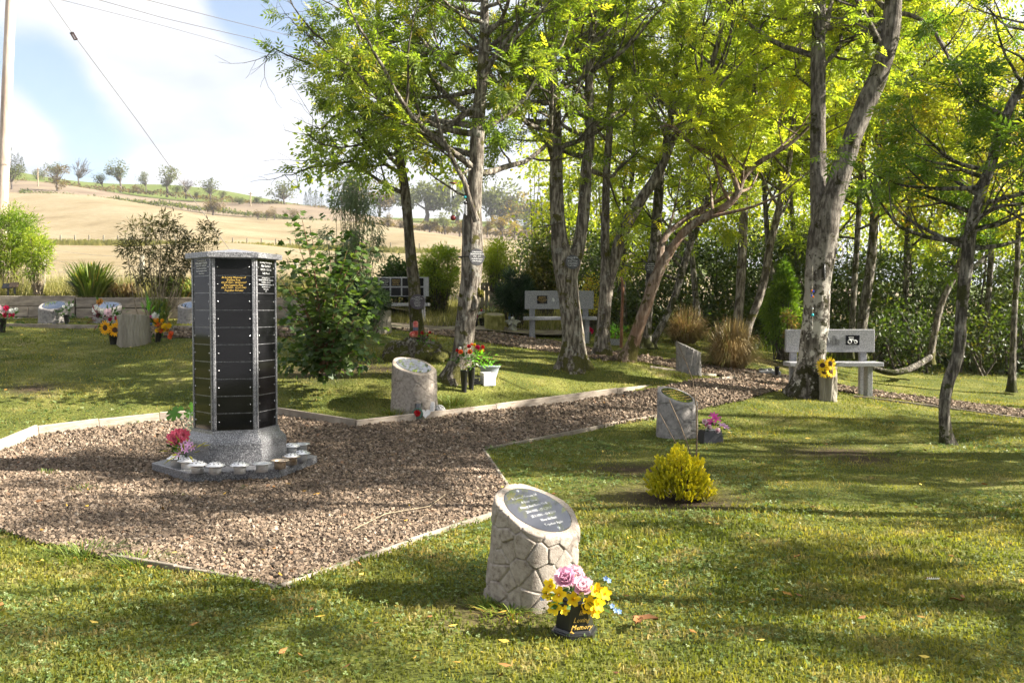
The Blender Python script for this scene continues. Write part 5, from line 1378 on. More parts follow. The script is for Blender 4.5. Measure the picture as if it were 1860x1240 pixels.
PHO = leafmat('strap_leaf', [(0, (.06, .10, .015)), (.5, (.13, .19, .03)), (.85, (.24, .28, .06)), (1, (.36, .2, .05))], trans=((1.4, 1.5, .6), .35))
ROUGH = leafmat('rough_grass_blade', [(0, (.12, .13, .03)), (.5, (.26, .25, .07)), (1, (.42, .37, .18))], trans=((1.3, 1.3, .7), .35))

# sycamore shrub beside the tower
REDST = mat('red_stem', [(.4, (.10, .05, .03)), (.6, (.17, .09, .05))], scale=9)
D = 10.9; b = at(592, 668, D); e = empty('sycamore_shrub', b, 'big leafed sycamore shrub just right of the granite tower', 'shrub'); mb = MB(); PP = []; DD = []
SH = [(548, 395), (535, 425), (562, 410), (520, 470), (505, 500), (515, 560), (510, 610), (530, 520), (610, 430), (630, 455), (600, 470), (655, 440), (670, 470), (640, 500), (680, 520), (690, 590), (660, 560), (640, 610), (675, 625), (590, 500), (570, 480), (585, 560), (620, 545), (545, 580), (560, 630), (610, 620), (530, 640), (650, 645), (585, 600), (600, 650), (540, 480), (625, 585), (510, 650)]
for x_, y_ in SH:
    tp = np.array(at(x_, y_, D + rng.uniform(-.55, .5)) - b); a0 = np.array([rng.normal() * .06, rng.normal() * .06, -.05]); md = a0 * .45 + tp * .55 + np.array([-tp[0] * .22, 0, .05 * tp[2]])
    Q = [a0 + (md - a0) * t if t <= 1 else md + (tp - md) * (t - 1) for t in np.linspace(0, 2, 11)]; mb.tube(Q, np.linspace(.011, .003, 11), 5)
    dr = (tp - md) / (np.linalg.norm(tp - md) + 1e-6)
    for i_, q in enumerate(Q[3:]):
        for z in range(11 if i_ > 3 else 7):
            v = rng.normal(size=3); v -= dr * v.dot(dr) * .7; v /= np.linalg.norm(v); PP.append(q + v * rng.uniform(.04, .17) + rng.normal(size=3) * .03); DD.append(v + dr * .4 + np.array([0, 0, -.25]))
foliage('foliage', np.array(PP), np.array(DD), rng.uniform(.045, .10, len(PP)), MAPLE, SYC, e, spin=.35, tintbias=.05); mb.build('stems', REDST, e)['kind'] = 'stuff'
# dark conifers behind
shrub('conifer', 'blue green conifer standing behind the sycamore shrub', 625, 12.6, 610, 428, 95, CON, .075, 9000, NARROW, 60, .12, taper=True, yc=.5, cat='conifer')
shrub('conifer', 'low blue green conifer at the log stump near the sycamore', 668, 12.6, 604, 505, 105, CON, .07, 8000, NARROW, 50, .10, cat='conifer', tb=.15)
shrub('conifer', 'dark spreading conifer between the gate and the bench', 936, 18.6, 606, 478, 88, CON, .09, 9000, NARROW, 50, .14, cat='conifer', tb=-.1, droop=-.6)
shrub('conifer', 'bright ferny conifer behind the brown tussock', 1422, 17.0, 648, 455, 120, CONB, .10, 9000, NARROW, 60, .24, cat='conifer', taper=True, yc=.5)
shrub('laurel_bush', 'rusty leaved bush at the foot of the bright ferny conifer', 1434, 16.4, 655, 545, 30, HILLR, .07, 420, DIAM, 12, .10, tb=.4)
# eucalyptus
shrub('eucalyptus_tree', 'grey green eucalyptus with hanging leaves behind the sycamore', 640, 14.6, 590, 310, 150, EUC, .085, 5200, NARROW, 46, .20, stemm=TWIGP, cat='tree', droop=.9, yc=.62)
# yellow green bushes in the middle distance
shrub('willow_bush', 'bright yellow green bush left of the ash with the scar', 800, 20, 572, 430, 110, WILL, .10, 7000, NARROW, 60, .2)
shrub('willow_bush', 'yellow green bush seen between the scarred ash and the gate', 905, 20.5, 545, 425, 90, WILL, .10, 5000, NARROW, 60, .22, tb=.15)
shrub('dark_shrub', 'dark shrub behind the bench with two rows of plates', 725, 20.5, 575, 462, 100, SYC, .08, 6000, DIAM, 50, .2, tb=-.1)
shrub('dark_shrub', 'berried open shrub left of the forked ash', 990, 19.8, 590, 420, 95, UND, .085, 5000, DIAM, 60, .2, tb=.3, stemm=TWIG)
shrub('dark_shrub', 'green shrub between the mossy trunk and the scarred ash', 785, 20.0, 590, 470, 70, UND, .08, 4200, DIAM, 40, .16, tb=.2)
shrub('autumn_shrub', 'small orange leaved shrub behind the forked ash', 1073, 18.5, 600, 490, 55, AUT, .06, 800, DIAM, 30, .14)
# left hand planting
shrub('bamboo_bush', 'tall yellow green bamboo clump at the left edge', 20, 18.9, 545, 356, 135, WILL, .10, 9000, NARROW, 80, .22, stemm=TWIGP, cat='bamboo', tb=-.05)
shrub('bamboo_bush', 'outer arching sprays of the bamboo at the left edge', 70, 18.0, 530, 400, 70, WILL, .10, 2200, NARROW, 40, .14, stemm=TWIGP, cat='bamboo')
shrub('buddleia', 'sparse open shrub with bare stems standing before the sleeper wall', 290, 16.7, 590, 392, 185, DRY, .115, 3000, NARROW, 120, .11, stemm=TWIGP, yc=.68, stems_=.35)
shrub('buddleia', 'thin arching sprays just left of the tower cap', 375, 16.6, 570, 400, 95, DRY, .12, 600, NARROW, 34, .10, stemm=TWIGP, yc=.66, stems_=.3)
blades('strap_plant', 'clump of green strap leaves above the sleeper wall', 165, 17.9, 538, 472, 120, 520, PHO, .028, .5, 'plant')
blades('strap_plant', 'brown green strappy clump above the wall near the tower', 325, 17.9, 540, 488, 110, 520, PHO, .022, 1.2, 'plant')
blades('strap_plant', 'rushy tuft on the gravel beneath the sparse shrub', 290, 16.4, 590, 525, 55, 260, PHO, .016, .9, 'plant')
blades('strap_plant', 'lower strappy clump right of the green strap leaves', 225, 18.2, 540, 500, 80, 400, BRG, .022, 1.2, 'plant')
# brown grass tussocks
tt = lambda out, r: .2 + .45 * (out[:, 0] * .5 + .5) + .25 * r + .35 * (out[:, 0] < -.2) * (r > .5)
blades('grass_tussock', 'large brown tussock of wispy grass beside the gravel path', 1328, 15.1, 672, 572, 128, 3000, BRG, .010, .75, erect=.6, root=.16, rpow=.9, tfun=tt, dome=True)
blades('grass_tussock', 'smaller brown tussock further back', 1245, 17.6, 624, 550, 110, 1900, BRG, .011, .75, erect=.6, root=.16, rpow=.9, dome=True)
# rough grass at the fence and in front of the field
def rough(name, label, x0, x1, y0, y1, n, h, m, zf, w=.02, kind='rough grass'):
    x = rng.uniform(x0, x1, n); y = rng.uniform(y0, y1, n); hh = h * rng.uniform(.4, 1.2, n) * (.5 + .8 * (.5 + .5 * np.sin(x * 2.3) * np.sin(y * 3 + x)))
    az = rng.uniform(0, 6.28, n); s = np.stack([np.cos(az), np.sin(az), 0 * az], 1) * w / 2; b = np.stack([x, y, zf(x, y) - .02], 1); tp = b + np.stack([rng.normal(size=n) * .25 * hh, rng.normal(size=n) * .25 * hh, hh], 1)
    V = np.stack([b - s, b + s, tp], 1).reshape(-1, 3)
    return tag(link(name, np_mesh(name, V, np.arange(3 * n).reshape(-1, 3), m, np.repeat(rng.random(n), 3))), label, kind, kind='stuff')
rough('rough_grass', 'tall dry grass and weeds along the fence above the sleeper wall', -13, -3.7, 18.0, 21.5, 22000, .42, ROUGH, bedz)
rz_ = lambda x, y: 1.05 + np.clip(y - 17.6, 0, 12) * .085 - np.clip(x + 2.0, 0, 4) * .04
rough('rough_grass', 'tufty pale grass behind the left bench and the gate', -3.6, 1.4, 18.4, 24, 16000, .25, ROUGH, rz_)
rough('woodland_grass', 'long grass and fern at the edge of the wood', 1.0, 12, 18.8, 23, 12000, .26, leafmat('wood_grass', [(0, (.03, .05, .01)), (.5, (.08, .11, .02)), (1, (.2, .18, .06))]), lambda x, y: gz(x, y))

# undergrowth wall of the wood: a dense mass nobody could count
def mass(name, label, boxes, leaf, size, tmpl=DIAM, cr=.5, cat='undergrowth', stemn=60, tb=0):
    PP, DD = [], []; mb = MB()
    for (px0, px1, y0, y1, D0, D1, n, nc) in boxes:
        kx = rng.uniform(px0, px1, nc); kD = rng.uniform(D0, D1, nc); ky = rng.uniform(y0, y1, nc)
        K = np.array([tuple(at(a, b, c)) for a, b, c in zip(kx, ky, kD)])
        ci = rng.integers(0, nc, n); v = rng.normal(size=(n, 3)); v /= np.linalg.norm(v, axis=1)[:, None]
        P = K[ci] + v * (cr * rng.uniform(.4, 1.3, nc)[ci] * rng.random(n) ** .5)[:, None] * np.array([1.2, 1, .8]); PP.append(P); DD.append(v + rng.normal(size=(n, 3)) * .6)
        for k in (K[::max(1, nc // stemn)] if stemn > 5 else []):
            g_ = gz(min(k[0], 29), k[1]); b = np.array([k[0] + rng.normal() * .3, k[1], g_ - .1]); mb.tube([b, (b + k) / 2 + rng.normal(size=3) * .12, k], [.03, .02, .006], 4)
    P = np.concatenate(PP); Dd = np.concatenate(DD)
    e = empty(name, tuple(P[0]), label, cat); o = foliage('foliage', P - P[0], Dd, rng.uniform(.6, 1.25, len(P)) * size, tmpl, leaf, e, tintbias=tb); o['kind'] = 'stuff'
    for v in mb.V: v -= P[0]
    if mb.V: mb.build('stems', TWIG, e)['kind'] = 'stuff'
    return e
mass('undergrowth', 'dense dark bushes filling the edge of the wood behind the trees', [(1060, 1500, 430, 640, 20.5, 25, 52000, 400), (1500, 2150, 470, 670, 19.5, 25, 56000, 400), (940, 1130, 440, 600, 22, 26, 9000, 80), (1000, 2300, 400, 640, 27, 31, 42000, 330), (1570, 2150, 560, 690, 18.2, 20, 12000, 110), (1090, 1480, 540, 640, 19.6, 21, 7000, 70)], UND, .098)
mass('woodland', 'sunlit yellow green foliage deep in the wood behind the trunks', [(1080, 1700, 120, 450, 24, 32, 30000, 260), (1650, 2200, 200, 480, 20, 28, 18000, 150), (960, 1120, 250, 440, 26, 32, 5000, 60)], ASHY, .16, tmpl=DIAM, cr=.75, cat='woodland', stemn=30, tb=.05)
mass('woodland', 'golden maple leaves glowing through the wood above the slender tree', [(1620, 1860, 180, 420, 17.5, 21, 4200, 60)], AUT, .12, cr=.5, cat='woodland', stemn=4)
mass('woodland', 'shaded green lower boughs of the trees behind the left gap', [(560, 860, 100, 330, 16.5, 19, 3800, 60)], ASH, .12, cr=.45, cat='woodland', stemn=3)

# yellow dwarf conifer on the lawn
b = gp(1243, 915)
e = empty('golden_dwarf_conifer', (b.x, b.y + .16, b.z), 'small golden yellow dwarf conifer on the near lawn', 'shrub')
n_ = 2100; v = rng.normal(size=(n_, 3)); v[:, 2] = np.abs(v[:, 2]); v /= np.linalg.norm(v, axis=1)[:, None]
lump = 1 + .12 * np.sin(v[:, 0] * 7 + 1) * np.sin(v[:, 1] * 6) + .08 * np.sin(v[:, 2] * 9 + v[:, 0] * 8)
Pc = v * np.array([.225, .21, .31]) * lump[:, None] * (.62 + .42 * rng.random(n_)[:, None]) + np.array([0, 0, .03])
SPR = (np.array([(0, -.12, 0), (0, .12, 0), (.7, .16, .05), (.7, -.16, .05), (1.0, 0, .1), (0, 0, -.12), (0, 0, .12), (.7, 0, .2), (.7, 0, -.12)]), np.array([(0, 1, 2, 3), (3, 2, 4, 4), (5, 6, 7, 8), (8, 7, 4, 4)]))
dirs = v * .75 + np.array([0, 0, .8]) + rng.normal(size=(n_, 3)) * .25
foliage('foliage', Pc, dirs, rng.uniform(.035, .06, n_), (SPR[0], np.array([(0, 1, 2, 3), (5, 6, 7, 8)])), GOLD, e, up=np.array([1.0, 0, 0]), spin=.8)
mb = MB()
for q in range(60):
    k = Pc[rng.integers(0, n_)] * .85; mb.tube([(0, 0, -.03), tuple(k * .5), tuple(k)], [.008, .006, .003], 4)
mb.build('stems', TWIG, e)['kind'] = 'stuff'
blades('weed_tuft', 'straggly tuft of dry grass and weeds at the right of the golden conifer', 1283, b.y + .1, 915, 868, 80, 160, ROUGH, .006, .8, 'weeds')
TWIGM = mat('brown_twig', [(.4, (.10, .07, .045)), (.6, (.17, .125, .085))], scale=12, rough=.9)
# bare saplings behind it
sb = gp(1262, 868); e = empty('bare_sapling', sb, 'leafless whip thin sapling rising behind the golden conifer', 'sapling'); D = sb.y
for pts in ([(1262, 868, 3.2), (1266, 800, 3), (1265, 740, 2.6), (1258, 690, 1.8), (1245, 655, 1.4), (1228, 615, 1)], [(1262, 855, 2.5), (1250, 810, 2.2), (1235, 770, 2), (1215, 725, 1.8)], [(1256, 862, 2), (1244, 830, 1.8), (1222, 795, 1.6), (1198, 750, 1)], [(1248, 660, 1.4), (1240, 648, 1.2), (1225, 640, 1)]):
    mb = MB(); mb.tube([tuple(at(x, y, D) - sb) for x, y, w in pts], [w / 2 * D / FPX for x, y, w in pts], 5); mb.build('stem', TWIGM, e, smooth=True)

# mound, root boulders at the mossy ash
mb = MB(); V = []
mp_ = MOUND
def blob(c, rx, ry, rz, sd, m, name, parent=None, label=None, cat=None, nu=40, nv=20, rough_=.16):
    th = np.linspace(0, 2 * np.pi, nu, endpoint=False); u = np.linspace(0.02, 1, nv); T_, U = np.meshgrid(th, u)
    ph_ = U * np.pi * .62; k = 1 + rough_ * (np.sin(3 * T_ + sd) * np.sin(4 * ph_ + sd) + .6 * np.sin(7 * T_ + sd * 2) * np.sin(6 * ph_) + .4 * np.sin(13 * T_ + 9 * ph_ + sd))
    X = rx * np.sin(ph_) * np.cos(T_) * k; Y = ry * np.sin(ph_) * np.sin(T_) * k; Z = rz * np.cos(ph_) * k
    V = np.stack([X, Y, Z], 2).reshape(-1, 3); i = np.arange(nv - 1)[:, None] * nu; j = np.arange(nu)[None]; kk = (j + 1) % nu
    F = np.stack([i + j, i + nu + j, i + nu + kk, i + kk], 2).reshape(-1, 4)
    o = link(name, np_mesh(name, V, [F, np.array([[q for q in range(nu)]])], m, None, True), parent, c)
    if label: tag(o, label, cat)
    return o
ROOTM = bark('root_bark', (.12, .10, .075), (.42, .38, .31), (.13, .13, .025), mosstop=.3, mosspatch=.22, lichenamt=.6)
e = empty('root_mound', mp_, 'mossy mound of roots and stones under the mossy ash', 'mound')
blob((0, .05, .02), .47, .34, .27, 1.2, ROOTM, 'root_mass', e)
for dx, dy, s in ((-.33, -.24, .13), (.1, -.3, .14), (.33, -.2, .15), (-.12, -.3, .09), (.42, -.02, .1)): blob((dx, dy, .03), s, s * .8, s * .8, dx * 9, ROOTM, 'root_knuckle', e, nu=20, nv=10)
# log
t = Tree(71); P, r = t.stem([(1585, 668, 11), (1610, 676, 13), (1640, 674, 14), (1668, 662, 14), (1690, 648, 13)], 16.6, 16.9, ns=10, lumps=.1)
b_ = gp(1620, 680); t.finish('fallen_log', b_, 'mossy fallen log lying along the edge of the wood', BKD, None, .1, cat='log', group='fallen logs')
t = Tree(72); P, r = t.stem([(1575, 658, 7), (1600, 662, 8), (1632, 664, 7), (1640, 655, 4)], 18, 17.6, ns=8, lumps=.1)
t.finish('fallen_log', gp(1600, 668), 'thin bare branch lying behind the mossy log', BK, None, .1, cat='log', group='fallen logs')
# red stake
p = gp(1128, 630); e = empty('wooden_stake', p, 'thin red brown stake standing between two ash trunks', 'stake')
mb = MB(); mb.tube([(0, 0, -.05), (.01, 0, .5), (.03, 0, 1.0), (.02, 0, 1.18), (-.01, 0, 1.27)], [.03, .028, .027, .024, .012], 8, .05); mb.build('pole', mat('red_wood', [(.4, (.16, .07, .04)), (.6, (.27, .13, .08))], scale=8, rough=.8), e, smooth=True)

# gate
g0 = at(868, 512, 20.5); g1 = at(924, 512, 20.5); zb_ = at(868, 562, 20.5).z
e = empty('wooden_gate', (g0.x, g0.y, zb_), 'weathered wooden gate of upright boards behind the scarred ash', 'gate'); W_ = g1.x - g0.x; H_ = g0.z - zb_
for x_ in (0, W_): mb = MB(); mb.box((x_, 0, H_ / 2 + .02), (.09, .09, H_ + .16)); mb.build('gate_post', timber_grey, e)
for z_ in (.12, H_ - .06): mb = MB(); mb.box((W_ / 2, -.052, z_), (W_ - .1, .03, .08)); mb.build('rail', MATS['sleeper'], e)
for i in range(6): mb = MB(); mb.box((.1 + (W_ - .2) * i / 5, -.02, H_ / 2), (.075, .022, H_ - .06)); mb.build('slat', MATS['sleeper'], e)
mb = MB(); L2 = math.hypot(W_ - .15, H_ - .2); M_ = Matrix.Rotation(math.atan2(H_ - .2, W_ - .15), 3, 'Y'); mb.box((W_ / 2, -.083, H_ / 2), (L2, .025, .07), M_); mb.build('brace', MATS['sleeper'], e)

# near fence: posts and wires above the wall
FP = mat('fence_post_wood', [(.4, (.14, .13, .10)), (.6, (.26, .24, .19))], scale=9, rough=.95, stretch=(1, 1, .2))
WIRE = mat('wire', [(0, (.22, .21, .2))], rough=.5, metal=.6)
fe = empty('wire_fence', at(78, 530, 20), 'wire fence on round timber posts above the sleeper wall', 'fence'); f0 = fe.location.copy(); tops = []
for px_, yt, yb, D in ((78, 446, 532, 20), (258, 462, 540, 21.5), (-130, 440, 530, 19.5), (538, 470, 545, 23)):
    a, b = at(px_, yt, D), at(px_, yb, D); mb = MB(); mb.tube([tuple(b - f0), tuple(a - f0), tuple(a - f0 + Vector((0, 0, .01)))], [.058, .055, .001], 9); mb.build('post', FP, fe, smooth=True); tops.append((a, b, px_))
tops.sort(key=lambda q: q[2])
for (a, b, _), (a2, b2, _) in zip(tops[:-1], tops[1:]):
    for fr_ in (.08, .3, .52, .74):
        q0 = a.lerp(b, fr_) - f0; q1 = a2.lerp(b2, fr_) - f0; md = (q0 + q1) / 2 - Vector((0, 0, .03)); mb = MB(); mb.tube([tuple(q0), tuple(md), tuple(q1)], .0032, 4); mb.build('wire', WIRE, fe)
# far fence line across the field
fe = empty('field_fence', hillpt(110, 128), 'distant line of fence posts crossing the stubble field', 'fence'); f0 = fe.location.copy()
mb0 = MB(); mb0.box((0, 0, .55), (.14, .14, 1.3)); PM = mb0.mesh('post', FP)
for i, px_ in enumerate(range(60, 990, 26)):
    q = hillpt(px_, 128); o = link('post', PM, fe); o.location = q - f0
FR = leafmat('field_margin', [(0, (.2, .18, .08)), (.5, (.32, .3, .13)), (1, (.42, .38, .2))])
x = rng.uniform(-75, 8, 5000); y = 127 + rng.normal(size=5000) * 1.2; px_ = x / y * FPX + 930
zz_ = np.array([hill_py(a, b) for a, b in zip(px_, y)]); s = np.stack([np.full(5000, .2), np.zeros(5000), np.zeros(5000)], 1); b = np.stack([x, y, zz_ - .2], 1); tp = b + np.stack([rng.normal(size=5000) * .2, 0 * x, rng.uniform(.3, 1.0, 5000)], 1)
tag(link('field_margin_grass', np_mesh('field_margin_grass', np.stack([b - s, b + s, tp], 1).reshape(-1, 3), np.arange(15000).reshape(-1, 3), FR, np.repeat(rng.random(5000), 3))), 'strip of longer grass along the far fence line', 'grass', kind='stuff')

# hedge banks on the hill
def bank(name, label, D0, px0, px1, h, m, n, gaps=True, jit=2.0):
    px_ = rng.uniform(px0, px1, n); D = D0 + rng.normal(size=n) * jit; hh = h * rng.uniform(.2, 1, n) * (.4 + .8 * (.5 + .5 * np.sin(px_ * .11) * np.sin(px_ * .043 + 2)))
    B = np.array([tuple(hillpt(a, d)) for a, d in zip(px_, D)]); v = rng.normal(size=(n, 3)); P = B + np.stack([0 * hh, 0 * hh, hh], 1)
    o = foliage(name, P - B[0], v, rng.uniform(.5, 1.2, n), DIAM, m, None); o.location = B[0]; return tag(o, label, 'hedge', kind='stuff')
bank('hedge_bank', 'low scrubby bank between the pasture and the upper field', 350, -300, 640, 1.8, HILLR, 5200)
bank('hedge_bank', 'darker grassy bank between the upper field and the stubble field', 300, 40, 640, 1.0, HILLT, 4200)
bank('hedge_bank', 'scrubby boundary at the top of the field in the middle distance', 292, 640, 1010, 2.2, HILLR, 3600)

# trees on the hillside: (px, py of the foot, height px, width px, kind)
def hilltree(px, py, h, w, kind, label, D=None, n=900):
    b = hill_base(px, py) if D is None else hillpt(px, D); k = b.y / FPX; H, W = h * k * 1.18, w * k * 1.22
    e = empty('hillside_tree', b, label, 'tree', 'trees on the hillside')
    leaf = {'g': HILLT, 'r': HILLR, 'c': HILLC, 'b': None, 'o': HILLO}[kind]; mb = MB(); tr = .10 if kind != 'r' else .02
    if kind == 'c':
        mb.tube([(0, 0, -.5), (0, 0, H)], [W * .05, .05], 6)
        z = rng.random(n) ** 1.3; r_ = (1 - z) * W / 2 * rng.random(n) ** .4; a = rng.uniform(0, 6.28, n); P = np.stack([np.cos(a) * r_, np.sin(a) * r_, .06 * H + z * H * .94], 1)
        foliage('crown', P, np.stack([np.cos(a), np.sin(a), 0 * a - .3], 1) + rng.normal(size=(n, 3)) * .3, rng.uniform(.6, 1.2, n) * W * .13, DIAM, leaf, e)
    else:
        nc = (9 + int(rng.integers(0, 12))) if kind != 'b' else 26; W = W * rng.uniform(.9, 1.25); tl = rng.normal() * W * .12; u = rng.normal(size=(nc, 3)); u /= np.linalg.norm(u, axis=1)[:, None]; lowz = .62 if kind in 'gbo' else .5
        K = u * np.array([W * .36, W * .3, H * .27]) * (rng.random(nc)[:, None] ** .5) + np.array([tl, 0, H * lowz]) + rng.normal(size=(nc, 3)) * np.array([W * .09, W * .05, H * .07])
        fk = np.array([0, 0, H * .28])
        mb.tube([(0, 0, -.6), (W * .02, 0, H * .15), tuple(fk)], [W * .045, W * .035, W * .03], 7)
        for q in K:
            m_ = (fk + q) / 2 + rng.normal(size=3) * W * .05; mb.tube([tuple(fk), tuple(m_), tuple(q)], [W * .02, W * .012, W * .005], 4)
            if kind == 'b':
                for z in range(6):
                    d_ = q - fk; d_ = d_ / np.linalg.norm(d_) + rng.normal(size=3) * .5; mb.tube([tuple(m_ * .4 + q * .6), tuple(q + d_ * W * .16)], [W * .006, W * .0025], 3)
        if kind != 'b':
            ci = rng.integers(0, nc, n); v = rng.normal(size=(n, 3)); v /= np.linalg.norm(v, axis=1)[:, None]; P = K[ci] + v * (W * .19 * rng.uniform(.5, 1.2, nc)[ci] * rng.random(n) ** .4)[:, None]; P[:, 2] = np.maximum(P[:, 2], H * .08)
            foliage('crown', P, v + rng.normal(size=(n, 3)) * .5, rng.uniform(.6, 1.2, n) * W * .07, DIAM, leaf, e)
    mb.build('trunk', HTK, e)
HTK = mat('hill_trunk', [(.4, (.06, .05, .042)), (.6, (.12, .10, .085))], scale=1, rough=1); HILLO = leafmat('hill_tree_orange', [(0, (.12, .09, .03)), (.5, (.2, .14, .04)), (1, (.3, .2, .05))], sc=.3)
for a in [(25, 346, 42, 42, 'g', 'dark round tree on the hill just right of the utility pole'), (107, 354, 60, 40, 'r', 'tall dark hawthorn on the hill right of the bamboo tip'), (108, 325, 22, 26, 'g', 'tree top showing above the tall dark hawthorn'), (146, 338, 40, 36, 'b', 'bare winter looking tree on the hill boundary'), (70, 332, 20, 24, 'g', 'small scrub tree left of the hawthorn on the hill'),
          (189, 344, 26, 20, 'g', 'narrow small tree left of the broad boundary tree'), (222, 347, 45, 46, 'g', 'broad leafy tree at the middle of the hill boundary'), (253, 350, 14, 18, 'r', 'low thorn bush right of the broad boundary tree'), (268, 350, 37, 22, 'g', 'slim tree between two broad ones on the boundary'),
          (306, 356, 48, 42, 'g', 'leafy boundary tree crossed by the stay wire'), (322, 358, 20, 16, 'g', 'small tree under the right side of the stay wire tree'), (340, 359, 30, 24, 'b', 'bare twiggy tree right of the stay wire'), (360, 361, 13, 14, 'g', 'tiny dark bush right of the stay wire'), (384, 365, 34, 32, 'g', 'round tree on the boundary above the hawthorn pair'), (405, 367, 20, 14, 'g', 'low tree attached to the round one on its right'),
          (389, 388, 26, 32, 'r', 'brown hawthorn pair on the line between the two fields'), (436, 371, 10, 18, 'g', 'flat dark bush on the pasture'), (470, 373, 14, 16, 'g', 'small dark bush right of the distant pole'), (517, 377, 42, 44, 'g', 'spreading tree near the right end of the pasture'),
          (470, 395, 15, 14, 'r', 'leftmost brown bush of the row on the stubble field'), (486, 397, 17, 16, 'r', 'second brown bush of the row on the stubble field'), (500, 398, 20, 18, 'r', 'tallest brown bush of the row on the stubble field'), (519, 399, 16, 13, 'r', 'fourth brown bush of the row on the stubble field'), (538, 401, 20, 22, 'r', 'rightmost brown bush of the row on the stubble field')]: hilltree(*a)
for a in [(705, 418, 28, 22, 'r', 'reddish bush at the field top left of the mossy trunk'), (728, 420, 24, 22, 'r', 'second reddish bush left of the mossy trunk at the field top'), (780, 424, 26, 30, 'r', 'reddish bush right of the mossy trunk at the field top'), (808, 426, 34, 26, 'g', 'greenish bush left of the scarred ash at the field top'), (835, 428, 24, 28, 'r', 'red brown bush touching the scarred ash on its left'),
          (885, 428, 28, 24, 'r', 'red brown bush just right of the scarred ash'), (912, 431, 34, 36, 'o', 'orange tinted bush right of the scarred ash'), (935, 432, 26, 24, 'o', 'yellow brown bush left of the forked ash'), (955, 432, 40, 34, 'g', 'leaning pine like tree left of the forked ash')]: hilltree(*a, D=None, n=1100)
for a in [(565, 368, 30, 12, 'c', 'leftmost dark conifer at the end of the pasture'), (575, 370, 28, 12, 'c', 'middle dark conifer at the end of the pasture'), (585, 372, 26, 12, 'c', 'right dark conifer at the end of the pasture'), (557, 366, 22, 10, 'c', 'small outermost conifer at the end of the pasture')]: hilltree(*a, D=448, n=500)
for i, a in enumerate([(775, 395, 55, 80, 'g', 'broad rounded tree in the distant wood left of the scarred ash'), (830, 400, 62, 75, 'g', 'large rounded tree in the distant wood behind the red ball'), (893, 405, 62, 85, 'g', 'great dark domed tree right of the scarred ash'), (935, 408, 48, 60, 'o', 'tawny domed tree behind the dark one'), (975, 410, 52, 60, 'g', 'grey green tree beside the forked ash in the distance'),
          (690, 390, 55, 60, 'r', 'bare purple brown tree behind the eucalyptus'), (650, 388, 60, 60, 'r', 'purple brown treetop behind the eucalyptus on its left'), (735, 395, 50, 55, 'g', 'rounded tree in the distant wood behind the mossy trunk'), (1010, 415, 50, 60, 'g', 'distant tree behind the forked ash')]): hilltree(*a, D=400 + i * 3, n=1700)
# dark wood on the skyline at the left edge
for i in range(22):
    px_ = -90 + i * 6.4; d0 = hillpt(px_, 500); h_ = (315 - 285 + (40 - px_) * .28 + random.uniform(-3, 3)) + 0
    hilltree(px_, 0, max(8, h_ + (8 if i > 16 else 0) * random.random()), 16, 'c', 'dark conifer of the plantation on the skyline behind the utility pole', D=505, n=260)
for o in bpy.data.objects:
    if o.get('label', '').startswith('dark conifer of the plantation'): o['group'] = 'plantation conifers'
# poles on the hill
for px_, yt, yb, lab in ((222, 306, 345, 'left distant utility pole on the hill'), (457, 350, 376, 'right distant utility pole on the hill')):
    b = hill_base(px_ / 3.1 if False else (73 if px_ == 222 else px_), yb); k = b.y / FPX; e = empty('distant_utility_pole', b, lab, 'utility pole', 'distant utility poles'); H = (yb - yt) * k
    mb = MB(); mb.tube([(0, 0, -.5), (0, 0, H)], [.28, .22], 6); mb.build('pole', TWIGP, e); mb = MB(); mb.box((0, -.3, H - .6), (1.8, .2, .2)); mb.build('crossarm', TWIGP, e)

# ------------------------------------------------------------------ utility pole and wires
PW = mat('pole_wood', [(.3, (.26, .19, .15)), (.5, (.42, .33, .27)), (.7, (.56, .47, .40))], scale=5, detail=9, rough=.85, stretch=(1, 1, .25), bump=.6, bscale=18, coords='Object')
D = 19.5; a = at(5, 350, D); top = at(22, -60, D); ax = (top - a).normalized(); b = a - ax * 1.6; e = empty('utility_pole', b, 'tall round timber utility pole at the left edge', 'utility pole')
n_ = 40; mb = MB(); L_ = (top - b).length + 4.5; pts = [tuple(ax * (L_ * i / n_)) for i in range(n_ + 1)]; mb.tube(pts, [.12 - .04 * i / n_ + .003 * math.sin(i * 2.3) for i in range(n_ + 1)], 16, .03); mb.build('pole', PW, e, smooth=True)
topw = b + ax * (L_ - .2)
DARK = mat('cable', [(0, (.07, .07, .075))], rough=.5)
def wire(name, pts, r_, label, cat, group=None, m=DARK):
    P = [at(*p) for p in pts]; e = empty(name, P[0], label, cat, group); mb = MB(); Q = []
    for i in range(21):
        t = i / 20; j = min(len(P) - 2, int(t * (len(P) - 1))); f = t * (len(P) - 1) - j; Q.append(tuple(P[j].lerp(P[j + 1], f) - P[0]))
    mb.tube(Q, r_, 5); mb.build('wire', m, e); return e, P
e, P = wire('stay_wire', [(40, -70, 17.2), (134, 64, 18.2), (250, 220, 20), (320, 318, 21.5), (420, 458, 23), (436, 480, 23.2)], .008, 'stay wire slanting down from the pole with a strain insulator', 'stay wire', m=mat('stay_steel', [(0, (.25, .24, .23))], rough=.5, metal=.5))
q = at(134, 66, 18.15); dv = (at(140, 76, 18.25) - at(128, 56, 18.1)).normalized(); M_ = dv.to_track_quat('Z', 'Y')
mb = MB(); 
for s in (-1, 1): mb.box((s * .03, 0, 0), (.02, .03, .15))
for s in (-1, 1): mb.box((0, 0, s * .07), (.08, .035, .02))
o = mb.build('strain_insulator', mat('insulator', [(0, (.035, .02, .018))], rough=.3), e); o.location = q - e.location; o.rotation_euler = M_.to_euler()
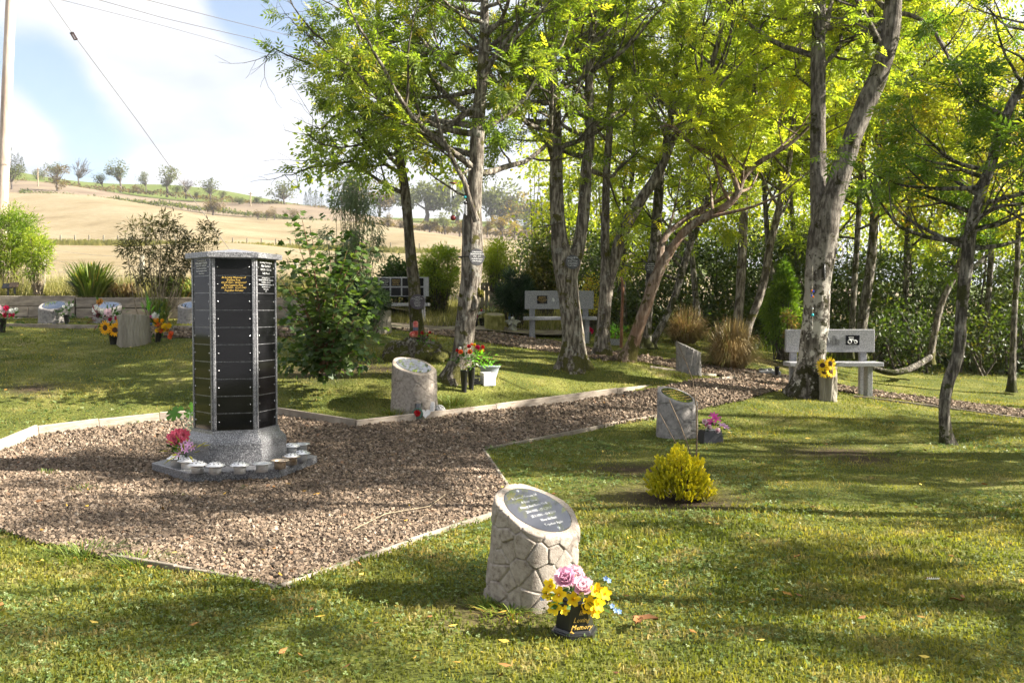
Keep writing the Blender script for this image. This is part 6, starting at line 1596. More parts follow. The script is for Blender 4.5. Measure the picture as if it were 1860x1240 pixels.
wire('overhead_wire', [(95, -4, 24), (300, 48, 30), (480, 98, 36), (700, 150, 44)], .0085, 'lowest of the three overhead wires crossing the cloud', 'overhead wire', 'overhead wires')
wire('overhead_wire', [(165, -4, 24), (300, 34, 29), (500, 80, 36), (760, 130, 46)], .011, 'middle of the three overhead wires crossing the cloud', 'overhead wire', 'overhead wires')
wire('overhead_wire', [(250, -4, 24), (400, 34, 30), (530, 66, 36), (760, 115, 46)], .011, 'highest of the three overhead wires near the blue patch', 'overhead wire', 'overhead wires')

# ------------------------------------------------------------------ plaques and ornaments on the trees
def disc(px, py, D, r_, facing, label, lines, m=GREYS, strap=None, size=.026):
    p = at(px, py, D); f = Vector(facing).normalized(); e = empty('tree_plaque', p, label, 'plaque', 'round slate plaques on the trees')
    xa = Vector((0, 0, 1)).cross(f).normalized(); ya = f.cross(xa); M = Matrix((xa, ya, f)).transposed().to_4x4(); 
    mb = MB(); mb.lathe([(0, .006), (r_ * .97, .006), (r_, .003), (r_, -.006), (0, -.006)], 32); o = mb.build('slate_disc', m, e); o.matrix_local = M
    n_ = len(lines); g = r_ * 1.35 / n_
    for i, t_ in enumerate(lines):
        yy = r_ * .62 - g * i; ch = 1.7 * math.sqrt(max(.1, 1 - (yy / r_) ** 2)) * r_; text(t_, g * .8, WHT, o, (0, yy, .0065), (0, 0, 0), width=min(1.0, ch / (len(t_) * .52 * g * .8)))
    if strap:
        c, rr = strap; mb = MB(); mb.tube([tuple(Vector((math.cos(a) * rr, math.sin(a) * rr, 0)) + c - p) for a in np.linspace(0, 2 * math.pi, 25)], .008, 5); mb.build('strap', BLKP, e)
    return e
disc(866, 467, 11.24, .105, (.55, -1, -.05), 'round slate plaque strapped to the scarred ash', ['Loving Memories', 'CATHERINE PATTERSON', '1944 - 2015', 'Gone But Not Forgotten', 'Till We Meet Again'], strap=(at(857, 467, 11.56), .172))
disc(1040, 476, 12.68, .10, (-.05, -1, .02), 'round slate plaque under the fork of the forked ash', ['TREASURED MEMORIES', 'Robert', '14.2.1947 - 17.10.2012', 'If love could have saved you', 'you would have lived', 'forever in our hearts'])
disc(758, 548, 12.88, .108, (.1, -1, .05), 'round purple grey slate plaque low on the mossy trunk', ['In Memory', 'A Dear Mum And Gran', 'Of Forever', 'Loved Always', 'Remembered', 'Your Loving', 'Family xx'], m=mat('purple_slate', [(.4, (.055, .045, .06)), (.6, (.09, .075, .095))], scale=10, rough=.5))
disc(1182, 486, 15.0, .10, (.1, -1, .0), 'round slate plaque on the dark trunk behind the leaning ash', ['In Loving', 'Memory Of', 'Our Dad', '1950 - 2014'])
disc(1499, 494, 12.28, .115, (.93, -.45, 0), 'slate plaque seen edge on at the right of the largest ash', ['In Loving', 'Memory', 'Of Mum', '2011'])
# ring hoop with a letter
p = at(1519, 457, 12.3); e = empty('hanging_hoop', p, 'twig hoop with a black letter hung right of the largest ash', 'hoop ornament')
mb = MB(); HOOP = mat('willow_hoop', [(.4, (.3, .27, .21)), (.6, (.5, .46, .38))], scale=30)
for q in range(3): mb.tube([((.092 + .007 * math.sin(a * 3 + q * 2)) * math.cos(a), .01 * math.sin(a * 2 + q), (.108 + .007 * math.cos(a * 2 + q)) * math.sin(a)) for a in np.linspace(0, 2 * math.pi, 33)], .0035, 5)
mb.build('hoop', HOOP, e); text('I', .12, BLKP, e, (0, 0, 0), (R(90), 0, 0), ext=.004)
mb = MB(); mb.tube([(0, 0, .108), (-.02, .03, .2)], .002, 4); mb.build('string', HOOP, e)
# strings of glass on the big ash
def tstring(px, y0, y1, D, label, bits):
    p = at(px, y0, D); e = empty('hanging_ornament', p, label, 'hanging ornament', 'ornaments hung on the largest ash'); L_ = p.z - at(px, y1, D).z
    mb = MB(); mb.tube([(0, 0, 0), (.004, 0, -L_ / 2), (0, 0, -L_)], .0022, 4); mb.build('cord', HOOP, e)
    for (y, dx, r_, m, kd) in bits:
        mb = MB(); zz_ = -(p.z - at(px, y, D).z); mb.ball((dx, -.004, zz_), r_, 8, 5, sq=(1, .35, 1.4) if kd == 'w' else (1, .5, 1)); mb.build({'w': 'glass_wing', 'b': 'glass_bead'}[kd], m, e, smooth=True)
GB = mat('glass_blue', [(0, (.02, .05, .5))], rough=.1, coat=.5); GO = mat('glass_orange', [(0, (.75, .2, .02))], rough=.2); GT = mat('glass_turquoise', [(0, (.03, .35, .4))], rough=.1, coat=.5)
tstring(1476, 483, 540, 12.2, 'orange and blue glass butterfly on a cord on the largest ash', [(528, -.008, .012, GO, 'w'), (529, .012, .014, GB, 'w'), (537, -.01, .010, GB, 'w'), (539, .012, .012, GO, 'w')])
tstring(1476, 556, 598, 12.2, 'turquoise glass bead on a wire below the butterfly', [(561, .0, .014, STEEL, 'b'), (572, 0, .021, GT, 'b'), (585, -.004, .007, STEEL, 'b'), (594, -.008, .006, STEEL, 'b')])
# wind chime
p = at(823, 333, 11.3); e = empty('wind_chime', p, 'tubular wind chime with a red ball hanging left of the scarred ash', 'wind chime', 'wind chimes'); k = 11.3 / FPX
mb = MB(); mb.lathe([(0, .008), (.042, .008), (.042, -.004), (0, -.004)], 16); mb.build('top_disc', mat('chime_wood', [(0, (.16, .04, .03))], rough=.5), e)
for i, (x_, y_) in enumerate(((-.03, 0), (-.015, -.026), (.018, -.024), (.03, .002), (.0, .03))): mb = MB(); mb.tube([(x_, y_, -.02), (x_, y_, -.24 + .02 * i)], .006, 8); mb.build('tube', ALU, e, smooth=True)
mb = MB(); mb.ball((0, 0, -.17), .014, 10, 6); mb.build('clapper', BLKP, e, smooth=True)
mb = MB(); mb.tube([(0, 0, .12), (0, 0, -.40)], .0015, 4); mb.build('cord', DARK, e)
mb = MB(); mb.ball((0, 0, -.425), .036, 14, 8); mb.build('ball', mat('red_ball', [(0, (.14, .015, .015))], rough=.35), e, smooth=True)
p = at(845, 358, 11.25); e = empty('wind_chime', p, 'small silver wind chime against the scarred ash', 'wind chime', 'wind chimes')
mb = MB(); mb.ball((0, 0, 0), .02, 8, 6); mb.build('bead', GT, e, smooth=True)
mb = MB(); mb.ball((0, 0, -.07), .022, 8, 6); mb.build('bead', BLKP, e, smooth=True)
for i in range(3): mb = MB(); mb.tube([(-.015 + .015 * i, 0, -.09), (-.015 + .015 * i, 0, -.20 - .012 * i)], .005, 6); mb.build('tube', ALU, e)

# ------------------------------------------------------------------ pots and bouquets
def hexpot(p, w, h, label, rz=0, name='grave_vase', m=BLKP, sides=6, topk=.72, lines=None):
    e = empty(name, p, label, 'flower vase', None, rz=rz)
    pl_ = lambda r_: [(r_ * math.cos(2 * math.pi * i / sides + (0 if sides == 6 else math.pi / sides)), r_ * math.sin(2 * math.pi * i / sides + (0 if sides == 6 else math.pi / sides))) for i in range(sides)]
    mb = MB(); mb.prism(pl_(w / 2), -.01, .016, pl_(w / 2)); mb.build('foot', m, e, bevel=.003)
    mb = MB(); mb.prism(pl_(w / 2 * .90), .016, .028, pl_(w / 2 * .84)); mb.build('foot_moulding', m, e, bevel=.002)
    mb = MB(); mb.prism(pl_(w / 2 * .81), .028, h, pl_(w / 2 * topk)); mb.build('body', m, e, bevel=.004)
    mb = MB(); mb.lathe([(w * .27, h), (w * .27, h + .008), (w * .22, h + .012), (w * .2, h + .002), (0, h + .001)], 20); mb.build('lid', m, e)
    return e
pv = gp(1046, 1160); pv.y += .09; pv.z = gz(pv.x, pv.y)
e = hexpot(pv, .212, .142, 'black six sided vase lettered in gold, in front of the near stump', rz=R(13))
fa = R(-90 + 0); 
for i, t_ in enumerate(('In', 'Loving', 'Memory')):
    zz_ = .104 - i * .030; ap = (.212 / 2 * (.81 + (.72 - .81) * (zz_ - .028) / .107)) * math.cos(R(30)) + .0012
    text(t_, .029, GOLDT, e, (math.sin(0) + .008, -ap, zz_), (R(90) - R(5), 0, 0), shear=.4, width=.95)
# bouquet in it
D = pv.y - .02; c = at(1046, 1075, D); bq = empty('bouquet', c, 'pink peonies and yellow daffodil like blooms in the black lettered vase', 'bouquet')
for x_, y_, r_, dd in ((1027, 1052, .058, 0), (1057, 1070, .06, -.03), (1043, 1045, .050, .04), (1050, 1052, .045, .02)): placefl(bq, 'peony', PALEP if x_ > 1040 else PINKF, at(x_, y_, D + dd), r_, (.0, -.5, .6))
for x_, y_, r_ in ((1000, 1064, .033), (1015, 1080, .036), (1008, 1102, .034), (1041, 1088, .034), (1026, 1108, .022), (1070, 1094, .034), (1085, 1096, .034), (1080, 1110, .030), (1083, 1072, .034), (1098, 1078, .03), (1063, 1104, .03), (995, 1078, .028)):
    placefl(bq, 'daffodil', YEL, at(x_, y_, D - .05 + random.uniform(-.02, .02)), r_, ((x_ - 1046) / 120, -1, .35))
for x_, y_ in ((1118, 1108), (1106, 1054), (985, 1086), (1125, 1110), (1112, 1100), (1100, 1050), (990, 1082)): placefl(bq, 'small', BLUEF, at(x_, y_, D - .02), .011, (0, -1, .5))
greens(bq, at(1046, 1082, D), 70, (.055, .04, .018), .045, GLF)
greens(bq, at(1046, 1058, D), 12, (.04, .03, .02), .05, flowmat('olive_leaf', (.1, .1, .02), (.2, .2, .04), (.35, .33, .08)))
stems(bq, pv + Vector((0, 0, .12)), [at(1118, 1108, D - .02), at(1106, 1054, D), at(985, 1086, D), at(1030, 1050, D), at(1085, 1090, D)], .002)
# lily box
pb = gp(1292, 806); pb.y += .06; e = empty('flower_box', pb, 'black tapered square flower box with lilies beside the gold lettered stump', 'flower vase', rz=R(12))
mb = MB(); mb.prism([(-.12, -.10), (.12, -.10), (.12, .10), (-.12, .10)], -.01, .14, [(-.095, -.08), (.095, -.08), (.095, .08), (-.095, .08)]); mb.build('body', BLKP, e, bevel=.005)
mb = MB(); mb.lathe([(.05, .14), (.05, .155), (.03, .16), (0, .158)], 16); mb.build('lid', ALU, e)
c = pb + Vector((0, 0, .22)); bq = empty('bouquet', c, 'pink lilies and pale roses in the black square box', 'bouquet'); D = pb.y
for x_, y_, r_ in ((1284, 770, .055), (1300, 762, .06), (1310, 774, .055), (1296, 756, .05), (1318, 776, .045), (1292, 768, .05)): placefl(bq, 'lily', LIL if x_ % 4 else MAG, at(x_, y_, D), r_, ((x_ - 1298) / 40, -.5, .6))
for x_, y_ in ((1287, 776), (1303, 782), (1279, 766)): placefl(bq, 'rose', PALEP, at(x_, y_, D - .05), .038, (0, -1, .3))
greens(bq, at(1298, 776, D), 60, (.07, .05, .03), .055)
# pink flowers at the tower
D = HP[1].y - .02; base = HP[1]; c = at(325, 805, D); bq = empty('bouquet', c, 'pink carnations and lilac lilies in a holder at the tower foot', 'bouquet')
for x_, y_, r_ in ((316, 796, .062), (334, 790, .058), (322, 788, .05), (327, 800, .045)): placefl(bq, 'carnation', ROSEP, at(x_, y_, D), r_, (-.1, -1, .3))
for x_, y_, r_ in ((333, 810, .04), (343, 806, .035), (322, 824, .035), (338, 817, .03), (350, 812, .03)): placefl(bq, 'lily', LIL, at(x_, y_, D - .04), r_, (0, -1, .3))
greens(bq, at(337, 820, D - .03), 26, (.06, .04, .035), .09, flowmat('yellowed_leaf', (.12, .13, .02), (.28, .27, .03), (.45, .4, .08)), NARROW)
greens(bq, at(328, 812, D), 30, (.04, .03, .04), .06)
stems(bq, base + Vector((0, 0, .08)), [at(320, 800, D), at(334, 796, D), at(335, 812, D), at(326, 824, D)], .0035)
D = 8.25; c = at(345, 790, D); bq = empty('bouquet', c, 'white hydrangea with big green monstera leaves behind the tower corner', 'bouquet')
greens(bq, at(350, 785, D), 260, (.05, .05, .085), .03, flowmat('hydrangea', (.35, .42, .25), (.62, .68, .5), (.85, .87, .75)))
greens(bq, at(352, 810, D), 30, (.03, .03, .06), .06)
def monstera(world, r_, face):
    V = [(0, 0, 0)]; 
    for i in range(41):
        a = -2.75 + 5.5 * i / 40; rr = (1 - .25 * abs(a) / 2.75) * (1 + .12 * math.cos(a)); rr *= .5 if i % 6 == 3 and 4 < i < 37 else 1
        V.append((rr * math.cos(a) * .95 + .1, rr * math.sin(a) * .8, -.18 * rr * rr))
    F = [(0, i, i + 1) for i in range(1, 41)]
    me = np_mesh('monstera_leaf', np.array(V), np.array(F), GLFB, np.full(len(V), .55), True); o = link('monstera_leaf', me, bq); o.location = Vector(world) - bq.location; o.scale = (r_,) * 3; o.rotation_euler = Vector(face).to_track_quat('Z', 'X').to_euler(); return o
o = monstera(at(322, 748, D), .115, (-.25, -.75, .6)); o.rotation_euler.rotate_axis('Z', R(100)); o['label'] = 'bright split leaf'
monstera(at(347, 752, D + .05), .09, (.2, -.5, .8))
monstera(at(352, 738, D + .08), .06, (.3, -.6, .6))
stems(bq, at(352, 842, D), [at(322, 748, D), at(350, 780, D), at(347, 752, D)], .004)

# cones with roses at the scarred ash
def conepot(px, pyb, h, w, label, tilt=0, m=BLKP, dy=0):
    p = gp(px, pyb); p.x *= (p.y - dy) / p.y; p.y -= dy; p.z = gz(p.x, p.y); e = empty('cone_vase', p, label, 'flower vase', 'black cone vases'); mb = MB(); mb.lathe([(w * .28, -.02), (w * .30, 0), (w * .48, h), (w * .52, h + .004), (w * .5, h + .014), (w * .44, h + .012), (w * .42, h - .04), (0, h - .05)], 20); o = mb.build('body', m, e, smooth=True)
    e.rotation_euler = (0, R(tilt), 0); return e, p + Vector((math.sin(R(tilt)) * h, 0, h))
e1, tp1 = conepot(843, 692, .26, .10, 'left black cone vase of orange roses at the scarred ash', dy=.36)
e2, tp2 = conepot(856, 690, .26, .10, 'right black cone vase of red roses at the scarred ash', dy=.33)
D = tp1.y; bq = empty('bouquet', at(843, 645, D), 'orange and white roses in the left black cone at the scarred ash', 'bouquet')
for x_, y_, m_, r_ in ((837, 640, ORF, .04), (854, 640, ORF, .042), (836, 633, WHTF, .025), (831, 637, REDF, .026), (833, 645, PALEP, .02), (846, 650, WHTF, .022)): placefl(bq, 'rose', m_, at(x_, y_, D - .05), r_, (0, -1, .4), name='rose')
greens(bq, at(842, 652, D - .02), 70, (.05, .04, .035), .055); greens(bq, at(858, 652, D - .06), 20, (.02, .02, .03), .05, flowmat('grey_leaf', (.14, .18, .1), (.3, .35, .22), (.45, .5, .35)))
bq = empty('bouquet', at(866, 635, D), 'red and amber roses in the right black cone at the scarred ash', 'bouquet')
for x_, y_, m_, r_ in ((852, 630, REDF, .034), (867, 632, CRIM, .042), (876, 631, REDF, .032), (862, 627, YEL, .028), (872, 639, YEL, .024), (877, 637, ORF, .022), (857, 626, ORF, .022)): placefl(bq, 'rose', m_, at(x_, y_, D), r_, (.1, -1, .4), name='rose')
greens(bq, at(868, 648, D), 90, (.07, .05, .045), .055, GLFB)
# white box, grey trough, basket
p = gp(886, 698); e = empty('white_box', p, 'small white square planter on the lawn beside the grey trough', 'planter', rz=R(22)); h_ = .165
for s, (cx_, cy_, sx, sy) in enumerate(((0, -.07, .16, .008), (0, .07, .16, .008), (-.076, 0, .008, .132), (.076, 0, .008, .132))): mb = MB(); mb.box((cx_, cy_, h_ / 2 - .01), (sx, sy, h_)); mb.build('side_panel', mat('white_paint', [(.4, (.66, .66, .66)), (.6, (.78, .78, .78))], scale=9, rough=.5), e)
mb = MB(); mb.box((0, 0, .12), (.143, .131, .01)); mb.build('soil', bedm, e)
TROUGH = mat('grey_trough_plastic', [(.4, (.24, .27, .31)), (.6, (.30, .33, .37))], scale=6, rough=.45)
p = gp(889, 692); p.y += .16; p.x = (889 - 930) / FPX * p.y; p.z = gz(p.x, p.y); e = empty('grey_trough', p, 'oval grey plastic trough with a small plant', 'planter'); mb = MB(); mb.lathe([(.07, 0), (.095, .10), (.108, .145), (.118, .15), (.112, .16), (.10, .15), (.09, .12), (0, .118)], 28, squash=.7); o = mb.build('pot', TROUGH, e, smooth=True); o.scale = (1.25, 1, 1)
bq = empty('potted_plant', p + Vector((-.02, 0, .14)), 'small green plant growing in the grey oval trough', 'plant'); greens(bq, p + Vector((-.02, 0, .155)), 40, (.05, .035, .025), .05, GLFB, name='foliage')
p = gp(865, 697); e = empty('wire_basket', p, 'black wire basket on the grass at the scarred ash', 'basket')
mb = MB()
for z_ in (0.005, .035, .065, .095):
    mb.tube([(-.1, -.06, z_), (.1, -.06, z_), (.1, .06, z_), (-.1, .06, z_), (-.1, -.06, z_)], .0025, 4)
for i in range(13):
    x_ = -.1 + .2 * i / 12
    for y_ in (-.06, .06): mb.tube([(x_, y_, 0), (x_, y_, .095)], .002, 4)
mb.build('wire_mesh', DARK, e); mb = MB(); mb.box((-.03, 0, .035), (.12, .10, .06)); mb.build('liner', HOLE, e)
# things at the wide stump
p = gp(755, 752); e = empty('square_vase', p, 'tall black square vase against the wide stump', 'flower vase'); mb = MB(); mb.prism([(-.055, -.05), (.055, -.05), (.055, .05), (-.055, .05)], -.02, .20, [(-.065, -.055), (.065, -.055), (.065, .055), (-.065, .055)]); mb.build('body', BLKP, e, bevel=.004); mb = MB(); mb.box((0, 0, .2005), (.11, .09, .004)); mb.build('grid_lid', HOLE, e)
p = gp(761, 757); p.y -= .03; e = empty('glass_candle', p, 'clear glass jar in front of the black square vase', 'jar'); mb = MB(); mb.lathe([(.035, 0), (.04, .01), (.04, .16), (.037, .16), (.036, .02), (0, .018)], 16); mb.build('jar', mat('smoky_glass', [(0, (.05, .05, .055))], rough=.05, coat=.6), e, smooth=True)
p = gp(760, 757); p.y -= .10; p.z = gz(p.x, p.y); e = empty('round_ornament', p, 'round ornament with a red poppy and green rim before the wide stump', 'ornament'); mb = MB(); mb.lathe([(0, .008), (.056, .006), (.064, 0), (.05, -.006), (0, -.008)], 24); o = mb.build('rim', mat('poppy_rim', [(.4, (.015, .05, .03)), (.6, (.06, .13, .09))], scale=40, rough=.3), e); o.location = (0, 0, .07); o.rotation_euler = (R(75), 0, 0)
o = placefl(e, 'carnation', REDF, p + Vector((0, -.012, .075)), .042, (0, -1, .2), name='poppy')
MARB = mat('white_marble', [(.3, (.55, .53, .52)), (.7, (.74, .72, .70))], scale=9, rough=.4)
p = gp(775, 755); e = empty('white_plaque', p, 'white marble plaque with faint lettering leaning on the wide stump', 'plaque', rz=R(-4)); mb = MB(); mb.prism([(-.085, -.01), (.085, -.01), (.085, .01), (-.085, .01)], -.02, .16); o = mb.build('slab', MARB, e, bevel=.003); o.rotation_euler = (R(-14), 0, 0)
for i, t_ in enumerate(('In Loving Memory', 'Forever in our hearts', 'and never forgotten')): text(t_, .017, GREYS, o, (0, -.0105, .12 - i * .024), (R(90), 0, 0))
p = gp(774, 759); p.y -= .07; e = empty('white_heart', p, 'small white heart stone in front of the marble plaque', 'ornament'); mb = MB()
hp = [(16 * math.sin(t) ** 3 * .0035, (13 * math.cos(t) - 5 * math.cos(2 * t) - 2 * math.cos(3 * t) - math.cos(4 * t)) * .0035) for t in np.linspace(0, 2 * math.pi, 29)[:-1]][::-1]; mb.prism(hp, -.01, .01); o = mb.build('heart', MARB, e, bevel=.003); o.location = (0, 0, .06); o.rotation_euler = (R(70), 0, 0)
p = gp(797, 752); e = empty('carved_pillow', p, 'grey carved stone cushion beside the marble plaque', 'ornament', rz=R(-18)); blob((0, 0, .04), .085, .05, .07, .4, mat('speckled_stone', [(.42, (.08, .08, .08)), (.5, (.45, .44, .43)), (.6, (.6, .59, .58))], scale=45, rough=.7), 'cushion', e, nu=24, nv=12, rough_=.03)
# mossy ash offerings
p = gp(757, 640); zt = at(757, 612, 12.85); e = empty('memorial_lantern', Vector((at(755, 612, 12.85).x, 12.85, zt.z)), 'tall red grave lantern on the mound', 'lantern')
RG = mat('red_lantern', [(.3, (.42, .03, .03)), (.5, (.62, .12, .10)), (.7, (.75, .38, .34))], scale=14, rough=.3); mb = MB(); mb.lathe([(0, 0), (.036, 0), (.036, .21), (.02, .225), (0, .225)], 18); mb.build('body', RG, e, smooth=True)
mb = MB(); mb.lathe([(.037, .09), (.0375, .10), (.0375, .13), (.037, .14)], 18); mb.build('band', mat('lantern_band', [(0, (.12, .12, .2))], rough=.4), e)
e = empty('memorial_lantern', at(749, 611, 12.8), 'small round red glass candle holder on the mound', 'lantern'); mb = MB(); mb.ball((0, 0, .03), .042, 14, 9); mb.build('globe', RG, e, smooth=True)
bq = empty('bouquet', at(770, 610, 12.8), 'red roses standing on the mound of the mossy ash', 'bouquet')
for x_, y_, r_ in ((767, 605, .032), (781, 604, .026), (776, 609, .018)): placefl(bq, 'rose', REDF, at(x_, y_, 12.75), r_, (0, -1, .4), name='rose')
greens(bq, at(770, 615, 12.78), 26, (.05, .03, .03), .05, GLFB); greens(bq, at(788, 612, 12.78), 22, (.03, .02, .03), .05, OCH, NARROW, name='dry_sprays'); stems(bq, at(768, 626, 12.8), [at(767, 605, 12.75), at(781, 604, 12.75)], .0025)
# left group
def bigpot(px, pyb, h, w, label): return conepot(px, pyb, h, w, label)
e, tp = bigpot(206, 624, .23, .17, 'black pot holding the sunflowers left of the upright log stump'); D = tp.y - .02
bq = empty('bouquet', at(205, 595, D), 'sunflowers with white and pink carnations left of the log stump', 'bouquet')
for x_, y_, r_ in ((191, 595, .115), (209, 599, .11), (221, 587, .105)): placefl(bq, 'sunflower', SUNF, at(x_, y_, D - .1), r_, ((x_ - 206) / 60, -1, .1))
for x_, y_, m_, r_ in ((176, 563, WHTF, .075), (182, 549, OCH, .06), (197, 568, PALEP, .07), (201, 580, CRIM, .04), (213, 578, CRIM, .045), (180, 573, BURG, .05), (185, 566, WHTF, .045)): placefl(bq, 'carnation', m_, at(x_, y_, D), r_, (0, -1, .3))
greens(bq, at(183, 578, D), 40, (.10, .05, .06), .12, BURG, NARROW, name='burgundy_leaves'); greens(bq, at(200, 578, D), 70, (.12, .06, .12), .08)
e, tp = bigpot(286, 622, .25, .12, 'leaning black vase of orange flowers right of the log stump'); e.rotation_euler = (0, R(12), 0); D = tp.y - .02
bq = empty('bouquet', at(290, 592, D), 'orange and ochre autumn flowers with one white bloom right of the log stump', 'bouquet')
for i in range(16): x_ = random.uniform(280, 313); y_ = random.uniform(578, 602); placefl(bq, 'carnation', random.choice([OCH, OCH, YEL, SUNF, ORF]), at(x_, y_, D - random.random() * .06), random.uniform(.035, .05), (0, -1, .3))
for x_, y_, m_, r_ in ((283, 574, WHTF, .065), (276, 576, MAG, .04), (311, 606, ORF, .045), (309, 612, ORF, .04), (275, 588, BLUEF, .02)): placefl(bq, 'carnation', m_, at(x_, y_, D), r_, (0, -1, .2))
greens(bq, at(283, 590, D), 60, (.10, .05, .10), .08); greens(bq, at(270, 562, D), 14, (.05, .03, .05), .16, GLFB, NARROW, h=2, name='spiky_leaves')
e, tp = bigpot(4, 603, .22, .15, 'black pot of crimson flowers at the very left edge'); D = tp.y - .02; bq = empty('bouquet', at(8, 572, D), 'crimson, pink and white flowers at the very left edge', 'bouquet')
for x_, y_, m_, r_ in ((4, 564, PALEP, .07), (12, 560, CRIM, .055), (8, 572, CRIM, .06), (22, 573, CRIM, .06), (-6, 568, CRIM, .06), (22, 565, WHTF, .05), (30, 562, WHTF, .035), (-2, 558, PALEP, .05)): placefl(bq, 'carnation', m_, at(x_, y_, D), r_, (0, -1, .3))
greens(bq, at(8, 580, D), 60, (.12, .05, .06), .08)
e, tp = bigpot(90, 587, .14, .11, 'black pot of magenta chrysanthemums before the leftmost blue topped stump'); D = tp.y - .02; bq = empty('bouquet', at(90, 568, D), 'low dome of magenta flowers before the leftmost blue topped stump', 'bouquet')
for x_, y_, r_ in ((84, 568, .055), (91, 566, .06), (97, 568, .055), (90, 570, .05)): placefl(bq, 'carnation', MAG, at(x_, y_, D), r_, (0, -1, .4))
e, tp = bigpot(121, 588, .15, .11, 'black pot of faded white flowers right of the leftmost blue topped stump'); D = tp.y; bq = empty('bouquet', at(121, 562, D), 'faded white flowers with long greenery by the leftmost blue topped stump', 'bouquet')
for x_, y_, r_ in ((116, 557, .03), (131, 555, .04), (126, 559, .03)): placefl(bq, 'carnation', WHTF, at(x_, y_, D), r_, (0, -1, .4))
greens(bq, at(121, 565, D), 60, (.09, .04, .08), .07)
# small markers on the wall
for x_, y_, w_, lab, m_ in ((14, 520, .20, 'small dark desk shaped marker on the raised bed at far left', GREYS), (26, 518, .17, 'small brown desk shaped marker beside the dark one on the raised bed', mat('bronze', [(0, (.16, .11, .07))], rough=.4, metal=.4))):
    p = at(x_, y_ + 15, 17.9); e = empty('bed_marker', p, lab, 'marker'); mb = MB(); mb.box((0, .02, .08), (.03, .03, .18)); mb.build('post', GREYS, e); mb = MB(); mb.box((0, 0, .17), (w_, .02, .10), Matrix.Rotation(R(-25), 3, 'X')); mb.build('plate', m_, e)
# offerings by the planter and the angel
D = 18.0
e, tp = conepot(877, 600, .24, .11, 'black cone vase with white roses left of the mossy planter'); e.rotation_euler = (0, R(-6), 0)
bq = empty('bouquet', at(872, 572, tp.y), 'white roses with magenta blooms left of the mossy planter', 'bouquet')
for x_, y_, m_, r_ in ((879, 566, WHTF, .05), (872, 569, WHTF, .04), (875, 564, CRIM, .03), (864, 576, MAG, .05), (866, 573, CRIM, .04), (868, 571, WHTF, .03)): placefl(bq, 'rose', m_, at(x_, y_, tp.y), r_, (0, -1, .3), name='rose')
greens(bq, at(878, 582, tp.y), 80, (.10, .05, .10), .07, DRY)
e, tp = conepot(864, 600, .24, .10, 'shorter black cone vase half behind the scarred ash')
ST = mat('angel_stone', [(.35, (.20, .20, .17)), (.5, (.38, .37, .33)), (.65, (.52, .51, .46))], scale=14, rough=.9, bump=.5, bscale=80)
p = gp(931, 606); e = empty('stone_angel', p, 'kneeling grey stone angel with raised wings before the dark conifer', 'statue'); mb = MB()
mb.lathe([(.10, -.02), (.105, .03), (.085, .10), (.06, .17), (.055, .22), (.03, .25)], 18); 
for s in (-1, 1): mb.tube([(s * .055, -.01, .21), (s * .07, -.05, .16), (s * .02, -.085, .19)], [.024, .02, .016], 7)
mb.build('robe', ST, e, smooth=True); mb = MB(); mb.ball((0, -.015, .285), .04, 14, 10, sq=(.9, .95, 1.15)); mb.ball((0, .005, .295), .043, 12, 8, sq=(1, .9, 1.05)); mb.ball((0, -.054, .282), .008, 6, 4); mb.build('head', ST, e, smooth=True)
for s in (-1, 1):
    mb = MB()
    for q in range(6):
        a = R(35 + q * 17); l_ = .19 - q * .015; mb.tube([(s * .03, .05, .17), (s * (.03 + math.cos(a) * l_ * .6), .06, .17 + math.sin(a) * l_ * .5 + .02), (s * (.03 + math.cos(a) * l_ * .85), .06, .17 + math.sin(a) * l_ * .7 - .06 + .05)], [.02, .028, .012], 6)
    mb.build('wing', ST, e, smooth=True)
p = gp(929, 604); p.y += .25; e = empty('bouquet', at(929, 575, p.y), 'tall spike of blue and white blooms behind the stone angel', 'bouquet')
for i in range(16): placefl(e, 'small', BLUEF if i % 4 else WHTF, at(929 + random.uniform(-4, 4), 551 + i * 1.8, p.y), .032, (0, -1, .1))
stems(e, at(929, 600, p.y), [at(930, 552, p.y), at(927, 570, p.y)], .006)
greens(empty('potted_plant', at(893, 566, 18.2), 'wispy grey green plant standing out of the mossy planter', 'plant'), at(893, 566, 18.2), 60, (.06, .05, .13), .09, EUC, NARROW, h=2, name='foliage')
# red flower right of the forked ash, little planter
p = gp(1069, 618); bq = empty('bouquet', at(1069, 600, p.y), 'round red bloom close right of the forked ash', 'bouquet')
for x_, y_ in ((1069, 599), (1073, 602), (1065, 603)): placefl(bq, 'carnation', CRIM, at(x_, y_, p.y), .065, (0, -1, .4))
conepot(1069, 620, .16, .10, 'black cone vase of the red bloom right of the forked ash')
p = gp(1118, 626); e = empty('stone_trough', p, 'small grey stone trough between two ash trunks', 'planter', rz=R(8)); 
for c_, s_ in (((0, -.06, .05), (.22, .02, .11)), ((0, .06, .05), (.22, .02, .11)), ((-.1, 0, .05), (.02, .10, .11)), ((.1, 0, .05), (.02, .10, .11))): mb = MB(); mb.box(c_, s_); mb.build('side', GRB, e)
bq = empty('potted_plant', at(1119, 601, p.y), 'leafy green plant growing in the small stone trough', 'plant'); greens(bq, at(1119, 603, p.y), 70, (.09, .07, .05), .08, GLFB, name='foliage')
# sunflowers at the log post
D = SUNLOG.y - .02; bq = empty('bouquet', at(1502, 668, D), 'four sunflowers resting on the narrow log post', 'bouquet')
for x_, y_ in ((1494, 663), (1508, 660), (1497, 675), (1509, 674)): placefl(bq, 'sunflower', YEL, at(x_, y_, D), .09, ((x_ - 1500) / 30, -1, .15))
greens(bq, at(1502, 669, D + .08), 20, (.05, .03, .04), .06)
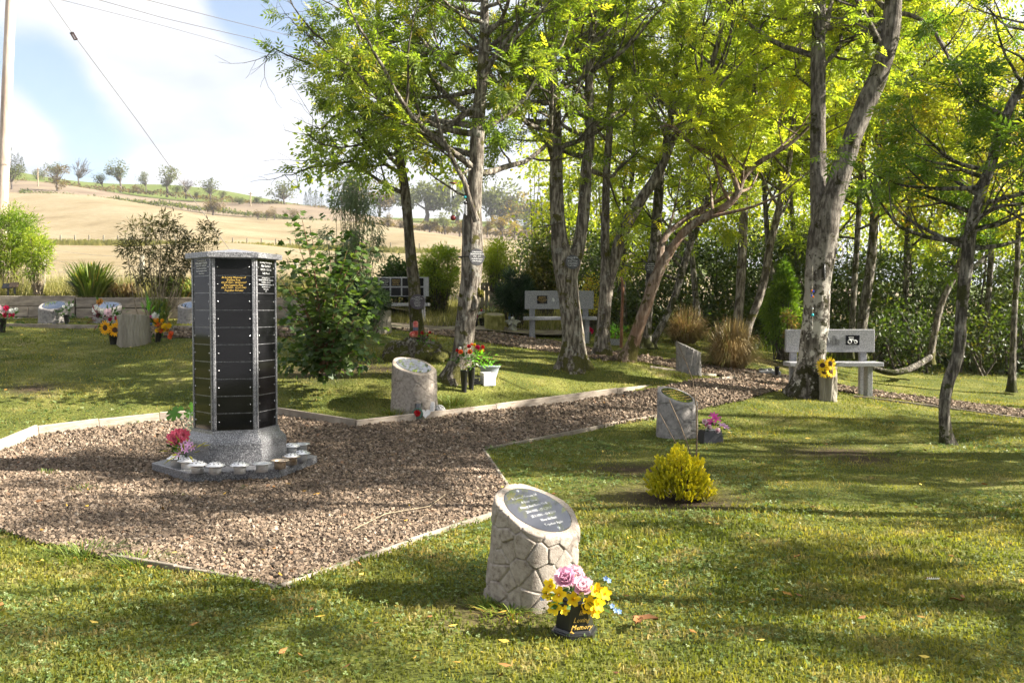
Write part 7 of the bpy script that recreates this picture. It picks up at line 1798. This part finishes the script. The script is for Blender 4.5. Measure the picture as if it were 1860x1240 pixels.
# low slab by the path with oddments
p = gp(1398, 683); e = empty('kerb_stone', p, 'low grey stone with rounded ornaments beside the path', 'stone', rz=R(-8)); mb = MB(); mb.box((0, 0, .04), (.34, .12, .09)); mb.build('slab', GRB, e, bevel=.01)
for i, (x_, s_) in enumerate(((1385, .05), (1392, .045), (1401, .055))): p = gp(x_, 680); o = blob(p + Vector((0, .08, .05)), s_ * 1.3, s_, s_, i, GR, 'pebble_ornament', None, ('left', 'middle', 'right')[i] + ' rounded stone ornament of three beside the path', 'ornament', nu=18, nv=10, rough_=.06)
conepot(1411, 686, .17, .08, 'small dark glass vase standing at the path edge')
# log with red plaque box near the forked ash bench: white feather, dead leaves on lawn
p = gp(1694, 1062); e = empty('white_feather', p + Vector((0, 0, .03)), 'small white feather lying on the lawn', 'feather'); mb = MB()
for i in range(14): t_ = i / 13; mb.tube([(-.03 + .06 * t_, 0, 0), (-.025 + .06 * t_, .012 * (1 if i % 2 else -1) * (1.1 - t_), .008)], [.0022, .001], 4)
mb.tube([(-.035, 0, 0), (.035, 0, .006)], .0015, 4); mb.build('vane', WHTF, e)
for i, (x_, y_, lab) in enumerate(((1172, 1136, 'curled brown dead leaf beside the lettered vase'), (1158, 1140, 'second curled dead leaf left of the larger one by the vase'), (1738, 1100, 'dark curled leaf on the right of the lawn'), (1448, 1020, 'tan dead leaf on the sunlit lawn'), (1430, 1090, 'small rust red leaf on the lawn'))):
    p = gp(x_, y_); s_ = .035 if i < 2 else .02; V = [(u * s_ * 1.6, v * s_ * .6, s_ * .35 * abs(v) + .2 * s_ * math.sin(u * 3)) for u in (-1, -.4, .3, 1) for v in (-1, 0, 1)]
    V = [(a * (1 - .0), b * (1 - abs(a / s_ / 1.6) ** 2 * .9), c_) for a, b, c_ in V]; F = [(k * 3 + j, k * 3 + j + 1, k * 3 + j + 4, k * 3 + j + 3) for k in range(3) for j in range(2)]
    o = link('dead_leaf', np_mesh('dead_leaf', np.array(V), np.array(F), FL, np.full(12, .15 + .1 * i), True), None, p + Vector((0, 0, .03))); o.rotation_euler = (.2, .1, i * 1.3); tag(o, lab, 'leaf', 'dead leaves on the lawn')
# pale dry stalk across the gravel
e = empty('dry_stalk', gp(700, 940) + Vector((0, 0, .02)), 'pale dry stalk lying across the gravel', 'stalk'); mb = MB(); b0 = e.location
mb.tube([tuple(gp(x_, y_) + Vector((0, 0, .035)) - b0) for x_, y_ in ((640, 972), (700, 942), (780, 928), (810, 905))], .0035, 5); mb.build('stalk', TWIGP, e)
# tufts of weeds in the gravel and at edges
for i, (x_, y_, w_, h_, lab) in enumerate(((155, 892, 40, 14, 'small green weed tuft in the gravel left of the tower'), (88, 862, 26, 14, 'tiny weed in the gravel at far left'), (450, 888, 26, 8, 'moss green weed at the front of the tower slab'), (330, 900, 20, 8, 'tiny weed in the gravel before the slab corner'), (150, 1010, 120, 26, 'dry overhanging grass tuft on the gravel edge at lower left'), (250, 1025, 90, 20, 'second overhanging tuft on the gravel edge at lower left'),
                                           (820, 735, 60, 22, 'taller green grass tuft right of the wide stump'), (720, 752, 40, 16, 'grass tuft at the left foot of the wide stump'), (930, 1112, 110, 18, 'short grass tuft round the foot of the near stump'), (882, 1098, 50, 16, 'darker tuft on the left foot of the near stump'))):
    p = gp(x_, y_); blades('grass_tuft', lab, x_, p.y, y_, y_ - h_, w_, 60 if i < 4 else 260, PHO if i in (0, 1, 2, 3, 6, 7) else PHO, .005, .8, 'grass tuft', 'grass tufts', erect=.6, root=.7)
# trees behind the viewpoint, seen mirrored in the polished stone
BACKT = [(401, -7, -7, 9), (402, -2.5, -9, 10), (403, 2.5, -8, 9), (404, 7, -7.5, 10), (405, -11, -3, 9)]
for sd, x_, y_, h_ in BACKT:
    t = Tree(sd); P = np.array([(x_ + .1 * math.sin(i), y_, -.1 + h_ * i / 10) for i in range(11)]); r = np.array([.2 * (1 - .08 * i) for i in range(11)]); t.mb.tube(P, r, 9, .05); t.limbs(P, r, 14, .12, .99, 1.2, 2.6, dens=.8)
    t.finish('boundary_tree', (x_, y_, 0), {401: 'tree behind the viewpoint on its left', 402: 'tree nearest behind the viewpoint, slightly left', 403: 'tree nearest behind the viewpoint, slightly right', 404: 'tree behind the viewpoint on its right', 405: 'tree far to the left of the viewpoint'}[sd], BKD, ASHD, .42, leaftm=LEAF5, group='trees behind the viewpoint', keep=.55, thin=False)

# ------------------------------------------------------------------ the air
HAZE = .00025
hzm = bpy.data.materials.new('air'); hzm.use_nodes = True; nt = hzm.node_tree; nt.nodes.clear()
v_ = nt.nodes.new('ShaderNodeVolumePrincipled'); o_ = nt.nodes.new('ShaderNodeOutputMaterial'); v_.inputs['Color'].default_value = (.93, .95, 1, 1); v_.inputs['Density'].default_value = HAZE; v_.inputs['Anisotropy'].default_value = .35
nt.links.new(v_.outputs[0], o_.inputs['Volume'])
mb = MB(); mb.box((0, 430, 48), (2400, 960, 200)); tag(mb.build('haze', hzm), 'thin pale haze in the air over the fields', 'haze', kind='stuff')
# lettering to meshes
bpy.context.view_layer.update()
dg = bpy.context.evaluated_depsgraph_get()
for o in [o for o in bpy.data.objects if o.type == 'FONT']:
    me = bpy.data.meshes.new_from_object(o.evaluated_get(dg)); me.name = 'inscription'
    n_ = bpy.data.objects.new('lettering', me); COL.objects.link(n_); n_.parent = o.parent; n_.location = o.location; n_.rotation_euler = o.rotation_euler; n_.scale = o.scale
    bpy.data.objects.remove(o)
